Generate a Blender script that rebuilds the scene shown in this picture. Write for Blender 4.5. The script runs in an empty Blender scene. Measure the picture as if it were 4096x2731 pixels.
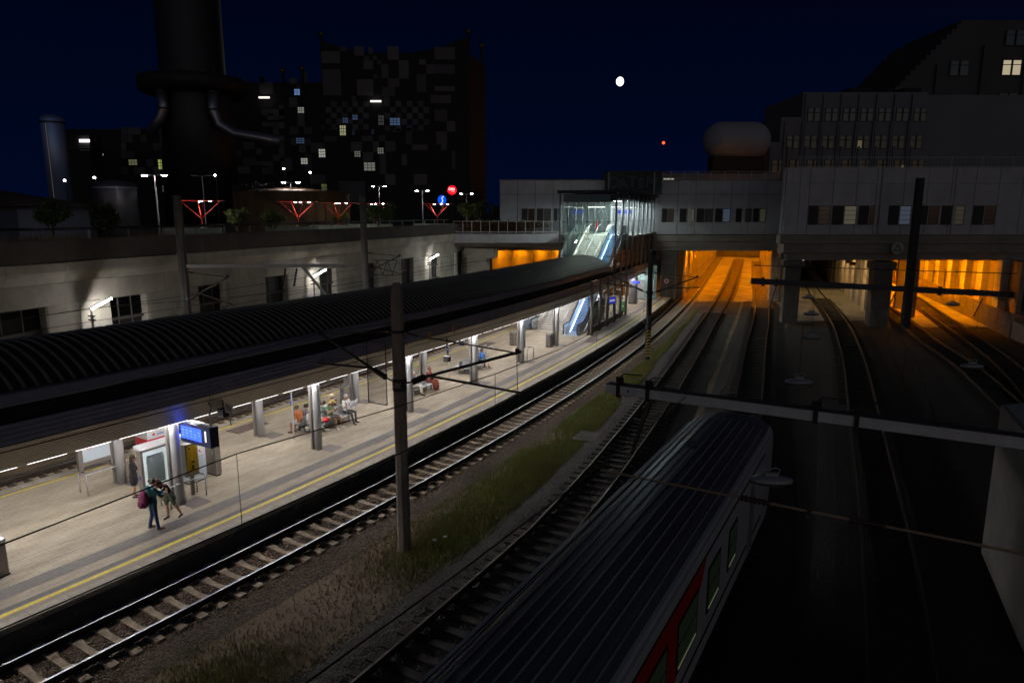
import bpy, bmesh, math, random
import numpy as np
from mathutils import Vector, Matrix

random.seed(7)
RNG = np.random.default_rng(7)
SC = bpy.context.scene
COL = SC.collection
R = math.radians

# ------------------------------------------------------------------ camera, sky, moonlight, exposure
cam = bpy.data.cameras.new('camera')
cam_ob = bpy.data.objects.new('camera', cam)
COL.objects.link(cam_ob)
SC.camera = cam_ob
cam.sensor_width = 22.3
cam.lens = 15.0
cam.clip_start = 0.1
cam.clip_end = 9000
cam_ob.location = (0, 0, 10.4)
cam_ob.rotation_euler = (R(90 - 10.6), 0, 0)

world = bpy.data.worlds.new('World')
SC.world = world
world.use_nodes = True
wn, wl = world.node_tree.nodes, world.node_tree.links
bg = wn['Background']
sky = wn.new('ShaderNodeTexSky')
sky.sky_type = 'NISHITA'
sky.sun_disc = False
sky.sun_elevation = R(-5.8)            # the sun has set behind the camera
sky.sun_rotation = R(168)
dusk = wn.new('ShaderNodeMix'); dusk.data_type = 'RGBA'; dusk.blend_type = 'ADD'
dusk.inputs[0].default_value = 1.0
# blue hour airlight, the same all round the horizon
tc = wn.new('ShaderNodeTexCoord'); sep = wn.new('ShaderNodeSeparateXYZ')
rmp = wn.new('ShaderNodeValToRGB')
rmp.color_ramp.elements[0].position = 0.0; rmp.color_ramp.elements[0].color = (0.00003, 0.00042, 0.0025, 1)
rmp.color_ramp.elements[1].position = 0.42; rmp.color_ramp.elements[1].color = (0.00001, 0.00005, 0.0005, 1)
wl.new(tc.outputs['Generated'], sep.inputs[0]); wl.new(sep.outputs[2], rmp.inputs[0])
wl.new(sky.outputs[0], dusk.inputs[6]); wl.new(rmp.outputs[0], dusk.inputs[7])
wl.new(dusk.outputs[2], bg.inputs[0])
bg.inputs[1].default_value = 6.2

moon_dir = Vector((0.149, 1.0, 0.1773)).normalized()
sun = bpy.data.lights.new('moonlight', 'SUN')
sun.energy = 0.012
sun.angle = R(0.5)
sun.color = (1.0, 0.93, 0.82)
sun_ob = bpy.data.objects.new('moonlight', sun)
COL.objects.link(sun_ob)
sun_ob.rotation_euler = (-moon_dir).to_track_quat('-Z', 'Y').to_euler()

SC.view_settings.view_transform = 'Standard'
SC.view_settings.look = 'None'
SC.view_settings.exposure = 0.0
SC.view_settings.gamma = 1.0
SC.view_settings.use_curve_mapping = False
SC.render.engine = 'CYCLES'
SC.cycles.use_denoising = True
SC.cycles.max_bounces = 6
SC.cycles.diffuse_bounces = 3
SC.cycles.glossy_bounces = 3
SC.cycles.transparent_max_bounces = 16
SC.cycles.caustics_reflective = False
SC.cycles.caustics_refractive = False
SC.cycles.sample_clamp_indirect = 4.0

# ------------------------------------------------------------------ materials
MATS = {}
def mat(name, col, rough=.65, metal=0.0, var=0.0, vscale=3.0, bump=0.0, bscale=30.0, emit=None, estr=0.0, spec=.5, stretch=None, dirt=None):
    if name in MATS: return MATS[name]
    m = bpy.data.materials.new(name); m.use_nodes = True
    n, l = m.node_tree.nodes, m.node_tree.links
    b = n['Principled BSDF']
    b.inputs['Base Color'].default_value = (*col, 1)
    b.inputs['Roughness'].default_value = rough
    b.inputs['Metallic'].default_value = metal
    b.inputs['Specular IOR Level'].default_value = spec
    co = None
    if var or bump:
        t = n.new('ShaderNodeTexCoord'); mp = n.new('ShaderNodeMapping')
        l.new(t.outputs['Object'], mp.inputs[0]); co = mp.outputs[0]
        if stretch: mp.inputs['Scale'].default_value = stretch
    if var:
        nz = n.new('ShaderNodeTexNoise'); nz.inputs['Scale'].default_value = vscale
        nz.inputs['Detail'].default_value = 6; nz.inputs['Roughness'].default_value = .65
        cr = n.new('ShaderNodeValToRGB')
        c0 = dirt or tuple(max(0, c * (1 - var)) for c in col)
        c1 = tuple(min(1, c * (1 + var * .6)) for c in col)
        cr.color_ramp.elements[0].position = .3; cr.color_ramp.elements[0].color = (*c0, 1)
        cr.color_ramp.elements[1].position = .7; cr.color_ramp.elements[1].color = (*c1, 1)
        l.new(co, nz.inputs['Vector']); l.new(nz.outputs[0], cr.inputs[0]); l.new(cr.outputs[0], b.inputs['Base Color'])
    if bump:
        nb = n.new('ShaderNodeTexNoise'); nb.inputs['Scale'].default_value = bscale; nb.inputs['Detail'].default_value = 4
        bp = n.new('ShaderNodeBump'); bp.inputs['Strength'].default_value = bump; bp.inputs['Distance'].default_value = .02
        l.new(co, nb.inputs['Vector']); l.new(nb.outputs[0], bp.inputs['Height']); l.new(bp.outputs[0], b.inputs['Normal'])
    if emit:
        b.inputs['Emission Color'].default_value = (*emit, 1)
        b.inputs['Emission Strength'].default_value = estr
    MATS[name] = m
    return m

def glass(name, tint=(.9, .95, .95), refl=.1, rough=.02):
    if name in MATS: return MATS[name]
    m = bpy.data.materials.new(name); m.use_nodes = True
    n, l = m.node_tree.nodes, m.node_tree.links
    for x in list(n):
        if x.type == 'BSDF_PRINCIPLED': n.remove(x)
    out = [x for x in n if x.type == 'OUTPUT_MATERIAL'][0]
    tr = n.new('ShaderNodeBsdfTransparent'); tr.inputs[0].default_value = (*tint, 1)
    gl = n.new('ShaderNodeBsdfGlossy'); gl.inputs['Roughness'].default_value = rough
    mx = n.new('ShaderNodeMixShader'); fr = n.new('ShaderNodeLayerWeight'); fr.inputs[0].default_value = .25
    ma = n.new('ShaderNodeMath'); ma.operation = 'MULTIPLY_ADD'; ma.inputs[1].default_value = .5; ma.inputs[2].default_value = refl * .5
    l.new(fr.outputs['Fresnel'], ma.inputs[0]); l.new(ma.outputs[0], mx.inputs[0])
    l.new(tr.outputs[0], mx.inputs[1]); l.new(gl.outputs[0], mx.inputs[2]); l.new(mx.outputs[0], out.inputs[0])
    MATS[name] = m
    return m

def voronoi_stone(name, c0, c1, scale, bump=.8):
    m = bpy.data.materials.new(name); m.use_nodes = True
    n, l = m.node_tree.nodes, m.node_tree.links; b = n['Principled BSDF']; b.inputs['Roughness'].default_value = .9
    t = n.new('ShaderNodeTexCoord'); v = n.new('ShaderNodeTexVoronoi'); v.inputs['Scale'].default_value = scale
    nz = n.new('ShaderNodeTexNoise'); nz.inputs['Scale'].default_value = .35; nz.inputs['Detail'].default_value = 7
    cr = n.new('ShaderNodeValToRGB'); mx = n.new('ShaderNodeMix'); mx.data_type = 'RGBA'; mx.blend_type = 'MULTIPLY'; mx.inputs[0].default_value = .75
    cr2 = n.new('ShaderNodeValToRGB'); sp = n.new('ShaderNodeSeparateColor')
    cr.color_ramp.elements[0].color = (*c0, 1); cr.color_ramp.elements[1].color = (*c1, 1)
    cr2.color_ramp.elements[0].position = .3; cr2.color_ramp.elements[0].color = (.35, .33, .3, 1); cr2.color_ramp.elements[1].position = .7; cr2.color_ramp.elements[1].color = (1, 1, 1, 1)
    bp = n.new('ShaderNodeBump'); bp.inputs['Strength'].default_value = bump; bp.inputs['Distance'].default_value = .04
    l.new(t.outputs['Object'], v.inputs['Vector']); l.new(t.outputs['Object'], nz.inputs['Vector'])
    l.new(v.outputs['Color'], sp.inputs[0]); l.new(sp.outputs[0], cr.inputs[0])
    l.new(nz.outputs[0], cr2.inputs[0]); l.new(cr.outputs[0], mx.inputs[6]); l.new(cr2.outputs[0], mx.inputs[7])
    l.new(mx.outputs[2], b.inputs['Base Color']); l.new(v.outputs['Distance'], bp.inputs['Height']); bp.invert = True
    l.new(bp.outputs[0], b.inputs['Normal'])
    MATS[name] = m
    return m

# ------------------------------------------------------------------ mesh builder
class MB:
    def __init__(s): s.v, s.f, s.mi, s.uv = [], [], [], None
    def add(s, vs, fs, m=0):
        k = len(s.v); s.v += [tuple(p) for p in vs]; s.f += [tuple(i + k for i in f) for f in fs]; s.mi += [m] * len(fs); return s
    def box(s, c, d, rz=0.0, m=0, rx=0.0, ry=0.0):
        hx, hy, hz = d[0] / 2, d[1] / 2, d[2] / 2
        vs = [Vector((x, y, z)) for z in (-hz, hz) for x, y in ((-hx, -hy), (hx, -hy), (hx, hy), (-hx, hy))]
        if rz or rx or ry:
            M = Matrix.Rotation(rz, 3, 'Z') @ Matrix.Rotation(ry, 3, 'Y') @ Matrix.Rotation(rx, 3, 'X'); vs = [M @ v for v in vs]
        c = Vector(c)
        return s.add([v + c for v in vs], [(3, 2, 1, 0), (4, 5, 6, 7), (0, 1, 5, 4), (1, 2, 6, 5), (2, 3, 7, 6), (3, 0, 4, 7)], m)
    def lo(s, a, b, m=0): return s.box([(a[i] + b[i]) / 2 for i in range(3)], [abs(b[i] - a[i]) for i in range(3)], 0, m)
    def bar(s, p, q, w, h, m=0):          # rectangular bar from p to q
        p, q = Vector(p), Vector(q); d = (q - p); L = d.length; d.normalize()
        up = Vector((0, 0, 1)) if abs(d.z) < .95 else Vector((1, 0, 0))
        x = d.cross(up).normalized() * (w / 2); y = x.cross(d).normalized() * (h / 2)
        vs = [p - x - y, p + x - y, p + x + y, p - x + y, q - x - y, q + x - y, q + x + y, q - x + y]
        return s.add(vs, [(0, 1, 2, 3), (7, 6, 5, 4), (4, 5, 1, 0), (5, 6, 2, 1), (6, 7, 3, 2), (7, 4, 0, 3)], m)
    def tube(s, pts, r, n=8, m=0, cap=True):
        pts = [Vector(p) for p in pts]; N = len(pts); rs = r if isinstance(r, (list, tuple)) else [r] * N
        vs, fs = [], []; prev = None
        for i, p in enumerate(pts):
            d = (pts[min(i + 1, N - 1)] - pts[max(i - 1, 0)]).normalized()
            if prev is None:
                up = Vector((0, 0, 1)) if abs(d.z) < .9 else Vector((1, 0, 0)); x = d.cross(up).normalized()
            else:
                x = (prev - d * prev.dot(d)).normalized()
            prev = x; y = d.cross(x)
            for k in range(n):
                a = 2 * math.pi * k / n; vs.append(p + (x * math.cos(a) + y * math.sin(a)) * rs[i])
        for i in range(N - 1):
            for k in range(n):
                a, b = i * n + k, i * n + (k + 1) % n; fs.append((a, a + n, b + n, b))
        if cap: fs += [tuple(range(n)), tuple(reversed(range((N - 1) * n, N * n)))]
        return s.add(vs, fs, m)
    def lathe(s, prof, n=16, c=(0, 0, 0), m=0, sx=1, sy=1):
        vs, fs = [], []
        for r, z in prof:
            for k in range(n):
                a = 2 * math.pi * k / n; vs.append((c[0] + r * math.cos(a) * sx, c[1] + r * math.sin(a) * sy, c[2] + z))
        for i in range(len(prof) - 1):
            for k in range(n):
                a, b = i * n + k, i * n + (k + 1) % n; fs.append((a, b, b + n, a + n))
        if prof[0][0] > 1e-4: fs.append(tuple(reversed(range(n))))
        if prof[-1][0] > 1e-4: fs.append(tuple(range((len(prof) - 1) * n, len(prof) * n)))
        return s.add(vs, fs, m)
    def ball(s, c, r, n=10, sc=(1, 1, 1), m=0):
        h = max(4, n // 2 + 1); prof = [(max(1e-5, r * math.sin(math.pi * i / h)), -r * math.cos(math.pi * i / h) * sc[2]) for i in range(h + 1)]
        return s.lathe(prof, n, c, m, sc[0], sc[1])
    def prism(s, poly, z0, z1, m=0):
        n = len(poly); vs = [(x, y, z0) for x, y in poly] + [(x, y, z1) for x, y in poly]
        return s.add(vs, [tuple(reversed(range(n))), tuple(range(n, 2 * n))] + [(i, (i + 1) % n, n + (i + 1) % n, n + i) for i in range(n)], m)
    def build(s, name, mats, parent=None, loc=None, rz=0.0, smooth=False):
        me = bpy.data.meshes.new(name); me.from_pydata([tuple(v) for v in s.v], [], s.f)
        for m in (mats if isinstance(mats, (list, tuple)) else [mats]): me.materials.append(m)
        if any(s.mi): me.polygons.foreach_set('material_index', s.mi)
        if smooth: me.polygons.foreach_set('use_smooth', [True] * len(s.f))
        if s.uv is not None:
            u = me.uv_layers.new(name='UVMap'); li = np.zeros(len(me.loops), dtype=np.int32); me.loops.foreach_get('vertex_index', li)
            u.data.foreach_set('uv', np.array(s.uv, dtype=np.float32)[li].ravel())
        me.update()
        return link(name, me, parent, loc, rz)

def link(name, data, parent=None, loc=None, rz=0.0):
    o = bpy.data.objects.new(name, data); COL.objects.link(o)
    if loc is not None: o.location = loc
    o.rotation_euler = (0, 0, rz)
    if parent is not None: o.parent = parent
    return o
def tag(o, label=None, cat=None, group=None, kind=None):
    if label: o['label'] = label
    if cat: o['category'] = cat
    if group: o['group'] = group
    if kind: o['kind'] = kind
    return o
def thing(name, label, cat, loc=(0, 0, 0), rz=0.0, group=None):
    return tag(link(name, None, None, loc, rz), label, cat, group)
def struct(name, label=None): return tag(link(name, None), label, None, None, 'structure')
def copy_tree(o, loc, rz, label=None, group=None):
    r = o.copy(); COL.objects.link(r); r.location = loc; r.rotation_euler = (0, 0, rz)
    if label: r['label'] = label
    if group: r['group'] = group
    for ch in o.children:
        c = ch.copy(); COL.objects.link(c); c.parent = r
        for g in ch.children:
            d = g.copy(); COL.objects.link(d); d.parent = c
    return r
def text_mesh(name, txt, size, material, parent, loc, rot, depth=.004, align='CENTER', shear=0, bold=0):
    cu = bpy.data.curves.new(name, 'FONT'); cu.body = txt; cu.size = size; cu.align_x = align; cu.align_y = 'CENTER'; cu.extrude = depth; cu.offset = bold; cu.shear = shear; cu.resolution_u = 3
    t = bpy.data.objects.new(name, cu); COL.objects.link(t)
    me = bpy.data.meshes.new_from_object(t.evaluated_get(bpy.context.evaluated_depsgraph_get()))
    bpy.data.objects.remove(t)
    me.materials.clear(); me.materials.append(material)
    o = link(name, me, parent, loc); o.rotation_euler = rot
    return o

# ------------------------------------------------------------------ paths in plan
class Path:
    def __init__(s, X, Y, s0=0.0):
        s.X, s.Y = np.array(X, float), np.array(Y, float)
        s.S = s0 + np.concatenate([[0], np.cumsum(np.hypot(np.diff(s.X), np.diff(s.Y)))])
        s.T = np.unwrap(np.arctan2(np.gradient(s.X), np.gradient(s.Y)))
    def th(s, a): return float(np.interp(a, s.S, s.T))
    def xy(s, a, o=0.0):
        t = s.th(a); return (float(np.interp(a, s.S, s.X)) + o * math.cos(t), float(np.interp(a, s.S, s.Y)) - o * math.sin(t))
    @staticmethod
    def spline(pts, ds=.5):
        P = [Vector(p) for p in pts]; P = [P[0] * 2 - P[1]] + P + [P[-1] * 2 - P[-2]]; out = []
        for i in range(1, len(P) - 2):
            a, b, c, d = P[i - 1:i + 3]; n = max(2, int((c - b).length / ds))
            for k in range(n):
                t = k / n
                out.append(.5 * ((2 * b) + (c - a) * t + (2 * a - 5 * b + 4 * c - d) * t * t + (3 * b - a - 3 * c + d) * t ** 3))
        out.append(P[-2])
        return Path([p.x for p in out], [p.y for p in out])
# the platform's edge line: a gentle left-hand curve that straightens under the bridge
_s = np.arange(-16, 200, .25); _k = np.minimum(_s, 108.0) / 100
_t = 0.56826 - 0.44255 * _k + 0.20343 * _k * _k
_X = np.cumsum(np.sin(_t) * .25); _Y = np.cumsum(np.cos(_t) * .25); _i = int(16 / .25)
MP = Path(_X - _X[_i] - 13.151, _Y - _Y[_i] + 16.8, -16.0)
XY, TH = MP.xy, MP.th
def P3(s, o, z=0.0): x, y = XY(s, o); return (x, y, z)

def sweep(path, prof, s0, s1, ds=1.0, closed=False, m=None, cap=False):
    mb = MB(); n = max(2, int(abs(s1 - s0) / ds) + 1); K = len(prof); mb.uv = []
    for a in np.linspace(s0, s1, n):
        for (o, z) in prof:
            x, y = path.xy(a, o); mb.v.append((x, y, z)); mb.uv.append((a, o))
    kk = K if closed else K - 1
    for i in range(n - 1):
        for k in range(kk):
            a, b = i * K + k, i * K + (k + 1) % K
            mb.f.append((a, b, b + K, a + K)); mb.mi.append(m[k] if m else 0)
    if cap and closed:
        mb.f += [tuple(reversed(range(K))), tuple(range((n - 1) * K, n * K))]; mb.mi += [m[0] if m else 0] * 2
    return mb

# ------------------------------------------------------------------ shared materials
STONE = voronoi_stone('ballast', (.06, .042, .027), (.25, .18, .12), 17)
STONE2 = voronoi_stone('grey ballast', (.035, .032, .029), (.15, .135, .12), 22)
DIRT = voronoi_stone('dirt', (.15, .105, .058), (.36, .26, .155), 95, .3)
STONE3 = voronoi_stone('blackish ballast', (.012, .011, .009), (.055, .049, .042), 22)  # darkest ballast colour, for the right-hand tracks
M_RUST = mat('rail rust', (.05, .032, .022), .75, .3, .4, 8)
M_RAILTOP = mat('polished rail head', (.32, .32, .34), .42, 1.0, .15, 20)
M_SLEEP = mat('concrete sleeper', (.43, .335, .225), .85, 0, .3, 5, .3, 40)
M_WOOD = mat('old timber sleeper', (.035, .028, .022), .9, 0, .4, 5, .4, 30)
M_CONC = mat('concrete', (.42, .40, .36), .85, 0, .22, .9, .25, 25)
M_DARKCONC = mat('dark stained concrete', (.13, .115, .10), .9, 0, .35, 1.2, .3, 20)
M_STEEL = mat('brushed steel', (.55, .55, .56), .32, .9, .1, 12)
M_GALV = mat('galvanised steel', (.36, .37, .39), .5, .6, .2, 10)
M_DARK = mat('dark metal', (.035, .036, .04), .5, .4, .3, 5)
M_BLACK = mat('black rubber', (.012, .012, .013), .6)
M_BROWNPOLE = mat('weathered concrete mast', (.27, .215, .175), .9, 0, .35, 2.5, .5, 18, stretch=(1, 1, .35))
M_YELLOW = mat('yellow paint', (.72, .56, .03), .6, 0, .3, 9)
M_WHITE = mat('white paint', (.72, .72, .70), .5, 0, .06, 4)
M_GREYP = mat('grey painted steel', (.40, .41, .42), .4, .2, .08, 4)
M_RED = mat('red paint', (.50, .02, .02), .4)
M_BLUE = mat('blue sign paint', (.012, .03, .30), .45)
GLASS = glass('clear glass')
GLASSG = glass('greenish glass', (.90, .97, .94), .10)

# pavers of the platform: small blocks laid in courses along the edge
def paver_material():
    m = bpy.data.materials.new('platform pavers'); m.use_nodes = True
    n, l = m.node_tree.nodes, m.node_tree.links; b = n['Principled BSDF']; b.inputs['Roughness'].default_value = .82
    uv = n.new('ShaderNodeUVMap'); br = n.new('ShaderNodeTexBrick')
    br.inputs['Scale'].default_value = 1.0; br.inputs['Brick Width'].default_value = .40; br.inputs['Row Height'].default_value = .20
    br.inputs['Mortar Size'].default_value = .007; br.inputs['Mortar Smooth'].default_value = .3; br.inputs['Bias'].default_value = .1
    br.inputs['Color1'].default_value = (.375, .325, .24, 1); br.inputs['Color2'].default_value = (.342, .297, .218, 1); br.inputs['Mortar'].default_value = (.22, .19, .145, 1)
    nz = n.new('ShaderNodeTexNoise'); nz.inputs['Scale'].default_value = .9; nz.inputs['Detail'].default_value = 8; nz.inputs['Roughness'].default_value = .7
    mp = n.new('ShaderNodeMapping'); mp.inputs['Scale'].default_value = (.55, 1.6, 1)
    cr = n.new('ShaderNodeValToRGB'); cr.color_ramp.elements[0].position = .34; cr.color_ramp.elements[0].color = (.62, .60, .57, 1); cr.color_ramp.elements[1].position = .62; cr.color_ramp.elements[1].color = (1, 1, 1, 1)
    sp = n.new('ShaderNodeTexNoise'); sp.inputs['Scale'].default_value = 14; sp.inputs['Detail'].default_value = 3
    cs = n.new('ShaderNodeValToRGB'); cs.color_ramp.elements[0].position = .30; cs.color_ramp.elements[0].color = (.7, .68, .66, 1); cs.color_ramp.elements[1].position = .42; cs.color_ramp.elements[1].color = (1, 1, 1, 1)
    mx = n.new('ShaderNodeMix'); mx.data_type = 'RGBA'; mx.blend_type = 'MULTIPLY'; mx.inputs[0].default_value = 1
    m2 = n.new('ShaderNodeMix'); m2.data_type = 'RGBA'; m2.blend_type = 'MULTIPLY'; m2.inputs[0].default_value = .8
    bp = n.new('ShaderNodeBump'); bp.inputs['Strength'].default_value = .5; bp.inputs['Distance'].default_value = .006; bp.invert = True
    l.new(uv.outputs[0], br.inputs['Vector']); l.new(uv.outputs[0], mp.inputs[0]); l.new(mp.outputs[0], nz.inputs['Vector']); l.new(uv.outputs[0], sp.inputs['Vector'])
    l.new(nz.outputs[0], cr.inputs[0]); l.new(sp.outputs[0], cs.inputs[0])
    l.new(br.outputs['Color'], mx.inputs[6]); l.new(cr.outputs[0], mx.inputs[7]); l.new(mx.outputs[2], m2.inputs[6]); l.new(cs.outputs[0], m2.inputs[7])
    l.new(m2.outputs[2], b.inputs['Base Color']); l.new(br.outputs['Fac'], bp.inputs['Height']); l.new(bp.outputs[0], b.inputs['Normal'])
    return m
M_PAVER = paver_material()
M_EDGE = mat('platform edge slab', (.37, .33, .26), .85, 0, .3, 3, .2, 40)
M_TACT = mat('tactile paving', (.13, .122, .11), .8, 0, .25, 6)

# ------------------------------------------------------------------ ground and tracks
GZ = -0.92
g = MB().add([(-4000, -200, GZ), (4000, -200, GZ), (4000, 6000, GZ), (-4000, 6000, GZ)], [(0, 1, 2, 3)]).build('ground', DIRT)
tag(g, 'dark bare earth between the tracks', None, None, 'structure')

RT = -0.55
yd = MB().prism([(3, -20), (90, -20), (90, 71), (29, 71), (22.6, 58.5), (15.6, 39.4), (9.3, 23), (3.8, 12)], GZ - .2, GZ + .006).build('yard_ground', voronoi_stone('dark yard ballast', (.012, .011, .009), (.045, .04, .034), 22)); tag(yd, 'dark ground of the yard at the right', None, None, 'structure')  # separate ground sheet in a darker ballast colour
RAIL = [(-.036, 0), (-.036, -.045), (-.012, -.06), (-.012, -.14), (-.07, -.155), (-.07, -.172), (.07, -.172), (.07, -.155), (.012, -.14), (.012, -.06), (.036, -.045), (.036, 0)]
def sleeper_mesh(name, concrete):
    mb = MB()
    if concrete:
        st = [(-1.30, .0, .13), (-1.25, -.0, .14), (-.45, 0, .14), (-.25, -.035, .115), (.25, -.035, .115), (.45, 0, .14), (1.25, 0, .14), (1.30, 0, .13)]
        for i, (x, z, w) in enumerate(st): mb.v += [(x, -w - .02, -.2), (x, -w + .02, z), (x, w - .02, z), (x, w + .02, -.2)]
        for i in range(len(st) - 1):
            for k in range(3): a = i * 4 + k; mb.f.append((a, a + 1, a + 5, a + 4)); mb.mi.append(0)
        mb.f += [(3, 2, 1, 0), (28, 29, 30, 31)]; mb.mi += [0, 0]
        for x in (-.86, -.64, .64, .86): mb.box((x, 0, .025), (.10, .16, .05), 0, 1)
    else:
        mb.box((0, 0, -.08), (2.5, .25, .16)); 
        for x in (-.75, .75): mb.box((x, 0, .012), (.34, .17, .024), 0, 1)
    me = mb.build(name, [M_SLEEP if concrete else M_WOOD, M_RUST])
    d = me.data; bpy.data.objects.remove(me); return d
SLEEP_C, SLEEP_W = sleeper_mesh('sleeper', True), sleeper_mesh('sleeper', False)

M_RAILDULL = mat('dull rail head', (.16, .13, .11), .45, .9, .2, 10)
def track(path, off, s0, s1, concrete, label, ballast=STONE, sleepers=None, step=.62, gauge=.7535, bed=True):
    t = tag(link('railway_track', None), label, None, 'railway tracks side by side', 'structure')
    for sgn in (-1, 1):
        sweep(path, [(off + sgn * gauge + o, RT + z) for o, z in RAIL], s0, s1, .8, True, [0] * 11 + [1]).build('rail', [M_RUST, M_RAILTOP if concrete else M_RAILDULL], t)
    if bed:
        sweep(path, [(off - 2.3, GZ + .01), (off - 1.55, -.79), (off + 1.55, -.79), (off + 2.3, GZ + .01)], s0, s1, 1.0).build('ballast_bed', ballast, t)
    a0, a1 = sleepers or (s0, s1); a = a0
    while a < a1:
        p = path.xy(a, off)
        o = link('sleeper', SLEEP_C if concrete else SLEEP_W, t, (p[0] + random.uniform(-.015, .015), p[1], RT - .172 + random.uniform(-.012, .0)), -path.th(a) + random.uniform(-.012, .012)); a += step
    return t
track(MP, 2.11, -6, 185, True, 'bright railway track along the platform edge with concrete sleepers', STONE, (-5, 82))
track(MP, -11.45, -2, 175, True, 'railway track between the far platform edge and the concrete wall', STONE, (2, 62))
T2 = Path.spline([(-9.6, 4), (-6.2, 9.4), (-3.17, 14.2), (0.68, 21.2), (1.9, 23.65), (4.70, 30.0), (9.66, 42.1), (15.85, 58.2), (18.2, 64.6), (26.9, 87.5), (34.9, 109.5), (58.5, 178)])
track(T2, 0, 0, 180, False, 'dark railway track with timber sleepers beside the grass strip', STONE2, (2, 80), .66)
T3 = Path.spline([(-8.6, -6), (-3.2, 3.5), (2.35, 13.2), (7.6, 23.0), (13.98, 39.4), (21.16, 58.5), (26.2, 71.6), (33.6, 92), (41.6, 115.8), (61.5, 174)])
track(T3, 0, 0, 185, False, 'dark railway track under the parked train', STONE3, (30, 95), .66)
T4 = Path.spline([(8, 12), (12.6, 21.4), (17.7, 32.7), (25.3, 49.6), (29, 58.4), (32.7, 67.6), (37.3, 80.5), (44.2, 101), (55, 131), (70, 172)])
track(T4, 0, 0, 170, False, 'railway track running into the middle tunnel under the bridge', STONE3, (30, 85), .66)
T5 = Path.spline([(24, 27), (32.6, 47.5), (36.2, 58.5), (39.0, 66.4), (47, 90), (60, 128)])
track(T5, 0, 0, 105, False, 'railway track entering the orange lit right hand tunnel', STONE3, (18, 60), .66)
T6 = Path.spline([(26, 29), (35.5, 47.5), (40.2, 58.5), (49.0, 81), (66, 124)])
track(T6, 0, 0, 102, False, 'railway track by the right hand tunnel wall', STONE3, (18, 70), .66)

# ballast stones lying loose round the near tracks
def stones(path, off_fn, s0, s1, n, size, material, label, zf):
    k = np.array([[1, 0, 0], [-1, 0, 0], [0, 1, 0], [0, -1, 0], [0, 0, 1], [0, 0, -1]], float)
    F = np.array([[0, 2, 4], [2, 1, 4], [1, 3, 4], [3, 0, 4], [2, 0, 5], [1, 2, 5], [3, 1, 5], [0, 3, 5]])
    S = s0 + (s1 - s0) * RNG.random(n) ** 1.7; O = off_fn(RNG.random(n))
    T = np.interp(S, path.S, path.T); X = np.interp(S, path.S, path.X) + O * np.cos(T); Y = np.interp(S, path.S, path.Y) - O * np.sin(T)
    Z = zf(O)
    sc = size * (.6 + .8 * RNG.random((n, 1, 1))) * (.6 + .7 * RNG.random((n, 6, 1)))
    V = k[None] * sc * np.array([1, 1, .75])
    a = RNG.random(n) * 6.28; ca, sa = np.cos(a)[:, None], np.sin(a)[:, None]
    VX = V[..., 0] * ca - V[..., 1] * sa + X[:, None]; VY = V[..., 0] * sa + V[..., 1] * ca + Y[:, None]; VZ = V[..., 2] + Z[:, None] + .012
    vs = np.stack([VX, VY, VZ], -1).reshape(-1, 3); fs = (F[None] + 6 * np.arange(n)[:, None, None]).reshape(-1, 3)
    me = bpy.data.meshes.new('ballast_stones'); me.vertices.add(len(vs)); me.vertices.foreach_set('co', vs.ravel())
    me.loops.add(fs.size); me.loops.foreach_set('vertex_index', fs.ravel().astype(np.int32)); me.polygons.add(len(fs)); me.polygons.foreach_set('loop_start', np.arange(0, fs.size, 3, dtype=np.int32))
    me.update(calc_edges=True); me.materials.append(material)
    return tag(link('ballast_stones', me), label, 'ballast', None, 'stuff')
M_ST1 = mat('loose brown stone', (.27, .185, .115), .9, 0, .75, 9)
M_ST2 = mat('loose grey stone', (.11, .10, .09), .9, 0, .7, 9)
stones(MP, lambda u: .95 + 3.2 * u, -6, 48, 32000, .034, M_ST1, 'brown ballast stones between the sleepers beside the platform',
       lambda o: np.where(np.abs(o - 2.06) < 1.55, -.80, -.80 - .13 * np.clip((np.abs(o - 2.06) - 1.55) / .75, 0, 1)))
stones(T2, lambda u: -2.6 + 4.8 * u, 3, 50, 26000, .032, M_ST2, 'grey ballast stones around the dark track beside the grass',
       lambda o: np.where(np.abs(o) < 1.55, -.80, -.80 - .13 * np.clip((np.abs(o) - 1.55) / .75, 0, 1)))
stones(MP, lambda u: -13.6 + 3.9 * u, 2, 40, 9000, .035, M_ST2, 'dark ballast stones on the track behind the platform',
       lambda o: np.where(np.abs(o + 11.45) < 1.55, -.80, -.80 - .13 * np.clip((np.abs(o + 11.45) - 1.55) / .75, 0, 1)))

# grass strip between the first two tracks
def grass(name, label, pts, h, material, cat='grass', z=GZ, lean=.5, wid=.012):
    n = len(pts); a = RNG.random(n) * 6.28; H = h * (.5 + RNG.random(n)); L = lean * H * (RNG.random(n) - .2); w = wid * (.7 + RNG.random(n))
    b = RNG.random(n) * 6.28
    x, y = pts[:, 0], pts[:, 1]
    v0 = np.stack([x - np.cos(a) * w, y - np.sin(a) * w, np.full(n, z)], -1); v1 = np.stack([x + np.cos(a) * w, y + np.sin(a) * w, np.full(n, z)], -1)
    v2 = np.stack([x + np.cos(b) * L, y + np.sin(b) * L, z + H], -1)
    vs = np.stack([v0, v1, v2], 1).reshape(-1, 3)
    me = bpy.data.meshes.new(name); me.vertices.add(3 * n); me.vertices.foreach_set('co', vs.ravel())
    me.loops.add(3 * n); me.loops.foreach_set('vertex_index', np.arange(3 * n, dtype=np.int32)); me.polygons.add(n); me.polygons.foreach_set('loop_start', np.arange(0, 3 * n, 3, dtype=np.int32))
    me.update(calc_edges=True); me.materials.append(material)
    return tag(link(name, me), label, cat, None, 'stuff')
M_GRASS = mat('rough grass', (.17, .215, .045), .8, 0, .6, .6, dirt=(.23, .18, .06))
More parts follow.
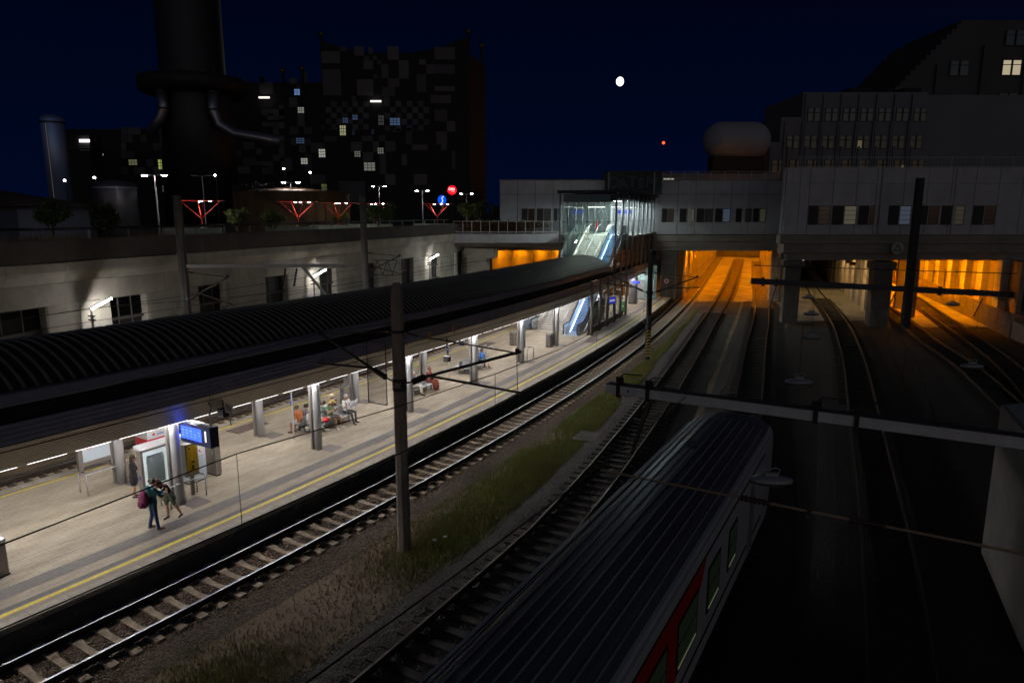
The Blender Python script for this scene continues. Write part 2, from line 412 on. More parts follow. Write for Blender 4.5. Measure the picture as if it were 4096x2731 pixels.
M_GRASS2 = mat('dry grass', (.22, .17, .07), .8, 0, .5, .8)
def patches(n, s0, s1, o0, o1, centres, rad):
    out = []
    S = s0 + (s1 - s0) * RNG.random(n); O = RNG.random(n)
    keep = np.zeros(n)
    for (cs, co, rr) in centres: keep = np.maximum(keep, np.exp(-(((S - cs) / (rr * rad)) ** 2 + ((O - co) / .42) ** 2)))
    ok = RNG.random(n) < keep
    for a, u in zip(S[ok], O[ok]):
        lo_, hi_ = o0(a), o1(a); out.append(XY(a, lo_ + (hi_ - lo_) * u))
    return np.array(out)
def t2off(a):     # lateral gap between track 1 and track 2 at a
    x, y = XY(a, 0); i = int(np.hypot(T2.X - x - 8 * math.cos(TH(a)), T2.Y - y + 8 * math.sin(TH(a))).argmin())
    return (T2.X[i] - x) * math.cos(TH(a)) - (T2.Y[i] - y) * math.sin(TH(a))
_cen = [(random.uniform(-3, 72), random.uniform(.1, .95), random.choice((.7, 1.0, 1.6, 2.4))) for _ in range(34)] + [(11, .6, 3.0), (17, .7, 3.2), (25, .75, 3.0), (42.5, .35, 4.0), (52, .5, 4), (60, .5, 5)]
_gp = patches(190000, -4, 74, lambda a: 4.1, lambda a: min(t2off(a) - 2.0, 13), _cen, 1.0)
grass('grass', 'rough green grass growing between the two near tracks', _gp, .13, M_GRASS)
_gd = patches(36000, -6, 60, lambda a: 4.0, lambda a: min(t2off(a) - 1.8, 13), [(2, .6, 6), (12, .4, 8), (30, .4, 10)], 1.0)
grass('dry_grass', 'sparse dry brown grass on the earth beside the track', _gd, .04, M_GRASS2)

# ------------------------------------------------------------------ platform
pl = struct('platform', 'long beige paved station platform')
PS0, PS1 = -8, 76
sweep(MP, [(.32, 0), (-9.12, 0)], PS0, PS1, .5).build('paving', M_PAVER, pl)
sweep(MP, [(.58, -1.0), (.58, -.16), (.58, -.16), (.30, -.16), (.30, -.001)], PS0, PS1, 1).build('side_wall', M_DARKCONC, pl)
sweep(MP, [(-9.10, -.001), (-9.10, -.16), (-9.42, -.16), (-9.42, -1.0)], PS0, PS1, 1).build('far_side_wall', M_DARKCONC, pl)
a = PS0
while a < PS1 - .5:                         # edge slabs, one by one
    L = 1.0
    for (o0, o1, nm) in ((.33, .73, 'edge_slab'), (-9.58, -9.13, 'far_edge_slab')):
        mb = MB(); q = [XY(a + .008, o0), XY(a + .008, o1), XY(a + L - .008, o1), XY(a + L - .008, o0)]
        mb.prism(q, -.15, .004 + random.uniform(-.003, .003)); mb.build(nm, M_EDGE, pl)
    a += L
sweep(MP, [(-.075, .004), (.075, .004)], PS0, PS1, .5).build('yellow_line', M_YELLOW, pl)
sweep(MP, [(-8.93, .004), (-8.80, .004)], PS0, PS1, .5).build('far_yellow_line', M_YELLOW, pl)
sweep(MP, [(-1.50, .003), (-.88, .003)], PS0, PS1, .5).build('tactile_band', M_TACT, pl)
sweep(MP, [(-.36, .003), (-.12, .003)], PS0, PS1, .5).build('safety_band', M_TACT, pl)
for k in range(7):
    o = -1.45 + k * .085
    sweep(MP, [(o, .003), (o + .012, .012), (o + .033, .012), (o + .045, .003)], PS0, PS1, .5).build('tactile_rib', mat('tactile rib', (.225, .21, .187), .8, 0, .2, 6), pl)
for o in (-2.15, -3.02, -5.6):
    sweep(MP, [(o, .003), (o + .022, .003)], PS0, 44 if o < -4 else PS1, .5).build('paving_joint', M_DARKCONC, pl)
# end of the platform
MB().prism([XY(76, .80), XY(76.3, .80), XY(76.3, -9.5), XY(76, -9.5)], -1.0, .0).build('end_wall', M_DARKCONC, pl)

# ------------------------------------------------------------------ canopy over the platform
M_ROOF = mat('bitumen sheet roof', (.014, .0138, .0135), .8, .1, .4, 1.5)
M_RIB = mat('roof seam', (.20, .19, .17), .6, .3, .35, 3)
M_FASC = mat('fascia board', (.22, .22, .29), .5, .35, .15, 2)
M_SLAT = mat('soffit slat', (.50, .455, .38), .42, .35, .12, 2)
M_GAP = mat('dark gap', (.012, .012, .012), .8)
M_TUBE = mat('fluorescent tube', (.9, .9, .9), .3, 0, emit=(1.0, .95, 1.0), estr=3.2)
M_TUBED = mat('fluorescent diffuser', (.9, .9, .9), .3, 0, emit=(1.0, .96, .98), estr=80.0)
CE = 78.0
OC = -4.45
can = thing('platform_canopy', 'long dark ribbed canopy roof with slatted edge over the platform', 'canopy')
C0 = -7.0
# barrel roof
_R = 4.6; _oa = -4.75; _zc = 6.38 - _R; _d0, _d1 = -2.25, 2.80
def arc(n=14):
    a0, a1 = math.asin(_d0 / _R), math.asin(_d1 / _R); return [(_oa + _R * math.sin(a0 + (a1 - a0) * k / n), _zc + _R * math.cos(a0 + (a1 - a0) * k / n)) for k in range(n + 1)]
ARC = arc()
sweep(MP, ARC, C0, 54.0, 1.0).build('roof', M_ROOF, can, smooth=True)
def rib_mesh():
    mb = MB(); pts = [(o - OC, z) for o, z in arc(12)]; n = len(pts)
    for i, (x, z) in enumerate(pts):
        d = Vector((x + OC - _oa, 0, z - _zc)).normalized()
        for (yy, h) in ((-.05, -.005), (-.03, .05), (.03, .05), (.05, -.005)): mb.v.append((x + d.x * h, yy, z + d.z * h))
    for i in range(n - 1):
        for k in range(3): a = i * 4 + k; mb.f.append((a, a + 1, a + 5, a + 4)); mb.mi.append(0)
    o = mb.build('roof_rib', M_RIB, None, smooth=False); d = o.data; bpy.data.objects.remove(o); return d
RIB = rib_mesh(); a = C0 + .1
while a < 53.9:
    x, y = XY(a, OC); link('roof_rib', RIB, can, (x, y, 0), -TH(a)); a += .34
for sg in (1, -1):
    f = lambda d: OC + sg * d
    order = (lambda p: p) if sg > 0 else (lambda p: list(reversed(p)))
    # curb under the roof, gutter, fascia and the slatted soffit
    sweep(MP, order([(f(2.78), 4.50), (f(2.15), 4.46), (f(2.12), 5.02), (f(2.40), 5.04)]), C0, CE, 1.0).build('gutter', M_GAP, can)
    sweep(MP, order([(f(2.44), 5.02), (f(2.52), 5.02), (f(2.52), 5.06)]), C0, CE, 1.0).build('gutter_rail', mat('bright gutter lip', (.34, .34, .38), .5, .3), can)
    sweep(MP, order([(f(2.42), 5.04), (f(2.50), 5.065), (f(2.47), 5.34), (f(2.40), 5.40)]), C0, CE, 1.0).build('curb_flashing', M_FASC, can)
    for k in range(4):
        z0 = 4.03 + k * .148
        sweep(MP, order([(f(2.80), z0), (f(2.86), z0), (f(2.84), z0 + .128), (f(2.78), z0 + .128)]), C0, CE, 1.0, True).build('fascia_board', M_FASC, can)
    for k in range(13):
        t0, t1 = k / 13, (k + .72) / 13
        p = lambda t, e=0: (f(2.10 + .75 * t + e * .7), 3.12 + .90 * t - e * .7)
        sweep(MP, order([p(t0, .0), p(t0, .03), p(t1, .03), p(t1, .0)]), C0, CE, 1.0).build('soffit_slat', M_SLAT, can)
    sweep(MP, order([(f(2.06), 3.14), (f(2.84), 4.06)]), C0, CE, 1.0).build('soffit_backing', M_GAP, can)
    n = 0; a = C0 + .3
    while a < CE - 1:
        sp = [(f(2.05), 3.11), (f(2.075), 3.11), (f(2.075), 3.07), (f(2.05), 3.07)]
        lens = sweep(MP, sp if sg > 0 else list(reversed(sp)), a, a + 1.10, .6, True, None, True).build('light_strip', M_TUBE, can)
        st_ = [(f(1.84), 3.135), (f(1.90), 3.135), (f(1.90), 3.075), (f(1.84), 3.075)]
        sweep(MP, st_ if sg > 0 else list(reversed(st_)), a, a + 1.10, .6, True, None, True).build('lamp_tube', M_TUBED, lens); a += 1.374
ceil = sweep(MP, [(OC - 2.0, 3.17), (OC - 1.2, 3.45), (OC + 1.2, 3.45), (OC + 2.0, 3.17)], C0, CE, 1.0).build('ceiling', mat('white ceiling sheet', (.42, .40, .37), .6, 0, .1, 2), can)
# columns: a round steel tube with a flat plate beside it
mbc = MB(); mbc.lathe([(.165, .0), (.165, 2.2), (.16, 2.6), (.165, 3.13)], 20); colA = mbc.build('column', mat('silver column paint', (.62, .63, .64), .38, .25, .08, 2), can, smooth=True)
mbp = MB().box((0, 0, 1.56), (.10, .34, 3.12)); colP = mbp.build('column_plate', mat('column plate', (.27, .25, .23), .6, .2, .15, 2), colA, (-.25, 0, 0))
mbt = MB().box((0, 0, 0), (.85, .75, .008)); coverD = mbt.build('base_cover', mat('base cover plate', (.13, .11, .10), .7, .2, .2, 5), colA, (.35, .35, .006))
first = True
for row in (-2.62, -6.32):
    for k in range(-1, 6 if row > -4 else 5):
        s_ = 6.35 + 6.86 * k
        if row < -4 and k == 5: continue
        if first: c = colA; first = False
        else: 
            c = colA.copy(); COL.objects.link(c); c.parent = can
            for ch in (colP, coverD): d = ch.copy(); COL.objects.link(d); d.parent = c
        x, y = XY(s_, row); c.location = (x, y, 0); c.rotation_euler = (0, 0, -TH(s_))
# speakers and small boxes fixed under the edge
for s_ in (7.9, 22.6, 26.6):
    t = thing('loudspeaker', {7.9: 'black loudspeaker hanging above the departure board', 22.6: 'black loudspeaker hanging on two rods beside the concrete mast', 26.6: 'pair of black loudspeakers hanging from the canopy over the far platform edge'}[s_], 'loudspeaker', P3(s_, -1.9 if s_ < 26 else -3.3, 0), -TH(s_), 'platform loudspeakers')
    z = {7.9: 3.15, 22.6: 2.45, 26.6: 2.55}[s_]
    MB().box((0, 0, z), (.32, .26, .30)).build('speaker_box', M_DARK, t)
    MB().tube([(0, 0, z + .15), (0, 0, 3.75)], .02, 6).build('hanger_rod', M_DARK, t)
    MB().tube([(.08, 0, z + .15), (.10, 0, 3.2), (0, 0, 3.75)], .012, 6).build('cable', M_BLACK, t)
# departure board across the platform edge
M_SCREEN = mat('blue screen', (.02, .03, .2), .2, 0, emit=(.03, .09, 1.0), estr=2.9)
M_SCREENL = mat('screen text', (.3, .4, .9), .3, 0, emit=(.35, .5, 1.0), estr=.9)
M_BOARD = mat('navy board housing', (.010, .014, .06), .35)
M_LETTER = mat('white letter', (.85, .85, .85), .4, 0, emit=(1, 1, 1), estr=.75)
db = thing('departure_board', 'blue lit departure board showing platform number 1 under the canopy', 'departure board', P3(6.92, -2.0, 0), -TH(6.9))
MB().box((0, 0, 2.60), (1.70, .34, .74)).build('housing', M_BOARD, db)
sc_ = MB().box((-.21, -.172, 2.61), (1.14, .02, .46)).build('screen', M_SCREEN, db)
for k in range(1, 5): MB().box((-.78 + k * .228, -.184, 2.61), (.006, .004, .46)).build('screen_joint', M_BOARD, sc_)
for r_ in range(3):
    for q_ in range(5):
        if random.random() < .8: MB().box((-.67 + q_ * .228 + random.uniform(-.02, .02), -.184, 2.70 - r_ * .10), (random.uniform(.06, .15), .004, .012)).build('text_line', M_SCREENL, sc_)
text_mesh('platform_number', '1', .56, M_LETTER, db, (.60, -.176, 2.60), (R(90), 0, 0), bold=.012)
for x in (-.55, .70): MB().tube([(x, 0, 2.97), (x - .02, 0, 3.4), (x + .1, 0, 3.72), (x - .15, .1, 3.80)], .035, 8).build('hanger', M_GALV, db)
MB().box((0, 0, 2.985), (1.5, .12, .03)).build('top_plate', M_GALV, db)
# speed plate and other small signs
sp_ = thing('speed_plate', 'small grey plate reading 70 above the departure board', 'sign', P3(7.3, -.75, 0), -TH(7.3))
MB().box((0, 0, 3.62), (.40, .03, .34)).build('plate', mat('speed plate grey', (.30, .28, .25), .6), sp_)
text_mesh('digits', '70', .27, M_BLACK, sp_, (0, -.018, 3.62), (R(90), 0, 0), bold=.006)
MB().tube([(0, .03, 3.0), (0, .03, 3.45)], .02, 6).build('bracket', M_GALV, sp_)
for s_, o_, lb in ((20.3, -1.42, 'yellow plate on the canopy edge just left of the concrete mast'), (22.6, -1.42, 'yellow plate on the canopy edge just right of the concrete mast')):
    y_ = thing('yellow_plate', lb, 'sign', P3(s_, o_, 0), -TH(s_), 'yellow plates on the canopy edge')
    MB().box((0, 0, 4.12), (.03, .16, .42)).build('plate', mat('yellow enamel', (.60, .36, .01), .5), y_)
    MB().box((.018, 0, 4.12), (.004, .10, .24)).build('marking', mat('brown marking', (.2, .10, .01), .6), y_)

# ------------------------------------------------------------------ platform furniture
M_SIL = mat('silver powder coat', (.50, .50, .49), .45, .3, .08, 3)
M_BRZ = mat('bronze grey steel', (.25, .225, .195), .45, .5, .12, 3)
M_PAPER = mat('paper', (.70, .70, .68), .7, 0, .08, 8)
M_PANEL = mat('pale display panel', (.50, .58, .62), .4)
M_LIT = mat('lit display back', (.7, .72, .72), .5, 0, .15, 2, emit=(1, 1, .98), estr=.5)
def leaning_rail(s_, o_, L, label, turn=0.0, dep=.55):
    t = thing('leaning_rail', label, 'rail', P3(s_, o_, 0), -TH(s_) + turn, 'leaning rails round the columns')
    c = [(-dep / 2, 0), (dep / 2, 0), (dep / 2, L), (-dep / 2, L)]
    MB().tube([(*c[3], .80), (c[3][0], .04, .80), (c[0][0] + .06, 0, .80), (c[1][0] - .06, 0, .80), (c[1][0], .04, .80), (*c[2], .80)], .026, 8).build('handrail', M_STEEL, t, smooth=True)
    for (x, y) in ((c[0][0], .02), (c[1][0], .02), (c[2][0], L - .05), (c[3][0], L - .05)): MB().tube([(x, y, 0), (x, y, .78)], .022, 8).build('post', M_STEEL, t, smooth=True)
    return t
leaning_rail(4.95, -6.5, 1.9, 'steel leaning rail round the nearest far column')
leaning_rail(7.35, -2.75, 1.5, 'steel leaning rail behind the embracing couple', math.pi)
leaning_rail(35.5, -2.7, 1.2, 'steel leaning rail at the column right of the third bench', math.pi, .5)
leaning_rail(33.6, -5.7, 1.2, 'steel leaning rail behind the woman in the blue cardigan', 0, .5)
def bin_(s_, o_, label, rz=0.0, lidc=M_STEEL):
    t = thing('waste_bin', label, 'waste bin', P3(s_, o_, 0), -TH(s_) + rz, 'steel waste bins')
    MB().box((0, 0, .50), (.42, .36, .92)).build('body', M_BRZ, t); MB().box((0, 0, .02), (.46, .40, .04)).build('base', M_DARK, t)
    lid = MB().add([(-.22, -.19, .96), (.22, -.19, .96), (.22, .19, .96), (-.22, .19, .96), (-.22, -.19, 1.02), (.22, -.19, 1.02), (.22, .19, 1.14), (-.22, .19, 1.14)], [(3, 2, 1, 0), (4, 5, 6, 7), (0, 1, 5, 4), (1, 2, 6, 5), (2, 3, 7, 6), (3, 0, 4, 7)]).build('lid', lidc, t)
    MB().box((.02, -.185, .70), (.15, .01, .17)).build('sticker', M_BLUE, t)
    MB().box((.02, -.192, .69), (.05, .006, .08)).build('pictogram', M_WHITE, t)
bin_(19.45, -6.6, 'steel waste bin with slanted lid and blue sticker behind the man with newspaper', R(-20))
bin_(39.9, -2.95, 'steel waste bin in front of the escalator column', R(-15))
bin_(39.6, -5.95, 'steel waste bin beside a far column before the stairs', R(-15))
bin_(.45, -2.45, 'waste bin cut off by the left picture edge', R(10))
# poster case in front of the first column
pc = thing('poster_case', 'tall steel poster case with crumpled white paper behind glass by the nearest column', 'display case', P3(6.1, -3.5, 0), -TH(6.1) + R(90))
MB().lo((-.62, -.12, .62), (.62, .12, 2.12)).build('case', M_BRZ, pc)
MB().lo((-.52, -.124, .70), (.52, -.121, 2.03)).build('back_panel', M_LIT, pc)
def crumpled(w, h, name, parent, loc, seed=3):
    mb = MB(); nx, nz = 14, 18; rr = random.Random(seed)
    for j in range(nz + 1):
        for i in range(nx + 1): mb.v.append((-w / 2 + w * i / nx, -rr.random() * .035, h * j / nz))
    for j in range(nz):
        for i in range(nx): a = j * (nx + 1) + i; mb.f.append((a, a + 1, a + nx + 2, a + nx + 1)); mb.mi.append(0)
    return mb.build(name, M_PAPER, parent, loc, smooth=True)
crumpled(.66, 1.05, 'paper_sheet', pc, (-.10, -.13, .78))
MB().lo((-.42, -.172, 1.84), (.18, -.17, 1.87)).build('header_strip', M_BLUE, pc)
MB().lo((-.55, -.21, .68), (.55, -.20, 2.05)).build('glass_door', GLASS, pc)
MB().add([(-.66, -.22, 2.12), (.66, -.22, 2.12), (.66, .2, 2.12), (-.66, .2, 2.12), (-.66, -.22, 2.17), (.66, -.22, 2.17), (.66, .2, 2.26), (-.66, .2, 2.26)], [(3, 2, 1, 0), (4, 5, 6, 7), (0, 1, 5, 4), (1, 2, 6, 5), (2, 3, 7, 6), (3, 0, 4, 7)]).build('top_cover', M_SIL, pc)
for x in (-.5, .5): MB().lo((x - .06, -.06, 0), (x + .06, .06, .62)).build('leg', M_BRZ, pc)
MB().lo((-.628, -.05, 1.02), (-.624, .06, 1.16)).build('side_sticker', M_BLUE, pc)
# map board at the far edge
mbd = thing('map_board', 'pale information board with red headed notice at the far platform edge', 'information board', P3(6.9, -8.75, 0), -TH(6.9) + R(90))
MB().lo((-.9, -.08, .25), (.55, .08, 2.05)).build('frame', M_BRZ, mbd); MB().lo((-.72, -.085, .45), (.48, -.081, 1.95)).build('panel', M_PANEL, mbd)
nt_ = MB().lo((-.66, -.09, .95), (.22, -.088, 1.80)).build('notice', M_PAPER, mbd)
for (x, z, w, h) in ((-.5, 1.70, .28, .10), (-.05, 1.70, .36, .10), (-.48, 1.02, .28, .10)): MB().box((x, -.0945, z), (w, .004, h)).build('red_heading', M_RED, nt_)
for k in range(6): MB().box((-.22 + .05 * (k % 2), -.0945, 1.55 - k * .085), (.6 - .1 * (k % 3), .003, .018)).build('text_line', mat('print grey', (.3, .3, .32), .7), nt_)
MB().lo((-.9, -.05, 0), (-.7, .05, .25)).build('leg', M_BRZ, mbd); MB().lo((.35, -.05, 0), (.55, .05, .25)).build('leg', M_BRZ, mbd)
# ticket validator post with yellow panel
tv = thing('intercom_post', 'yellow fronted help point box on a steel post beside the nearest column', 'help point', P3(7.1, -2.95, 0), -TH(7.1) + R(90))
MB().lo((-.06, -.05, 0), (.06, .05, .9)).build('post', M_BRZ, tv); MB().lo((-.26, -.12, .78), (.26, .14, 2.02)).build('box', M_BRZ, tv)
yp = MB().lo((-.20, -.135, .92), (.20, -.121, 1.94)).build('front_panel', mat('yellow lacquer', (.55, .34, .01), .35, .2, .2, 6), tv)
MB().ball((-.10, -.14, 1.86), .035, 8).build('button', M_BLACK, yp); MB().box((0, -.15, 1.12), (.07, .03, .16)).build('speaker_slot', M_BLACK, yp); MB().box((.02, -.15, 1.32), (.12, .03, .05)).build('handle', M_BLACK, yp)
# cabinets
def cabinet(name, label, s_, o_, w, d, h, m, rz=0.0):
    t = thing(name, label, 'cabinet', P3(s_, o_, 0), -TH(s_) + rz); MB().lo((-w / 2, -d / 2, .06), (w / 2, d / 2, h)).build('body', m, t)
    MB().lo((-w / 2 + .03, -d / 2 + .03, 0), (w / 2 - .03, d / 2 - .03, .06)).build('plinth', M_DARK, t); return t
c1 = cabinet('ticket_machine', 'pale grey ticket machine with coloured stickers behind the help point', 8.0, -4.15, .8, .5, 1.95, M_PANEL, R(90))
MB().lo((-.1, -.285, 1.1), (.3, -.276, 1.7)).build('screen_panel', M_PAPER, c1)
for k in range(7): MB().box((.1 + random.uniform(-.15, .15), -.289, 1.2 + k * .065), (.06, .004, .05)).build('sticker', [M_RED, M_BLUE, M_YELLOW][k % 3], c1)
c2 = cabinet('service_cabinet', 'tall bronze grey cabinet under the departure board', 8.85, -4.15, .80, .25, 2.0, M_BRZ, 0)
MB().lo((-.35, -.14, .1), (.35, -.127, 1.95)).build('door', M_BRZ, c2); MB().lo((.25, -.155, .9), (.29, -.141, 1.05)).build('lock', M_STEEL, c2)
vm = thing('snack_machine', 'red and grey snack vending machine behind the nearest column', 'vending machine', P3(7.75, -6.25, 0), -TH(8) + R(90))
MB().lo((-.5, -.42, .05), (.5, .42, 1.60)).build('body', M_RED, vm); MB().lo((-.42, -.435, .35), (.3, -.421, 1.5)).build('window', mat('lit vending window', (.3, .3, .3), .2, emit=(1, .97, .9), estr=.9), vm)
MB().add([(-.5, -.45, 1.60), (.5, -.45, 1.60), (.5, .42, 1.60), (-.5, .42, 1.60), (-.46, -.38, 1.92), (.46, -.38, 1.92), (.46, .42, 1.95), (-.46, .42, 1.95)], [(3, 2, 1, 0), (4, 5, 6, 7), (0, 1, 5, 4), (1, 2, 6, 5), (2, 3, 7, 6), (3, 0, 4, 7)]).build('header', M_SIL, vm)
MB().ball((-.22, -.43, 1.76), .06, 8, (1, .2, 1)).build('logo_mark', M_RED, vm)
text_mesh('logo_text', 'selecta', .17, M_BLUE, vm, (.12, -.435, 1.75), (R(78), 0, 0), .003)
MB().lo((-.45, -.38, 0), (.45, .38, .05)).build('plinth', M_DARK, vm)
for x, nm in ((-.9, 0), (.95, 1)):
    pass
tc_ = thing('timetable_case', 'dark framed timetable case on the column before the escalator', 'display case', P3(34.9, -3.1, 0), -TH(35.2) + R(90))
MB().lo((-.5, -.05, .75), (.5, .05, 2.35)).build('frame', M_DARK, tc_); MB().lo((-.42, -.056, .83), (.42, -.051, 2.27)).build('sheet', mat('green grey timetable', (.16, .22, .18), .4, 0, .3, 6), tc_); MB().lo((-.06, .05, 0), (.06, .12, 2.3)).build('post', M_DARK, tc_)
tc2 = thing('timetable_case', 'glazed timetable case at the far side beyond the third bench', 'display case', P3(34.5, -7.0, 0), -TH(34.5) + R(90))
MB().lo((-.5, -.05, .55), (.5, .05, 2.15)).build('frame', M_SIL, tc2); MB().lo((-.43, -.056, .63), (.43, -.051, 2.07)).build('sheet', mat('pale green sheet', (.4, .48, .44), .4), tc2); MB().lo((-.06, .05, 0), (.06, .12, 2.1)).build('post', M_SIL, tc2)
cab3 = thing('sticker_covered_box', 'narrow post covered with blue and orange stickers at a far column', 'sign post', P3(20.15, -6.95, 0), -TH(20.1))
MB().lo((-.17, -.17, 0), (.17, .17, 3.1)).build('post', M_BRZ, cab3)
for k in range(16): MB().box((random.uniform(-.1, .1), -.174, 1.4 + k * .1), (.12, .004, .08), 0, 0, 0, random.uniform(-.6, .6)).build('sticker', [M_BLUE, mat('orange sticker', (.6, .25, .05), .6), mat('pale blue sticker', (.15, .35, .5), .6)][k % 3], cab3)
def flag_pole(s_, o_, label):
    t = thing('smoking_area_sign', label, 'sign', P3(s_, o_, 0), -TH(s_) + R(-25))
    MB().tube([(0, 0, 0), (0, 0, 2.2)], .035, 8).build('pole', M_SIL, t); MB().box((0, 0, .5), (.075, .012, .95), 0, 0, 0, R(-3)).build('orange_stripe', mat('orange reflective', (.70, .17, .02), .5), t)
    MB().box((-.02, -.045, 1.86), (.16, .012, .44)).build('sign_panel', M_BLUE, t); MB().box((-.02, -.054, 1.90), (.07, .004, .09)).build('pictogram', M_WHITE, t); MB().ball((0, 0, 2.22), .04, 8).build('cap', M_SIL, t)
flag_pole(13.64, -4.61, 'blue headed sign pole with orange stripe at the left end of the first bench')
flag_pole(27.3, -4.74, 'slim sign pole standing between the second and third bench')
# manholes
for (s_, o_, w, d, lb) in ((13.9, -8.0, 1.9, .9, 'dark drain cover near the far edge left of the first bench'), (39.0, -8.0, 1.6, 1.0, 'dark drain cover near the far edge by the far bin'), (44.0, -.75, 2.0, .8, 'dark drain cover in the tactile band before the escalator')):
    t = MB().box((0, 0, .006), (d, w, .012)).build('drain_cover', mat('rusty cover', (.12, .085, .07), .8, .2, .3, 6), None, P3(s_, o_, 0), -TH(s_)); tag(t, lb, 'drain cover', 'drain covers in the platform')

# ------------------------------------------------------------------ benches: two rows of metal seats back to back
M_MESH = mat('perforated steel seat', (.46, .48, .50), .42, .5, .1, 6)
def bench(s0, n, label, rear=True, first_rear=0):
    t = thing('bench', label, 'bench', P3(s0 + n * .30, -4.62, 0), -TH(s0 + n * .30), 'back to back platform benches')
    L = n * .60
    for sg in ((1, -1) if rear else (1,)):
        MB().box((sg * .34, 0, .33), (.09, L, .07)).build('beam', M_DARK, t)
        for y in (-L / 2 + .3, L / 2 - .3):
            mb = MB(); mb.box((sg * .34, y, .15), (.07, .06, .30)); mb.box((sg * .34, y, .012), (.40, .08, .024)); mb.build('leg', M_GALV, t)
        for k in range(n):
            y = -L / 2 + .3 + k * .6
            pr = [(.08, .86), (.12, .84), (.17, .50), (.20, .435), (.27, .42), (.60, .445), (.635, .43)]
            mb = MB()
            for (x, z) in pr: mb.v += [(sg * x, y - .27, z), (sg * x, y + .27, z), (sg * (x - .012), y - .27, z - .02), (sg * (x - .012), y + .27, z - .02)]
            for i in range(len(pr) - 1):
                a = i * 4; mb.f += [(a, a + 1, a + 5, a + 4), (a + 2, a + 6, a + 7, a + 3), (a, a + 4, a + 6, a + 2), (a + 1, a + 3, a + 7, a + 5)]; mb.mi += [0] * 4
            st = mb.build('seat', M_MESH, t, smooth=False)
            MB().tube([(sg * .08, y - .28, .87), (sg * .08, y + .28, .87)], .016, 6).build('top_rail', M_STEEL, st)
            for e in (-.275, .275): MB().tube([(sg * .08, y + e, .87), (sg * .16, y + e, .52), (sg * .22, y + e, .43), (sg * .62, y + e, .44)], .012, 6).build('side_frame', M_STEEL, st)
        for k in range(0, n + 1, 2):
            y = -L / 2 + k * .6; MB().tube([(sg * .12, y, .66), (sg * .50, y, .66), (sg * .52, y, .44)], .016, 6).build('armrest', M_STEEL, t)
    return t
bench(14.35, 5, 'first metal bench crowded with seven people')
bench(22.4, 4, 'second metal bench with the man in blue jacket and woman in red dress')
bench(28.6, 5, 'third metal bench, empty but for a woman in a blue cardigan')

# ------------------------------------------------------------------ stairs and escalators up to the bridge
M_STEP = mat('pale stone step', (.52, .51, .47), .75, 0, .12, 3)
st = thing('staircase', 'wide pale stone staircase rising from the platform into the glass hall', 'stairs', P3(47.4, 0, 0), -TH(54))
NS = 50
_stepd = None
for k in range(NS):
    z = (k + 1) * .161; y = k * .305
    if _stepd is None:
        o = MB().lo((-6.62, 0, -.16), (-4.32, .34, 0)).build('step', M_STEP, st, (0, y, z)); _stepd = o.data
    else: link('step', _stepd, st, (0, y, z))
YT = NS * .305
MB().add([(-6.5, .2, 0), (-4.35, .2, 0), (-4.35, YT, 7.75), (-6.5, YT, 7.75), (-6.5, .6, -.01), (-4.35, .6, -.01), (-4.35, YT, 7.2), (-6.5, YT, 7.2)], [(0, 1, 2, 3), (7, 6, 5, 4), (4, 5, 1, 0), (5, 6, 2, 1), (6, 7, 3, 2), (7, 4, 0, 3)]).build('stringer_slab', M_CONC, st)
MB().add([(-6.72, -.2, 0), (-6.56, -.2, 0), (-6.56, YT, 8.0), (-6.72, YT, 8.0), (-6.72, -.2, .95), (-6.56, -.2, .95), (-6.56, YT, 9.0), (-6.72, YT, 9.0)], [(3, 2, 1, 0), (4, 5, 6, 7), (0, 1, 5, 4), (1, 2, 6, 5), (2, 3, 7, 6), (3, 0, 4, 7)]).build('side_wall', M_CONC, st)
for x in (-6.50, -5.45, -4.40):
    MB().tube([(x, -.35, .90), (x, 0, .95), (x, YT, 9.05), (x, YT + .6, 9.1)], .024, 8).build('handrail', M_STEEL, st)
    for k in range(0, 9): MB().tube([(x, k * YT / 8, k * 8.05 / 8 + .05), (x, k * YT / 8, k * 8.05 / 8 + .95)], .016, 6).build('baluster', M_STEEL, st)
M_ESC = mat('escalator balustrade', (.42, .60, .80), .3, .1, .1, 2)
M_ESTEP = mat('escalator step', (.22, .32, .50), .45, .4, .1, 8)
M_ELIGHT = mat('escalator light line', (.8, .9, 1), .3, 0, emit=(.55, .75, 1.0), estr=5.0)
M_ECLAD = mat('escalator cladding', (.55, .56, .56), .35, .6, .1, 3)
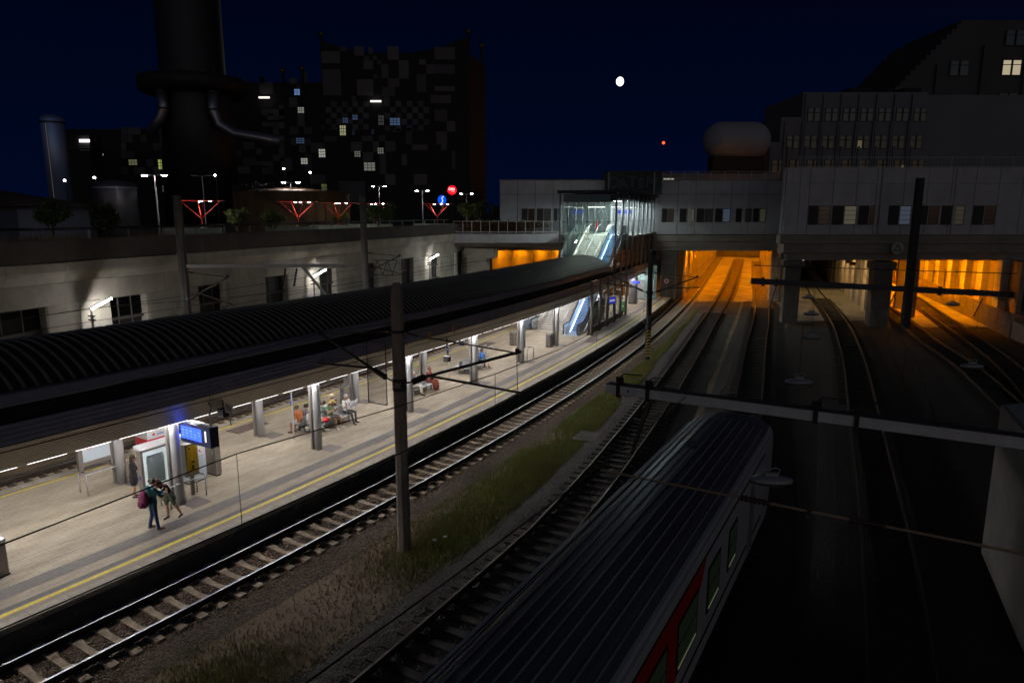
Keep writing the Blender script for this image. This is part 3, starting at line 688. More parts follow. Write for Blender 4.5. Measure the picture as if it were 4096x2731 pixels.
def escalator(s_, oc, label, w=.5, lit=True, panel=M_ESC):
    t = thing('escalator', label, 'escalator', P3(s_, oc, 0), -TH(54), 'escalators to the bridge')
    def prof(y): return 0.0 if y < 1.3 else min(8.05, (y - 1.3) * math.tan(R(30)))
    ys = [-.5, 0, .6, 1.1, 1.5] + [1.5 + k * 1.33 for k in range(1, 11)] + [15.3, 16.0, 16.8]
    dat = None
    for k in range(44):
        y = .2 + k * .36; z = prof(y) + .02
        if dat is None:
            mb = MB().lo((-w, 0, -.22), (w, .37, 0)); o = mb.build('step', M_ESTEP, t, (0, y, z)); dat = o.data
        else: link('step', dat, t, (0, y, z))
    for sg in (-1, 1):
        x = sg * (w + .12)
        mb = MB()
        for y in ys: z = prof(y); mb.v += [(x - .02, y, z + .05), (x + .02, y, z + .05), (x + .02, y, z + .92), (x - .02, y, z + .92)]
        for i in range(len(ys) - 1):
            a = i * 4
            for q in range(4): b = (q + 1) % 4; mb.f.append((a + q, a + 4 + q, a + 4 + b, a + b)); mb.mi.append(0)
        mb.f += [(0, 1, 2, 3), tuple(len(mb.v) - 4 + i for i in (3, 2, 1, 0))]; mb.mi += [0, 0]
        mb.build('balustrade', panel, t)
        hr = [(x, y, prof(y) + .95) for y in ys]; e = [(x, -.5 - .18 * math.sin(a), .5 + .45 * math.cos(a)) for a in np.linspace(math.pi, 0, 8)]
        MB().tube(e + hr, .045, 8).build('handrail', M_BLACK, t, smooth=True)
        mb = MB()
        for y in ys: z = prof(y); mb.v += [(x - sg * .04, y, z + .02), (x - sg * .08, y, z + .02), (x - sg * .08, y, z + .06), (x - sg * .04, y, z + .06)]
        for i in range(len(ys) - 1):
            a = i * 4
            for q in range(4): b = (q + 1) % 4; mb.f.append((a + q, a + 4 + q, a + 4 + b, a + b)); mb.mi.append(0)
        if lit: mb.build('light_line', M_ELIGHT, t)
        mb = MB(); xo = x + sg * .18
        for y in ys: z = prof(y); mb.v += [(x + sg * .03, y, z - .55 if z > .6 else 0), (xo, y, z - .55 if z > .6 else 0), (xo, y, z + .18), (x + sg * .03, y, z + .18)]
        for i in range(len(ys) - 1):
            a = i * 4
            for q in range(4): b = (q + 1) % 4; mb.f.append((a + q, a + 4 + q, a + 4 + b, a + b)); mb.mi.append(0)
        mb.build('skirt', M_ECLAD, t)
        MB().lo((x - .11, -.45, 0), (x + .11, .9, .72)).build('newel_base', M_ECLAD, t)
    MB().lo((-w, -1.0, .006), (w, .2, .016)).build('landing_plate', M_GALV, t)
    mb = MB().add([(-w, 1.6, -.1), (w, 1.6, -.1), (w, 15.2, 7.6), (-w, 15.2, 7.6), (-w, 2.6, -.1), (w, 2.6, -.1), (w, 15.2, 7.0), (-w, 15.2, 7.0)], [(0, 1, 2, 3), (7, 6, 5, 4), (4, 5, 1, 0), (5, 6, 2, 1), (6, 7, 3, 2), (7, 4, 0, 3)]); mb.build('truss', M_DARKCONC, t)
    return t
escalator(46.1, -3.15, 'escalator with blue glowing side panels rising into the glass hall')
escalator(47.6, -7.85, 'narrow far escalator beside the staircase', .40, False, mat('far balustrade', (.45, .52, .58), .3))
fe = thing('fire_extinguisher', 'red fire extinguisher cabinet on a stand at the foot of the stairs', 'fire extinguisher', P3(45.6, -4.35, 0))
MB().tube([(0, 0, 0), (0, 0, .8)], .03, 8).build('stand', M_SIL, fe); MB().box((0, 0, 1.15), (.22, .2, .75), R(-25)).build('cabinet', M_RED, fe); MB().box((0, -.11, 1.2), (.1, .01, .18), R(-25)).build('label_plate', M_WHITE, fe); MB().lo((-.15, -.15, 0), (.15, .15, .02)).build('foot', M_SIL, fe)

# ------------------------------------------------------------------ glass hall over stairs
hall = thing('glass_hall', 'tall glass stair hall with steel fins rising through the canopy roof', 'glass hall', (0, 0, 0))
M_FIN = mat('steel fin post', (.22, .22, .25), .45, .5, .1, 3)
HO, HL, HS0, HS1, HZ = -1.55, -7.05, 54.0, 80.0, 12.25
th0 = TH(54)
ks = [54 + 2.6 * k for k in range(11)]
for o_, sg in ((HO, 1), (HL, -1)):
    for s_ in ks:
        x, y = XY(s_, o_); zb = 4.6
        p = MB().tube([(0, 0, zb), (0, 0, HZ)], .095, 10).build('fin_post', M_FIN, hall, (x, y, 0), smooth=True)
        if sg > 0:
            for z in (6.3, 7.9, 9.5, 11.0):
                mb = MB(); 
                for d in (-1, 1): mb.bar((0, 0, z), (-.30 * math.cos(TH(s_)) + d * .16 * math.sin(TH(s_)), .30 * math.sin(TH(s_)) + d * .16 * math.cos(TH(s_)), z), .035, .05)
                mb.build('spider_bracket', M_DARK, p)
    for i in range(10):
        for (z0, z1) in ((4.9, 7.9), (7.92, 9.5), (9.52, 11.0), (11.02, 12.1)):
            a, b = XY(ks[i] + .02, o_ - sg * .34), XY(ks[i + 1] - .02, o_ - sg * .34)
            low = z1 < 8 and i >= 3 and sg > 0
            MB().bar((*a, (z0 + z1) / 2), (*b, (z0 + z1) / 2), .02, z1 - z0).build('side_pane' if not low else 'brown_panel', GLASS if not low else mat('brown cladding', (.10, .085, .07), .6, .2, .2, 2), hall)
# front wall of glass
for i in range(4):
    f0 = HL + .34 + (HO - HL - .68) * i / 4; f1 = HL + .34 + (HO - HL - .68) * (i + 1) / 4
    for (z0, z1) in ((5.0, 6.9), (6.92, 8.4), (8.42, 10.0), (10.02, 11.34)):
        a, b = XY(54.05, f0 + .012), XY(54.05, f1 - .012); MB().bar((*a, (z0 + z1) / 2), (*b, (z0 + z1) / 2), .02, z1 - z0).build('front_pane', GLASSG, hall)
for f_ in (HL + .38, (HL + HO) / 2, HO - .65):
    x, y = XY(53.95, f_); MB().tube([(x, y, 5), (x, y, 12)], .025, 8).build('front_mullion', M_FIN, hall)
    for z in (6.3, 7.9, 9.5):
        mb = MB(); 
        for d in (-.12, .12): mb.bar((x + d, y - .04, z - .1), (x + d, y - .04, z + .1), .04, .05)
        mb.bar((x - .14, y - .04, z), (x + .14, y - .04, z), .04, .04); mb.build('pane_fitting', M_DARK, hall)
mid = P3(53.92, (HL + HO) / 2, 8.2)
for (f_, z) in ((HL + .4, 5.4), (HO - .4, 5.4), (HL + 1.2, 11.2), (HO - 1.0, 11.2)): MB().tube([mid, P3(53.92, f_, z)], .014, 6).build('brace_rod', M_DARK, hall)
for z in (6.3, 8.41, 9.5): MB().tube([P3(53.98, HL + .3, z), P3(53.98, HO - .3, z)], .012, 6).build('brace_rod', M_DARK, hall)
sweep(MP, [(HL - .25, HZ - .05), (HL - .25, HZ + .22), (HO + .2, HZ + .22), (HO + .2, HZ - .05)], 53.7, 80.3, 2.0, True, None, True).build('roof', M_DARK, hall)
for i in range(10): MB().bar(P3(ks[i], HO, 11.75), P3(ks[i], HO - .6, 11.75), .08, .5).build('roof_bracket', M_DARK, hall)
MB().bar(P3(54.06, HL + .3, 11.72), P3(54.06, HO - .3, 11.72), .06, .72).build('front_fascia', mat('teal fascia', (.10, .15, .155), .4), hall)
# inside: hall floor, back wall, lamps
sweep(MP, [(HL - 3, 7.9), (HL - 3, 8.05), (HO + .1, 8.05), (HO + .1, 7.9)], 62.6, 80.0, 2.0, True, None, True).build('upper_floor', mat('hall floor', (.30, .30, .29), .6), hall)
sweep(MP, [(HL + .45, 11.72), (HO - .45, 11.72)], 54.4, 79.8, 2.0).build('ceiling', mat('hall ceiling', (.09, .115, .11), .6), hall)
M_HPANEL = mat('added hall panel', (.9, .9, .9), .3, 0, emit=(.92, 1.0, .95), estr=75.0)
for (s_, f0, f1) in ((60, HL + 1.1, HL + 2.9), (60, HO - 1.9, HO - .9), (70, HL + 3.0, HL + 4.2)):
    MB().bar(P3(s_, f0, 10.95), P3(s_, f1, 10.95), .06, .035).build('hall_lamp', mat('hall tube bright', (.9, .9, .9), .3, 0, emit=(1.0, .93, .85), estr=6), hall)
for s_ in (56, 58.5, 61, 64, 67, 70, 73):
    for f_ in (HL + 1.4, HL + 3.0, HO - 1.1): MB().bar(P3(s_, f_ - .45, 11.70), P3(s_, f_ + .45, 11.70), .55, .012).build('added_ceiling_panel', M_HPANEL, hall)  # glowing panels added to brighten the stairs, hardly visible from the camera
for (o0, o1, z0, z1, m_) in ((HL + .4, -5.6, 8.05, 11.7, 'teal'), (-5.6, -4.6, 8.05, 11.7, 'pale'), (-4.6, -3.4, 10.3, 11.7, 'pale'), (-3.4, -2.0, 8.05, 11.7, 'dark')):
    MB().bar(P3(77.0, o0, (z0 + z1) / 2), P3(77.0, o1 - .02, (z0 + z1) / 2), .2, z1 - z0).build('back_wall', mat('hall wall ' + m_, {'teal': (.26, .36, .33), 'pale': (.55, .58, .54), 'dark': (.24, .25, .24)}[m_], .6), hall)
MB().bar(P3(66, -5.2, 8.55), P3(66, -4.5, 8.55), .35, .95).build('ticket_desk', M_WHITE, hall)
MB().bar(P3(64.5, -6.2, 9.0), P3(64.5, -6.05, 9.0), .1, .9).build('red_post', M_RED, hall)
MB().bar(P3(68, -4.8, 10.45), P3(68, -3.0, 10.45), .1, .35).build('blue_sign', mat('hall blue sign', (.02, .03, .25), .4, emit=(.05, .1, .8), estr=.3), hall)
# glass and posts of the enclosure at platform level
enc = thing('stair_enclosure', 'row of round steel posts with glass in front of the escalator', 'glass screen', (0, 0, 0))
pst = [46.35, 49.1, 51.7, 54.3, 56.75, 59.3]
for s_ in pst:
    x, y = XY(s_, HO); MB().tube([(0, 0, 0), (0, 0, 3.4), (0, 0, 4.6)], [.13, .13, .12], 12).build('post', mat('enclosure post', (.27, .26, .25), .4, .5, .15, 3), enc, (x, y, 0), smooth=True)
for i in range(5):
    a, b = XY(pst[i] + .03, HO - .33), XY(pst[i + 1] - .03, HO - .33)
    MB().bar((*a, 1.95), (*b, 1.95), .02, 2.9).build('pane', GLASS, enc); MB().bar((*a, .25), (*b, .25), .14, .5).build('plinth_panel', mat('plinth brown', (.17, .15, .125), .6, .2, .15, 2), enc)
    a2, b2 = XY(pst[i] + .1, HO - .9), XY(pst[i + 1] - .1, HO - .9)
    if i in (1, 2): MB().bar((*a2, 1.3), (*b2, 1.3), .08, 2.2).build('brown_panel', mat('brown cladding', (.10, .085, .07), .6), enc)
    for z in (.9, 1.9, 2.9):
        q = XY(pst[i + 1], HO - .2); MB().bar((q[0], q[1], z), (*XY(pst[i + 1] - .35, HO - .3), z), .05, .05).build('pane_fitting', M_STEEL, enc)
sg_ = thing('station_sign', 'blue station name sign behind the round posts', 'sign', P3(52.7, -1.4, 0), -TH(52) + R(90 - 18))
MB().box((0, 0, 2.30), (1.25, .06, .62)).build('panel', mat('lit blue sign', (.02, .04, .4), .4, emit=(.03, .06, .8), estr=.30), sg_)
text_mesh('station_name', 'Spittelau', .25, M_LETTER, sg_, (0, -.034, 2.30), (R(90), 0, 0), .003)
for x in (-.5, .5): MB().tube([(x, 0, 2.6), (x, 0, 3.4)], .02, 6).build('hanger', M_GALV, sg_)
s2 = thing('direction_sign', 'small blue hanging sign far down the platform', 'sign', P3(66, -1.9, 0), -TH(66)); MB().box((0, 0, 2.75), (.9, .1, .32)).build('panel', mat('lit blue sign', (.02, .04, .4), .4), s2); MB().tube([(0, 0, 2.9), (0, 0, 3.3)], .02, 6).build('hanger', M_GALV, s2)
s3 = thing('direction_sign', 'small blue hanging sign over the foot of the stairs', 'sign', P3(45.5, -5.6, 0), -TH(45)); MB().box((0, 0, 2.9), (.9, .1, .3)).build('panel', mat('lit blue sign', (.02, .04, .4), .4), s3); MB().tube([(0, 0, 3.0), (0, 0, 3.4)], .02, 6).build('hanger', M_GALV, s3)
gc = thing('round_pillar', 'thick blue grey round pillar beyond the glass enclosure', 'pillar', P3(68.8, -2.7, 0)); MB().lathe([(.5, 0), (.5, 4.4)], 20).build('shaft', mat('pillar paint', (.20, .21, .23), .5, .1, .1, 2), gc, smooth=True); MB().lathe([(.56, 0), (.56, .06)], 20).build('base_ring', M_DARK, gc)
gb = thing('green_bin', 'green bin standing behind the round posts', 'waste bin', P3(61.2, -2.2, 0), -TH(61)); MB().box((0, 0, .55), (.4, .4, 1.1)).build('body', mat('green plastic', (.02, .20, .04), .5), gb); MB().box((0, 0, 1.13), (.44, .44, .06)).build('lid', M_DARK, gb)
lf = thing('lift_shaft', 'teal glazed lift shaft at the end of the platform', 'lift', P3(74.0, -2.0, 0), -TH(74))
MB().lo((-1.2, -1.0, 0), (1.0, 1.2, 4.0)).build('shaft_wall', mat('teal glass wall', (.22, .36, .35), .25, 0, .1, 1, emit=(.5, .8, .75), estr=.10), lf)
for x in (-1.2, -.1, 1.0): MB().box((x, -1.03, 2), (.08, .06, 4)).build('frame_post', M_GALV, lf)
MB().lo((-.95, -1.05, .1), (-.15, -1.01, 2.3)).build('door', M_SIL, lf)
wn_ = thing('warning_disc', 'round red rimmed white warning disc on the dark pier', 'sign', P3(75.3, .2, 0), -TH(75) + R(12))
mb = MB(); mb.tube([(0, -.02, 2.1), (0, .02, 2.1)], .42, 20); mb.build('rim', M_RED, wn_); MB().tube([(0, -.035, 2.1), (0, -.021, 2.1)], .30, 20).build('face', M_WHITE, wn_); MB().tube([(0, -.045, 2.1), (0, -.036, 2.1)], .11, 10).build('pictogram', M_BLACK, wn_); MB().tube([(0, .05, 0), (0, .05, 2.4)], .03, 6).build('pole', M_GALV, wn_)

# ------------------------------------------------------------------ bridge building
M_FACADE = mat('pale facade panel', (.42, .415, .445), .7, 0, .22, .5)
M_FACADE2 = mat('facade backing', (.03, .03, .03), .8)
M_GIRD = mat('concrete girder', (.25, .225, .195), .85, 0, .2, .5)
M_WINFR = mat('dark window frame', (.03, .018, .016), .5)
M_SHUT = mat('dark shutter', (.016, .012, .012), .6)
def pane_mat(k):
    c = [(.9, .85, .6), (.8, .9, .75), (.5, .7, 1.0), (.9, .8, .7)][k % 4]
    e = [0, .004, .012, .03, .07][(k * 7 + k // 3) % 5]
    return mat('window pane %d %d' % (k % 4, (k * 7 + k // 3) % 5), (.02, .022, .025), .1, 0, .5, 5, emit=c, estr=e)
BL = thing('bridge_building', 'pale panelled office wing spanning the tracks with small dark windows', 'building')
BY = 86.0
MB().lo((-1.5, BY + .25, 7.7), (33.2, BY + 22, 14.2)).build('backing_wall', M_FACADE2, BL)
xs = list(np.arange(-1.5, 33.0, 2.18)) + [33.2]
for i in range(len(xs) - 1):
    for (z0, z1) in ((7.75, 12.54), (12.59, 14.2)): MB().lo((xs[i] + .025, BY, z0), (xs[i + 1] - .025, BY + .2, z1)).build('facade_panel', M_FACADE, BL)
for x in (8.5, 21.6, 28.2): MB().lo((x, BY - .08, 7.75), (x + .42, BY - .003, 14.15)).build('pilaster', M_FACADE, BL)
MB().lo((-1.6, BY - .1, 14.2), (33.2, BY + .4, 14.32)).build('coping', M_GIRD, BL)
def window(parent, x0, x1, y, z0, z1, k):
    w = x1 - x0; sx = x0 + w * .46
    f = MB(); f.lo((sx + .05, y - .05, z0), (x1, y - .004, z0 + .06)); f.lo((sx + .05, y - .05, z1 - .06), (x1, y - .004, z1)); f.lo((sx + .05, y - .05, z0), (sx + .11, y - .004, z1)); f.lo((x1 - .06, y - .05, z0), (x1, y - .004, z1))
    for q in (1, 2, 3): f.lo((sx + .11, y - .045, z0 + (z1 - z0) * q / 4 - .02), (x1 - .06, y - .006, z0 + (z1 - z0) * q / 4 + .02))
    fr = f.build('window', M_WINFR, parent); MB().lo((sx + .1, y - .03, z0 + .05), (x1 - .05, y - .02, z1 - .05)).build('pane', pane_mat(k), fr)
    MB().lo((x0, y - .06, z0 - .02), (sx, y - .005, z1 + .02)).build('shutter', M_SHUT, parent); MB().lo((sx - .0, y - .07, z0), (sx + .05, y - .004, z1 + .05)).build('mullion', M_GALV, parent)
for k, (a0, a1) in enumerate([(1.2, 2.78), (3.05, 4.81), (5.15, 6.08), (18.39, 19.86), (20.59, 22.4), (22.67, 24.67), (24.94, 26.81), (27.48, 29.42), (29.62, 31.16)]): window(BL, a0, a1, BY, 9.25, 10.85, k)
# railing on its roof
def roof_railing(x0, x1, y, z, label, step=1.6, h=1.0, m=M_GALV):
    t = thing('roof_railing', label, 'railing', (x0, y, z), 0, 'railings along roof edges'); L = x1 - x0; n = int(L / step)
    for k in range(n + 1): MB().box((L * k / n, 0, h / 2), (.05, .05, h)).build('post', m, t)
    for zz in (.12, h - .02): MB().box((L / 2, 0, zz), (L, .035, .035)).build('rail', m, t)
    mb = MB(); 
    for k in range(n * 8): mb.box((L * (k + .5) / (n * 8), 0, h / 2), (.014, .014, h - .2))
    o = mb.build('bars', m, t); o['kind'] = 'stuff'
    return t
roof_railing(14.5, 32.5, BY + .3, 14.32, 'steel railing on the roof edge of the bridge office wing')
BR = thing('bridge_block', 'large grey panelled bridge block at the right with a row of shuttered windows', 'building')
FY = 70.0
sk = (33.2 - 27.3) / (BY - FY)
poly = [(27.3, FY + .25), (78, FY + .25), (78, 112), (33.2 + .3 + 26 * sk, 112), (33.25, BY + .25)]
MB().prism(poly, 8.2, 14.75).build('backing_wall', M_FACADE2, BR)
xs = list(np.arange(27.2, 78, 2.35))
for i in range(len(xs) - 1):
    for (z0, z1) in ((8.2, 13.2), (13.22, 14.75)): MB().lo((xs[i] + .025, FY, z0), (xs[i + 1] - .025, FY + .2, z1)).build('facade_panel', M_FACADE, BR)
for x in (28.6, 36.2, 36.7, 44.0): MB().lo((x, FY - .09, 8.2), (x + .3, FY - .003, 14.7)).build('pilaster', M_FACADE, BR)
for i in range(5):
    t0, t1 = i / 5, (i + 1) / 5
    a, b = (27.2 + 5.9 * t0, FY + .2 + 15.8 * t0), (27.2 + 5.9 * t1, FY + .2 + 15.8 * t1 - .02)
    for (z0, z1) in ((8.2, 13.2), (13.22, 14.75)): MB().bar((a[0] - .1, a[1], (z0 + z1) / 2), (b[0] - .1, b[1], (z0 + z1) / 2), .2, z1 - z0).build('facade_panel', M_FACADE, BR)
for k, (a0, a1) in enumerate([(29.62, 31.77), (32.01, 34.41), (34.63, 36.8), (37.62, 39.85), (40.56, 42.63), (42.9, 45.18), (46.05, 48.34)]): window(BR, a0, a1, FY, 9.2, 11.05, k + 3)
roof_railing(28.5, 62, FY + .6, 14.75, 'steel railing along the roof edge of the right bridge block', 2.9, 1.05)

# ------------------------------------------------------------------ deck, girders and piers carrying the bridge
dk = struct('bridge_deck', 'concrete deck carrying the bridge buildings over the tracks')
MB().lo((-14, BY + .5, 5.75), (33.0, 190, 7.68)).build('deck_slab', M_GIRD, dk)
MB().prism([(27.6, FY + 1.2), (80, FY + 1.2), (80, 190), (33.1 + 104 * sk, 190), (33.1, BY + .5)], 5.70, 8.18).build('deck_slab', M_GIRD, dk)
for k, (z0, z1, dy) in enumerate(((6.9, 7.66, -.1), (6.2, 6.86, .06), (5.72, 6.17, .2))):
    for j in range(6): MB().lo((14.0 + j * 3.2 + .01, BY + dy, z0), (14.0 + (j + 1) * 3.2 - .01, BY + .48, z1)).build('girder_panel', M_GIRD, dk)
for k, (z0, z1, dy) in enumerate(((7.3, 8.15, .1), (6.35, 7.27, .35), (5.62, 6.32, .7))):
    for j in range(7): MB().lo((27.0 + .5 * k + j * 7 + .01, FY + dy, z0), (27.0 + .5 * k + (j + 1) * 7 - .01, FY + 1.15, z1)).build('girder_panel', M_GIRD, dk)
    MB().prism([(27.0 + .5 * k, FY + 1.15), (27.6 + .5 * k, FY + 1.15), (33.4, BY - .12), (32.8, BY - .12)], z0, z1).build('side_girder', M_GIRD, dk)
for (x, y, w, d, z1) in ((28.8, 71.0, 1.5, 1.5, 5.6), (36.9, 69.0, 1.7, 1.7, 5.6), (19.6, 86.8, 1.7, 1.5, 5.7)):
    t = thing('bridge_pier', {28.8: 'square concrete pier left of the middle tunnel', 36.9: 'wide square pier between middle and right tunnel', 19.6: 'dark pier at the end of the platform'}[x], 'pier', (x, y, 0), R(-12), 'piers under the bridge')
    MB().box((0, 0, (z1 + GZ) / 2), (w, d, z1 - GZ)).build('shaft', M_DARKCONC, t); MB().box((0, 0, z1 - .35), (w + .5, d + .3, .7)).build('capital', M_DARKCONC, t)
em = thing('triangle_emblem', 'faint round emblem with triangle on the bridge girder at right', 'emblem', (38.9, FY - .02, 6.85)); 
MB().tube([(0, .05, 0), (0, .09, 0)], .62, 24).build('disc', mat('emblem grey', (.42, .41, .40), .7), em)
mb = MB()
for k in range(3):
    a, b = (R(90 + 120 * k), R(210 + 120 * k)); mb.bar((.42 * math.cos(a), .03, .42 * math.sin(a) - .03), (.42 * math.cos(b), .03, .42 * math.sin(b) - .03), .03, .09)
mb.build('triangle', M_DARKCONC, em)

# tunnels: walls, pillars and sodium lamps
M_TUNW = mat('tunnel wall', (.22, .19, .155), .85, 0, .25, .6)
TH2 = R(18.85); TD = Vector((math.sin(TH2), math.cos(TH2), 0)); TN = Vector((math.cos(TH2), -math.sin(TH2), 0))
def tw(p, a, o=0, z=0): v = Vector((p[0], p[1], 0)) + TD * a + TN * o; return (v.x, v.y, z)
M_SOD = mat('sodium lamp', (1, .6, .2), .4, 0, emit=(1.0, .29, .002), estr=950)
M_SODR = mat('sodium lamp right', (1, .6, .2), .4, 0, emit=(1.0, .29, .002), estr=1500)
M_SODL = mat('sodium lamp left', (1, .6, .2), .4, 0, emit=(1.0, .31, .002), estr=420)
M_WTL = mat('cool tunnel lamp', (1, 1, 1), .4, 0, emit=(1.0, .62, .24), estr=110)
def tunnel_wall(p, L, label, side, pil=4.2, first=1.5):
    t = struct('tunnel_wall', label); MB().bar(tw(p, 0, -side * .3, 2.4), tw(p, L, -side * .3, 2.4), .4, 6.7).build('wall', M_TUNW, t)
    a = first
    while a < L: MB().bar(tw(p, a, side * .18, 2.4), tw(p, a + 1.2, side * .35, 2.4), .9, 6.65).build('pillar', mat('tunnel pillar lit tone', (.52, .47, .38), .85, 0, .25, .6), t); a += pil  # pillars coloured paler than the wall to imitate lamplit faces and dark gaps
    return t
ORD = ['nearest', 'second nearest', 'third nearest', 'fourth nearest', 'fifth nearest', 'sixth nearest', 'seventh nearest', 'eighth nearest', 'ninth nearest', 'tenth nearest', 'eleventh nearest', 'farthest']
def tunnel_lamp(p, a, o, z, label, m=None, w=.9):
    t = thing('tunnel_lamp', label, 'lamp', tw(p, a, o, z), -TH2, 'lamps in the tunnels'); MB().box((0, 0, .09), (.22, w + .06, .1)).build('housing', M_DARK, t); MB().box((0, 0, .0), (.18, w, .07)).build('tube', m or M_SOD, t); MB().box((0, -w / 2 - .06, -.03), (.6, .02, .34)).build('added_shield', M_DARK, t)  # end plate added to keep the lamp's spill off the ground outside
WLp, WRp = (21.3, 89.0), (33.4, 87.2)
tunnel_wall(WLp, 96, 'pillared left wall of the orange tunnel', 1); tunnel_wall(WRp, 98, 'pillared right wall of the orange tunnel', -1, 4.2, .6)
for k in range(12):
    tunnel_lamp(WLp, 4.2 + k * 8.4, .75, 5.6, ORD[k] + ' sodium lamp high on the left wall of the orange tunnel'); tunnel_lamp(WRp, 3.4 + k * 8.4, -.75, 5.6, ORD[k] + ' sodium lamp high on the right wall of the orange tunnel')
MB().bar((45, 181, 2.4), (70, 173, 2.4), .4, 6.7).build('tunnel_end_wall', M_DARKCONC)['kind'] = 'structure'
# middle tunnel
MR = (38.9, 72.0)
tunnel_wall(MR, 90, 'pale pillared wall right of the middle tunnel', -1, 5.0, 2.0)
for k in range(6): tunnel_lamp(MR, 6 + k * 3.4 + (4 if k > 1 else 0), -2.4, 4.75, ORD[k] + ' white lamp hanging in the middle tunnel', M_WTL, 1.0)
sw = struct('tunnel_wall', 'back face of the right wall of the orange tunnel'); MB().bar(tw(WRp, .4, .75, 2.4), tw(WRp, 98, .75, 2.4), .3, 6.7).build('wall', M_TUNW, sw)
# right tunnel
RR = (48.6, 66.0)
tunnel_wall(RR, 80, 'orange lit far wall of the right tunnel', -1, 6.0, 3.0)
rw = struct('side_walkway', 'raised walkway with parapet along the right tunnel'); 
MB().bar(tw((45.6, 62), 0, 0, .2), tw((45.6, 62), 80, 0, .2), .25, 2.2).build('parapet', M_TUNW, rw); MB().bar(tw((47.3, 62), -6, 0, -.1), tw((47.3, 62), 80, 0, -.1), 3.2, 1.6).build('walkway', M_TUNW, rw)
for k in range(24): MB().bar(tw((45.6, 62), 1 + k * 2.6, -.14, .55), tw((45.6, 62), 3.2 + k * 2.6, -.14, .55), .03, 1.0).build('parapet_panel', M_GIRD, rw)
for k in range(8): tunnel_lamp(RR, 7.5 + k * 7, -4.0, 5.58, ORD[k] + ' sodium lamp hanging in the right tunnel', M_SODR)
for k in range(7): MB().bar(tw((42.6, 72), 2 + k * 7, 0, 2.4), tw((42.6, 72), 2.9 + k * 7, 0, 2.4), .7, 6.6).build('pillar', M_TUNW, rw)
M_TFLOOR = mat('pale tunnel floor', (.30, .27, .22), .9, 0, .45, .35, .3, 12)
fl_ = struct('tunnel_floor', 'pale floor inside the tunnels')
M_TBED = mat('brown tunnel ballast', (.13, .10, .065), .9, 0, .5, 1.5, .4, 14)
for (pa_, of_, sa, sb_) in ((MP, 2.06, 79, 180), (T2, 0, 92, 178), (T3, 0, 96, 180), (MP, -11.45, 82, 150)):
    sweep(pa_, [(of_ - 1.25, -.766), (of_ + 1.25, -.766)], sa, sb_, 2.0).build('track_bed', M_TBED, fl_)
MB().prism([(66, 184), (24.8, 184), (-8, 88.5)] + [(-6 + k * 1.5, 87.6 + random.uniform(-.9, .9)) for k in range(26)] + [(33.3, 88.5)], -.9, -.772).build('floor', M_TFLOOR, fl_)  # ragged front edge of the pale sheet imitates where the lamplight ends
MB().prism([(29.6, 71.5), (38.8, 71.5), (77, 184), (66.5, 184), (33.9, 88.4)], -.9, -.774).build('floor', mat('grey tunnel floor', (.24, .23, .21), .9, 0, .5, .35, .3, 12), fl_)
MB().prism([(39.6, 67.5), (48.3, 67.5), (88, 184), (77.5, 184)], -.9, -.776).build('floor', M_TFLOOR, fl_)
# left opening below the walkway
LO = (-1.5, 84.0)
lw = struct('tunnel_wall', 'orange lit wall seen left of the glass hall below the walkway')
MB().bar((-3.6, 93, 2.4), (14.5, 112, 2.4), .4, 6.7).build('wall', M_TUNW, lw)
for k in range(6):
    x, y = -2.6 + k * 2.9, 93.6 + k * 3.05; MB().box((x, y, 2.4), (.9, .7, 6.6), R(45)).build('pillar', M_TUNW, lw)
    t = thing('tunnel_lamp', ORD[k] + ' sodium lamp under the walkway left of the glass hall', 'lamp', (x + 1.7, y + .2, 5.5), R(-44), 'lamps in the tunnels'); MB().box((0, 0, .09), (.22, 1, .1)).build('housing', M_DARK, t); MB().box((0, 0, 0), (.18, .9, .07)).build('tube', M_SODL, t)
# signal light far in the tunnel
sgn = thing('tail_signal', 'small white red signal light far inside the orange tunnel', 'signal', tw((27, 88), 72, 14.0, GZ)); MB().box((0, 0, .5), (.12, .12, 1.0)).build('post', M_DARK, sgn); MB().box((0, 0, 1.1), (.7, .2, .4)).build('box', M_DARK, sgn)
for x in (-.17, .17): MB().box((x, -.12, 1.1), (.24, .04, .26)).build('lens', mat('signal lens', (1, .9, .9), .3, emit=(1, .75, .7), estr=6), sgn)

# ------------------------------------------------------------------ retaining wall on the left with recesses, parapet and lamps
WC = Vector((-6.7, 78.0, 0)); WT = R(18.8); WD = Vector((math.sin(WT), math.cos(WT), 0)); WNn = Vector((math.cos(WT), -math.sin(WT), 0))
def wp(a, o=0.0, z=0.0): v = WC + WD * a + WNn * o; return (v.x, v.y, z)
M_WALL = mat('pale wall concrete', (.385, .36, .31), .85, 0, .30, .6, .2, 20)
M_PARA = mat('rough dark parapet', (.075, .068, .062), .95, 0, .25, 1.5, .6, 14)
rw_ = thing('retaining_wall', 'long pale concrete retaining wall with window recesses behind the canopy', 'wall')
bays = [(-76.6, -74.1), (-70.2, -67.7), (-63.8, -61.3), (-57.4, -54.9), (-51.0, -48.0), (-44.6, -42.1), (-38.4, -36.0), (-32.2, -29.6), (-25.8, -23.3), (-18.9, -16.6), (-12.3, -9.6), (-5.6, -3.2), (1.3, 3.7)]
def wbar(a0, a1, z0, z1, o, d, nm, m, par=rw_): return MB().bar(wp(a0, o - d / 2, (z0 + z1) / 2), wp(a1, o - d / 2, (z0 + z1) / 2), d, z1 - z0).build(nm, m, par)
prev = -80
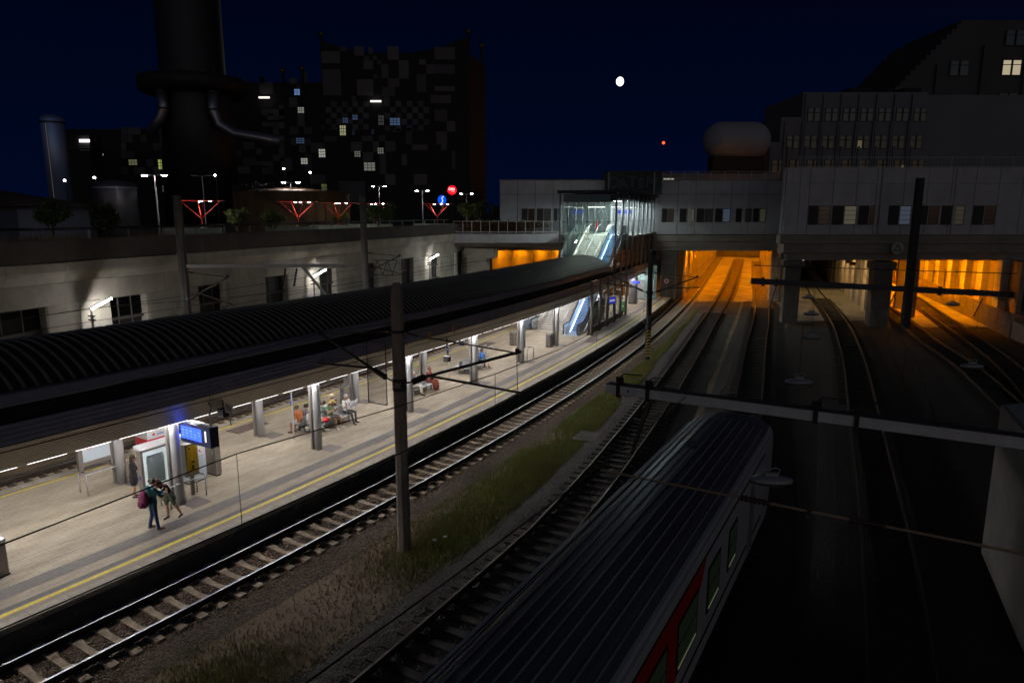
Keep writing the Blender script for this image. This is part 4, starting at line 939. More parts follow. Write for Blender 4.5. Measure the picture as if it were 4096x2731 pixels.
for i, (a0, a1) in enumerate(bays):
    n = max(1, round((a0 - prev) / 2.0))
    for k in range(n): wbar(prev + (a0 - prev) * k / n + .008, prev + (a0 - prev) * (k + 1) / n - .008, -1, 5.98, 0, .4, 'wall_panel', M_WALL)
    wbar(a0, a1, -1, 5.98, -.55, .1, 'recess_back', mat('recess dark', (.020, .018, .017), .7, 0, .5, 1), rw_)
    for e in (a0 + .02, a1 - .02): wbar(e - .06, e + .06, -1, 5.97, -.02, .5, 'jamb', M_WALL)
    w = MB(); W_ = a1 - a0
    for q in (1, 2): w.bar(wp(a0 + W_ * q / 3, -.40, 1), wp(a0 + W_ * q / 3 + .05, -.40, 1), .05, 9.9)
    w.bar(wp(a0 + .08, -.36, 4.8), wp(a1 - .08, -.36, 4.8), .07, .12); w.bar(wp(a0 + .08, -.36, 3.5), wp(a1 - .08, -.36, 3.5), .07, .12)
    w.build('window_bars', mat('thin dark bars', (.10, .095, .09), .6), rw_)
    wbar(a0 + .1, a1 - .1, 4.9, 5.9, -.42, .02, 'pane', glass('dark glass', (.35, .35, .38), .04, .3), rw_)
    prev = a1
wbar(prev, 8.5, -1, 5.98, 0, .4, 'wall_panel', M_WALL)
a = -80.0
while a < -.5:
    a2 = min(a + 3.0, -.05)
    wbar(a + .008, a2 - .008, 6.0, 7.04, .02, .5, 'lintel_panel', M_WALL)
    # overhanging beam with sloping underside
    mb = MB(); pr = [(-.4, 7.06), (.06, 7.06), (.34, 7.45), (.40, 7.62), (.40, 8.03), (-.4, 8.03)]
    for e in (a + .008, a2 - .008):
        for (o, z) in pr: mb.v.append(wp(e, o, z))
    K = len(pr)
    for k in range(K): b = (k + 1) % K; mb.f.append((k, k + K, b + K, b)); mb.mi.append(0)
    mb.f += [tuple(range(K)), tuple(reversed(range(K, 2 * K)))]; mb.mi += [0, 0]
    mb.build('edge_beam', M_WALL, rw_)
    wbar(a + .004, a2 - .004, 8.05, 9.12, .36, .3, 'parapet_panel', M_PARA)
    a = a2
wbar(-.04, 8.5, 6.0, 7.0, .02, .5, 'lintel_panel', M_WALL)
dn = thing('downpipe', 'pale drain pipe at the right end of the retaining wall', 'pipe', wp(.35, .06, 0)); MB().tube([(0, 0, -1), (0, 0, 4.3), (.05, 0, 4.6), (.05, 0, 5.9)], .07, 8).build('pipe', M_WHITE, dn); MB().box((0, 0, 4.5), (.2, .16, .06)).build('clamp', M_GALV, dn)
# wall lamps on posts
M_WTUBE = mat('wall lamp tube', (1, 1, 1), .3, 0, emit=(1.0, .97, .93), estr=150)
for (a_, lb) in ((-46.1, 'fluorescent lamp on a post in front of the wall, nearest of three'), (-27.3, 'fluorescent lamp on a post in front of the wall, middle of three'), (-7.1, 'fluorescent lamp on a post in front of the wall, farthest of three')):
    t = thing('wall_lamp', lb, 'lamp', wp(a_, .55, 0), -WT, 'fluorescent lamps along the retaining wall')
    MB().tube([(0, 0, -1), (0, 0, 5.72)], .06, 8).build('post', M_BRZ, t)
    MB().bar((-.02, 0, 5.72), (.72, .55, 6.22), .20, .08).build('housing', M_SIL, t); MB().bar((.03, .0, 5.66), (.74, .55, 6.15), .17, .07).build('tube', M_WTUBE, t)
    MB().box((-.05, 0, 5.3), (.42, .08, .06)).build('clamp', M_DARK, t); MB().box((-.05, 0, 5.1), (.42, .08, .06)).build('clamp', M_DARK, t)
# guard rail on the parapet
gr_ = thing('guard_rail', 'dark steel guard rail running along the top of the retaining wall', 'railing')
MB().bar(wp(-80, .0, 9.62), wp(-1, .0, 9.62), .10, .14).build('rail', M_DARK, gr_)
a = -79
while a < -1: MB().bar(wp(a, .0, 9.35), wp(a + .08, .0, 9.35), .08, .56).build('post', M_GALV, gr_); a += 2.4
# pipes on the near part of wall and the light bar across
# ------------------------------------------------------------------ street level above the wall
stt = struct('street_deck', 'dark street level above the retaining wall'); 
MB().add([wp(-120, -.4, 8.0), wp(0, -.4, 8.0), (-6.7, 84, 8.0), (-1.5, 86, 8.0), (-1.5, 320, 8.0), (-400, 320, 8.0), (-400, 0, 8.0)], [(0, 1, 2, 3, 4, 5, 6)]).build('street_surface', mat('asphalt', (.05, .05, .052), .85, 0, .3, .4), stt)
# walkway bridge to the hall
wk = thing('footbridge', 'pale concrete footbridge with railing leading to the glass hall', 'footbridge')
WY = 78.0
for k in range(6): MB().lo((-6.85 + k * 2.15 + .01, WY, 7.05), (-6.85 + (k + 1) * 2.15 - .01, WY + .3, 8.02)).build('edge_panel', M_FACADE, wk)
MB().lo((-6.9, WY + .3, 7.3), (9.5, WY + 8, 7.95)).build('deck', M_GIRD, wk); MB().lo((-6.9, WY + .6, 6.6), (9.0, WY + 1.2, 7.3)).build('beam', M_DARKCONC, wk)
for k in range(13): MB().box((-6.5 + k * 1.0, WY + .12, 8.75), (.06, .06, 1.45)).build('rail_post', M_SIL, wk)
for z in (8.25, 9.4): MB().lo((-6.6, WY + .1, z), (5.8, WY + .14, z + .05)).build('rail', M_SIL, wk)
for k in range(12): MB().lo((-6.45 + k, WY + .115, 8.28), (-5.55 + k, WY + .125, 9.38)).build('mesh_panel', glass('rail mesh', (.75, .75, .75), .06), wk)
pw = thing('bridge_abutment', 'ochre lit concrete abutment below the footbridge', 'wall', (-3.9, 80.5, 0), R(-18)); MB().box((0, 0, 2.2), (2.4, 1.2, 6.4)).build('pillar', M_WALL, pw); MB().box((.4, -.1, 5.8), (3.6, 1.6, 1.1)).build('head', M_WALL, pw)
# white lit train window band behind the abutment
lt = thing('standing_train', 'pale train glimpsed below the footbridge beyond the canopy', 'train', (2.2, 90, 0), R(-38)); MB().box((-2.2, 3, 2.0), (2.6, 12, 1.5)).build('body', M_WHITE, lt); MB().box((-.86, 3, 2.2), (.03, 11.5, .55)).build('window_band', mat('train window lit', (.8, .8, .85), .3, emit=(.9, .9, 1), estr=.5), lt)

M_REDST = mat('red shelter steel', (.55, .03, .015), .45)
M_SHL = mat('shelter lamp', (1, 1, 1), .3, 0, emit=(1, .93, .85), estr=280)
def shelter(p, label, sc=1.0, top=3.4):
    x, y = p; t = thing('red_shelter', label, 'shelter', (x, y, 8.0), random.uniform(-.2, .2), 'red branching shelters on the street')
    MB().tube([(0, 0, 0), (.02, 0, 1.75), (0, 0, 1.9)], [.085, .075, .06], 8).build('trunk', M_REDST, t)
    for k in range(4):
        a = R(30 + 90 * k); e = (1.75 * math.cos(a), 1.3 * math.sin(a), top); MB().tube([(0, 0, 1.85), e], [.05, .035], 8).build('branch', M_REDST, t)
    fr = MB(); 
    c = [(-1.7, -1.2), (1.7, -1.2), (1.7, 1.2), (-1.7, 1.2)]
    for k in range(4): fr.bar((*c[k], top + .05), (*c[(k + 1) % 4], top + .05), .06, .06)
    fr.build('roof_frame', M_REDST, t); MB().lo((-1.66, -1.16, top + .06), (1.66, 1.16, top + .08)).build('roof_pane', glass('shelter glass', (.4, .4, .42), .15), t)
    for x_, y_ in ((.45, -.6), (1.3, -.6), (-.3, .4)): MB().lo((x_ - .07, y_ - .05, top - .04), (x_ + .07, y_ + .05, top)).build('spot', M_SHL, t)
    return t
for (p, lb) in (((-28.4, 64), 'red branching shelter farthest left above the wall'), ((-21.4, 70), 'red branching shelter in front of the round tank'), ((-19.4, 78), 'red branching shelter half hidden by shrubs right of the tank'), ((-16.6, 84), 'red branching shelter behind the left catenary mast'), ((-9.4, 88.0), 'red branching shelter near the railway sign, farthest right')):
    shelter(p, lb)
    wl_ = MB().lo((p[0] - 2.6, p[1] - 2.2, 8.0), (p[0] + 2.6, p[1] - 1.9, 9.05)).build('planter_wall', mat('pale green wall', (.38, .44, .34), .8, 0, .2, 2)); tag(wl_, 'low pale wall under ' + lb, 'wall', 'low walls below the shelters')
M_LAMPW = mat('street lamp lens', (1, 1, 1), .3, 0, emit=(1.0, .92, .95), estr=230)
def street_lamp(p, top, label, double=True, span=.75, lit=True):
    x, y = p; t = thing('street_lamp', label, 'street lamp', (x, y, 8.0), 0, 'street lamps above the wall'); h = top - 8.0
    MB().tube([(0, 0, 0), (0, 0, h)], [.09, .06], 8).build('pole', M_GALV, t)
    for sg in ((-1, 1) if double else (0,)):
        MB().bar((0, 0, h), (sg * span, 0, h + .06), .06, .05).build('arm', M_GALV, t)
        hd = MB().box((sg * (span + .25), 0, h + .08), (.62, .26, .10)).build('head', M_GALV, t)
        if lit: MB().box((sg * (span + .25), -.02, h + .0), (.42, .20, .03)).build('lens', M_LAMPW, hd)
street_lamp((-31.33,62), 13.57, 'double headed street lamp farthest left beside the dark tree', True, .62, True)
street_lamp((-35.06,80), 14.4, 'slim unlit double lamp left of the round tank', True, .62, False)
street_lamp((-26.32,84), 13.88, 'double headed street lamp over the round tank stair', True, .62, True)
street_lamp((-19.8,105), 14.17, 'double headed street lamp behind the catenary mast', True, .62, True)
street_lamp((-14.27,112), 13.76, 'double headed street lamp left of the railway sign', True, .62, True)
street_lamp((-7.5,116), 13.4, 'double headed street lamp right of the railway sign', True, .62, True)

# railway and city train signs
ob = thing('round_red_sign', 'glowing red round railway sign on a pole above the wall', 'sign', (-8.09, 95, 13.35)); 
MB().tube([(0, .0, 0), (0, .12, 0)], .62, 28).build('disc', mat('red sign glow', (.6, .01, .01), .4, emit=(1.0, .005, .02), estr=1.0), ob)
text_mesh('logo_text', 'ÖBB', .44, M_LETTER, ob, (-.05, -.03, .10), (R(90), 0, 0), .01, bold=.02); text_mesh('small_text', 'INFRA', .17, M_LETTER, ob, (.12, -.03, -.24), (R(90), 0, 0), .01)
MB().tube([(.0, .3, -5.2), (.0, .3, .2)], .06, 8).build('pole', M_DARK, ob)
sb = thing('round_blue_sign', 'blue round sign with a white curved S below the red sign', 'sign', (-9.43, 95, 12.06), R(35))
MB().tube([(0, .0, 0), (0, .12, 0)], .62, 28).build('disc', mat('blue sign glow', (.01, .05, .5), .4, emit=(.0, .10, .9), estr=.9), sb)
mb = MB(); mb.tube([(.20, -.03, .42), (.02, -.03, .36), (-.08, -.03, .22), (.02, -.03, .06), (.06, -.03, -.10), (.0, -.03, -.28), (-.16, -.03, -.42)], .07, 8); mb.build('curved_mark', M_LETTER, sb)
MB().tube([(0, .3, -4.5), (0, .3, .2)], .06, 8).build('pole', M_DARK, sb)

# ------------------------------------------------------------------ shrubs and trees
M_LEAF = [mat('leaf %d' % k, c, .7, 0, .4, 2) for k, c in enumerate([(.085, .125, .028), (.12, .15, .035), (.06, .09, .022)])]
M_BARK = mat('bark', (.07, .05, .035), .9)
def leaves(name, parent, c, rad, n, size, seed, mi=0):
    r = np.random.default_rng(seed); K = max(5, n // 220)
    cc = r.normal(size=(K, 3)); cc /= np.linalg.norm(cc, axis=1)[:, None]; cc *= (r.random((K, 1)) ** .45) * .78
    i = r.integers(0, K, n); p = cc[i] + r.normal(size=(n, 3)) * .16
    p = p * np.array(rad) + np.array(c)
    u = r.normal(size=(n, 3)); u /= np.linalg.norm(u, axis=1)[:, None]; w = np.cross(u, r.normal(size=(n, 3))); w /= np.linalg.norm(w, axis=1)[:, None]
    s = size * (.6 + .8 * r.random((n, 1)))
    vs = np.stack([p - u * s, p + w * s * .5, p + u * s, p - w * s * .5], 1).reshape(-1, 3)
    me = bpy.data.meshes.new(name); me.vertices.add(4 * n); me.vertices.foreach_set('co', vs.ravel()); me.loops.add(4 * n); me.loops.foreach_set('vertex_index', np.arange(4 * n, dtype=np.int32)); me.polygons.add(n); me.polygons.foreach_set('loop_start', np.arange(0, 4 * n, 4, dtype=np.int32)); me.update(calc_edges=True)
    me.materials.append(M_LEAF[mi]); return link(name, me, parent)
def tree(p, h, rad, label, seed, n=1600, mi=0, size=.14, z=8.0, trunk=.35):
    t = thing('tree', label, 'tree', (p[0], p[1], z), 0, 'trees and shrubs on the street'); rr = random.Random(seed)
    tr = MB().tube([(0, 0, 0), (.05, 0, h * .35), (-.05, .05, h * .7)], [.09, .07, .03], 7)
    for k in range(6): a = rr.random() * 6.28; zz = h * (.3 + .08 * k); tr.tube([(0, 0, zz), (math.cos(a) * rad * .6, math.sin(a) * rad * .6, zz + h * .2)], [.035, .012], 5)
    tr.build('trunk', M_BARK, t); leaves('crown', t, (0, 0, h * (.5 + trunk * .5)), (rad, rad, h * (1 - trunk) * .5), n, size, seed, mi)
for k, (p, h, r_, lb, mi) in enumerate([((-31.6, 48), 3.6, 1.15, 'dark leafy tree farthest left above the wall', 0), ((-28.6, 49), 3.3, 1.0, 'narrow dark tree beside the farthest left lamp post', 2), ((-26.0, 66), 2.9, 1.5, 'bushy olive shrub right of the leftmost red shelter', 1), ((-22.9, 67), 2.8, 1.4, 'olive shrub in front of the round tank', 1), ((-20.0, 82), 2.6, 1.0, 'small tree growing over a red shelter', 1), ((-15.3, 80), 4.0, 2.3, 'large dark bush behind the left catenary mast', 0), ((-6.2, 92), 4.2, 1.5, 'slender tree behind the round railway signs', 1), ((-3.9, 90), 3.8, 1.6, 'green tree at the end of the footbridge', 1), ((-2.4, 95), 3.5, 1.4, 'small tree close to the pale office wing', 0)]):
    tree(p, h, r_, lb, 40 + k, 2200, mi, .13)
# tall dry grasses behind the parapet and the hedge on the footbridge
def strip(a0, a1, o0, o1, n): 
    A = a0 + (a1 - a0) * RNG.random(n); O = o0 + (o1 - o0) * RNG.random(n); v = np.array([WC.x, WC.y]) + A[:, None] * np.array([WD.x, WD.y]) + O[:, None] * np.array([WNn.x, WNn.y])
    return v[(np.sin(A * 1.1) + np.sin(A * .37 + 1) + RNG.random(n) * 1.2) > .5]
M_REED = mat('dry ornamental grass', (.32, .22, .08), .8, 0, .4, 1)
grass('ornamental_grass', 'dry yellow ornamental grass behind the parapet', strip(-52, -36, -4.5, -1.2, 9000), .95, M_REED, 'grass', 8.0, .5, .03)
grass('bank_grass', 'green weeds growing behind the parapet', strip(-52, -8, -5, -1.0, 7000), .8, M_GRASS, 'grass', 8.0, .6, .03)
hd_ = thing('hedge', 'leafy hedge behind the footbridge railing', 'hedge', (-1, 82, 8.0)); leaves('foliage', hd_, (0, 0, .7), (6.5, .8, .8), 5000, .12, 91, 2)
fl = MB(); 
for k in range(40): fl.ball((random.uniform(-5.5, 6), random.uniform(-.8, 0), random.uniform(.9, 1.6)), .05, 6)
fl.build('blossoms', mat('pale blossom', (.55, .55, .4), .6), hd_)

# ------------------------------------------------------------------ waste plant with chequered facade (dark, far)
INC = thing('chequered_plant', 'dark chequered industrial building with irregular lit windows and ball topped corners', 'building')
M_IDARK = mat('dark plaster', (.018, .018, .022), .9); M_ILIGHT = [mat('pale plaster %d' % k, c, .85) for k, c in enumerate([(.115, .112, .12), (.095, .092, .10), (.075, .073, .082)])]
IY = 150.0
MB().prism([(-39.4, IY), (-8.9, IY), (-6.0, IY + 14), (-39.4, IY + 14)], 8, 42.6).build('main_block', M_IDARK, INC)
tp = MB(); n = 16
for k in range(n):     # sagging roofline
    x0, x1 = -39.4 + 30.5 * k / n, -39.4 + 30.5 * (k + 1) / n; f = lambda x: 42.5 + .0135 * (x + 25) ** 2 - .12
    tp.add([(x0, IY, 42.5), (x1, IY, 42.5), (x1, IY, f(x1)), (x0, IY, f(x0)), (x0, IY + 3, 42.5), (x1, IY + 3, 42.5), (x1, IY + 3, f(x1)), (x0, IY + 3, f(x0))], [(0, 1, 2, 3), (7, 6, 5, 4), (3, 2, 6, 7), (4, 5, 1, 0)])
tp.build('parapet_sag', M_IDARK, INC)
MB().prism([(-62, IY + 1), (-39.6, IY + 1), (-39.6, IY + 16), (-62, IY + 16)], 8, 37).build('side_block', M_IDARK, INC)
MB().prism([(-96, IY + 4), (-62.2, IY + 4), (-62.2, IY + 16), (-96, IY + 16)], 8, 28).build('low_block', M_IDARK, INC)
M_GOLD = mat('dull gilded ball', (.10, .08, .04), .4, .8)
for (x, z) in ((-39.2, 43.7), (-9.0, 44.2), (-6.2, 41.5), (-43.5, 37.0), (-47.5, 36.6)):
    MB().tube([(x, IY + .5, z - 3), (x, IY + .5, z + 2.2)], .32, 8).build('finial_post', M_IDARK, INC); MB().ball((x, IY + .5, z + 2.6), .62, 12).build('finial_ball', M_GOLD, INC)
FYI = lambda x: IY if x > -39.6 else (IY + 1 if x > -62.2 else IY + 4)
pan = [(-39.17, 40.53, -35.36, 42.86), (-39.15, 34.22, -35.41, 39.36), (-35.25, 42.76, -33.98, 43.81), (-32.38, 42.02, -30.4, 43.81), (-29.45, 42.33, -28.62, 43.7), (-30.51, 41.06, -29.36, 41.91), (-30.58, 39.36, -28.61, 41.06), (-28.6, 41.17, -27.79, 42.02), (-27.74, 40.32, -26.92, 41.17), (-25.57, 41.23, -23.26, 43.81), (-26.93, 37.66, -25.49, 40.32), (-28.62, 37.55, -27.81, 38.41), (-32.14, 34.22, -28.74, 37.44), (-25.64, 35.94, -23.33, 37.55), (-26.94, 34.11, -24.17, 35.94), (-23.33, 37.55, -21.32, 41.17), (-15.94, 41.28, -11.75, 43.7), (-15.99, 38.51, -11.8, 40.32), (-19.1, 40.22, -17.73, 41.28), (-17.68, 38.51, -15.96, 40.32), (-19.68, 34.87, -17.79, 38.41), (-16.06, 35.08, -11.87, 36.05), (-16.91, 32.71, -12.69, 34.33), (-16.19, 29.12, -13.53, 31.41), (-13.61, 27.04, -11.86, 29.12), (-15.94, 24.39, -13.61, 27.04), (-22.24, 24.39, -21.01, 27.7), (-21.01, 23.28, -17.77, 24.39), (-24.91, 26.93, -23.4, 27.59), (-52.68, 34.76, -49.83, 37.02), (-46.35, 36.69, -44.82, 37.87), (-43.64, 36.8, -42.5, 39.15), (-44.99, 34.87, -43.65, 36.69), (-46.63, 32.06, -44.93, 34.01), (-46.85, 26.49, -45.04, 28.13), (-43.87, 26.6, -42.19, 28.13), (-45.15, 28.24, -43.64, 30.86), (-46.75, 24.39, -45.52, 25.72), (-44.0, 24.39, -42.55, 25.72), (-45.12, 22.84, -43.77, 24.39), (-42.59, 22.84, -39.51, 24.83), (-39.5, 24.95, -36.71, 26.05), (-33.87, 22.84, -31.61, 24.95), (-31.6, 25.06, -29.27, 26.16), (-27.94, 25.06, -26.64, 26.27), (-29.28, 22.84, -27.99, 25.06), (-26.69, 22.95, -24.51, 25.06), (-39.74, 17.02, -33.76, 22.73), (-31.43, 20.84, -29.28, 22.84), (-27.99, 18.37, -26.64, 22.84), (-44.05, 19.27, -42.6, 22.62), (-49.14, 19.09, -46.79, 21.73), (-14.93, 23.28, -13.77, 24.39), (-12.7, 19.27, -11.95, 23.17), (-23.28, 20.17, -22.18, 22.4), (-43.06, 16.35, -39.67, 18.37), (-36.76, 12.49, -31.24, 16.91), (-26.87, 16.12, -24.72, 18.37), (-48.87, 30.76, -47.85, 32.49), (-48.93, 29.77, -47.84, 30.76), (-20.85, 16.12, -18.02, 18.37), (-33.32, 33.14, -32.48, 34.11), (-26.52, 33.14, -25.36, 34.01), (-54.21, 22.44, -53.02, 23.73), (-54.36, 20.17, -53.2, 21.06), (-52.48, 30.36, -51.31, 31.62), (-52.63, 28.13, -51.48, 29.01), (-52.81, 25.5, -51.65, 26.38), (-52.9, 24.17, -51.74, 25.06), (-53.17, 20.17, -52.0, 21.06), (-53.28, 18.42, -52.09, 19.72), (-51.28, 30.76, -50.13, 31.62), (-51.36, 29.45, -50.21, 30.32), (-51.45, 28.13, -50.3, 29.01), (-51.62, 25.5, -50.47, 26.38), (-51.71, 24.17, -50.55, 25.06), (-52.0, 19.76, -50.81, 21.06), (-52.08, 18.42, -50.89, 19.72), (-50.12, 30.36, -48.95, 31.62), (-50.18, 29.45, -49.03, 30.32), (-50.29, 27.74, -49.11, 29.01), (-50.37, 26.42, -49.2, 27.7), (-50.71, 21.11, -49.53, 22.4), (-48.94, 30.36, -47.77, 31.62), (-49.1, 27.74, -47.93, 29.01), (-49.27, 25.1, -48.09, 26.38), (-49.35, 23.77, -48.17, 25.06), (-49.43, 22.44, -48.25, 23.73), (-49.52, 21.11, -48.33, 22.4), (-52.55, 36.8, -51.56, 38.09), (-52.55, 36.8, -51.56, 38.09), (-52.55, 36.8, -51.56, 38.09), (-52.55, 36.8, -51.56, 38.09), (-52.55, 36.8, -51.56, 38.09), (-52.55, 36.8, -51.56, 38.09), (-52.55, 36.8, -51.56, 38.09), (-52.55, 36.8, -51.56, 38.09), (-52.55, 36.8, -51.56, 38.09), (-52.55, 36.8, -51.56, 38.09), (-52.55, 36.8, -51.56, 38.09), (-52.55, 36.8, -51.56, 38.09), (-52.55, 36.8, -51.56, 38.09), (-52.55, 36.8, -51.56, 38.09), (-52.55, 36.8, -51.56, 38.09), (-52.55, 36.8, -51.56, 38.09), (-52.55, 36.8, -51.56, 38.09), (-84.05, 26.82, -82.61, 28.35), (-84.22, 25.17, -82.78, 26.71), (-84.4, 23.51, -83.32, 25.06), (-84.58, 21.84, -83.13, 23.4), (-84.94, 18.49, -83.48, 20.06), (-82.68, 26.82, -81.24, 28.35), (-82.85, 25.17, -81.77, 26.71), (-83.2, 21.84, -81.75, 23.4), (-81.31, 26.82, -79.87, 28.35), (-82.17, 18.49, -80.72, 20.06), (-80.1, 25.17, -78.67, 26.71), (-80.78, 18.49, -79.7, 20.06), (-79.23, 20.17, -77.79, 21.73), (-77.52, 23.51, -76.09, 25.06), (-78.02, 18.49, -76.57, 20.06), (-76.15, 23.51, -75.08, 25.06), (-76.47, 20.17, -75.03, 21.73), (-74.46, 26.82, -73.04, 28.35), (-75.25, 18.49, -73.81, 20.06), (-73.09, 26.82, -71.67, 28.35), (-73.24, 25.17, -72.18, 26.71), (-72.02, 23.51, -70.6, 25.06), (-70.64, 23.51, -69.22, 25.06), (-71.09, 18.49, -69.66, 20.06), (-69.41, 21.84, -68.36, 23.4), (-67.61, 26.82, -66.2, 28.35), (-67.75, 25.17, -66.34, 26.71), (-67.89, 23.51, -66.48, 25.06), (-68.18, 20.17, -67.13, 21.73), (-68.32, 18.49, -67.27, 20.06), (-66.66, 21.84, -65.24, 23.4), (-64.87, 26.82, -63.46, 28.35), (-65.0, 25.17, -63.6, 26.71), (-63.9, 21.84, -62.49, 23.4), (-64.17, 18.49, -62.75, 20.06), (-62.13, 26.82, -60.73, 28.35), (-62.79, 18.49, -61.74, 20.06), (-60.76, 26.82, -59.36, 28.35), (-61.4, 18.49, -59.99, 20.06), (-59.39, 26.82, -58.36, 28.35), (-59.51, 25.17, -58.12, 26.71), (-59.76, 21.84, -58.36, 23.4), (-59.89, 20.17, -58.49, 21.73), (-58.39, 21.84, -57.35, 23.4), (-58.63, 18.49, -57.23, 20.06), (-56.89, 23.51, -55.49, 25.06), (-57.13, 20.17, -55.73, 21.73), (-57.25, 18.49, -55.85, 20.06), (-55.51, 23.51, -54.49, 25.06), (-55.75, 20.17, -54.35, 21.73), (-39.83, 31.93, -38.69, 33.03), (-37.61, 31.93, -36.47, 33.03), (-35.39, 31.93, -34.25, 33.03), (-33.16, 31.93, -32.03, 33.03), (-30.94, 31.93, -29.81, 33.03), (-26.52, 31.97, -25.34, 33.14), (-24.2, 31.97, -23.03, 33.14), (-21.89, 31.97, -20.72, 33.14), (-19.58, 31.97, -18.41, 33.14), (-38.78, 30.8, -37.63, 31.91), (-36.55, 30.8, -35.41, 31.91), (-34.33, 30.8, -33.19, 31.91), (-32.1, 30.8, -30.97, 31.91), (-25.4, 30.78, -24.23, 31.95), (-23.08, 30.78, -21.91, 31.95), (-20.76, 30.78, -19.6, 31.95), (-18.45, 30.78, -17.29, 31.95), (-39.95, 29.67, -38.8, 30.78), (-37.72, 29.67, -36.58, 30.78), (-35.49, 29.67, -34.35, 30.78), (-33.26, 29.67, -32.12, 30.78), (-31.03, 29.67, -29.9, 30.78), (-26.6, 29.58, -25.42, 30.76), (-24.28, 29.58, -23.11, 30.76), (-21.96, 29.58, -20.79, 30.76), (-19.64, 29.58, -18.47, 30.76), (-38.89, 28.53, -37.74, 29.64), (-36.66, 28.53, -35.51, 29.64), (-34.43, 28.53, -33.28, 29.64), (-32.19, 28.53, -31.05, 29.64), (-23.15, 28.38, -21.98, 29.56), (-20.83, 28.38, -19.66, 29.56), (-18.5, 28.38, -17.34, 29.56), (-40.07, 27.39, -38.91, 28.51), (-37.83, 27.39, -36.68, 28.51), (-35.59, 27.39, -34.45, 28.51), (-33.36, 27.39, -32.22, 28.51), (-31.12, 27.39, -29.98, 28.51), (-26.68, 27.17, -25.5, 28.35), (-24.35, 27.17, -23.18, 28.35), (-22.02, 27.17, -20.85, 28.35), (-19.7, 27.17, -18.53, 28.35)]
for k, (x0, z0, x1, z1) in enumerate(pan): MB().lo((x0, FYI(x0) - .12, z0), (x1, FYI(x0) - .003, z1)).build('pale_panel', M_ILIGHT[k % 3], INC)
wins = [(-45.4, 34.48, -44.32, 35.62, 1, 0.5), (-44.88, 30.91, -43.64, 32.02, 0, 0.28), (-45.58, 24.72, -43.92, 25.83, 1, 0.1), (-40.92, 21.91, -39.57, 23.55, 0, 0.45), (-44.79, 20.5, -43.46, 21.68, 0, 0.4), (-33.15, 21.91, -31.96, 23.06, 0, 0.14), (-28.26, 22.57, -27.07, 23.73, 0, 0.16), (-36.01, 26.27, -34.83, 28.24, 2, 0.3), (-35.32, 28.79, -34.26, 29.77, 1, 0.1), (-33.25, 29.4, -32.26, 30.32, 1, 0.13), (-25.48, 28.31, -23.41, 29.73, 1, 0.14), (-27.89, 28.35, -26.78, 30.28, 0, 0.04), (-31.24, 19.09, -28.97, 20.73, 0, 0.17), (-40.72, 13.13, -37.69, 16.39, 3, 0.13), (-33.49, 26.38, -32.99, 27.37, 1, 0.03), (-29.44, 26.49, -28.95, 27.48, 1, 0.03), (-76.66, 19.61, -75.09, 21.62, 3, 0.5), (-83.02, 20.5, -81.29, 21.62, 2, 0.12), (-89.56, 22.51, -88.37, 22.84, 0, 0.8), (-76.3, 14.77, -74.78, 16.12, 0, 0.05)]
for k, (x0, z0, x1, z1, cx, st_) in enumerate(wins):
    y = FYI(x0) - .16
    w = MB().lo((x0 - .12, y + .03, z0 - .12), (x1 + .12, y + .1, z1 + .12)).build('window', M_IDARK, INC); MB().lo((x0, y - .03, z0), (x1, y + .02, z1)).build('pane', mat('far window %d' % k, (.1, .1, .1), .4, 0, .3, 1, emit=[(.75, .75, .65), (.25, .45, .9), (.9, .9, .5), (.5, .6, .15)][cx], estr=st_), w)
    mb = MB(); W_, H_ = x1 - x0, z1 - z0
    for q in range(1, max(2, int(W_ / .85)) + 1): mb.box((x0 + W_ * q / (max(2, int(W_ / .85)) + 1), y - .05, (z0 + z1) / 2), (.10, .03, H_))
    for q in range(1, max(2, int(H_ / .9)) + 1): mb.box(((x0 + x1) / 2, y - .05, z0 + H_ * q / (max(2, int(H_ / .9)) + 1)), (W_, .03, .10))
    mb.build('glazing_bars', M_IDARK, w)
for (px_, pz) in [(-51.33, 33.76), (-28.24, 33.02)]: MB().box((px_, IY - .5, pz), (2.2, .3, .32)).build('facade_lamp', mat('facade lamp', (1, 1, 1), .3, emit=(1, .9, .8), estr=1.6), INC)
# chimney
CH = thing('chimney_stack', 'tall dark chimney with a wide round gallery and bent silver ducts', 'chimney', (-54.9, 125, 8))
MB().lathe([(6.2, 0), (6.0, 20), (5.3, 26), (5.1, 60), (4.6, 112)], 28).build('shaft', mat('chimney dark blue tile', (.012, .013, .018), .5, 0, .3, .2), CH, smooth=True)
MB().lathe([(5.4, 22.0), (8.2, 22.3), (8.8, 22.7), (8.9, 24.6), (8.6, 24.8), (5.0, 24.8)], 32).build('gallery', mat('gallery dark', (.012, .012, .012), .6), CH, smooth=True)
for k in range(32): a = k * 2 * math.pi / 32; MB().box((8.7 * math.cos(a), 8.7 * math.sin(a), 25.2), (.10, .10, .9)).build('gallery_post', M_DARK, CH)
M_DUCT = mat('silver duct', (.30, .29, .33), .35, .8, .2, .5)
for (pts, r_) in (([(5.2, -5, 22), (5.05, -5, 19.2), (6.0, -5, 16.8), (8.4, -5, 15.4), (12.6, -5, 14.7), (15.9, -5, 14.05)], .85), ([(-2.56, -6.4, 22), (-2.47, -6.4, 19.2), (-3.1, -6.4, 17.6), (-5.2, -6.2, 15.4)], .8)):
    o = MB().tube(pts, r_, 12).build('duct', M_DUCT, CH, smooth=True)
    for p in pts[:2]: MB().lathe([(r_ + .15, -.15), (r_ + .15, .15)], 12, p).build('duct_flange', M_DARK, CH)
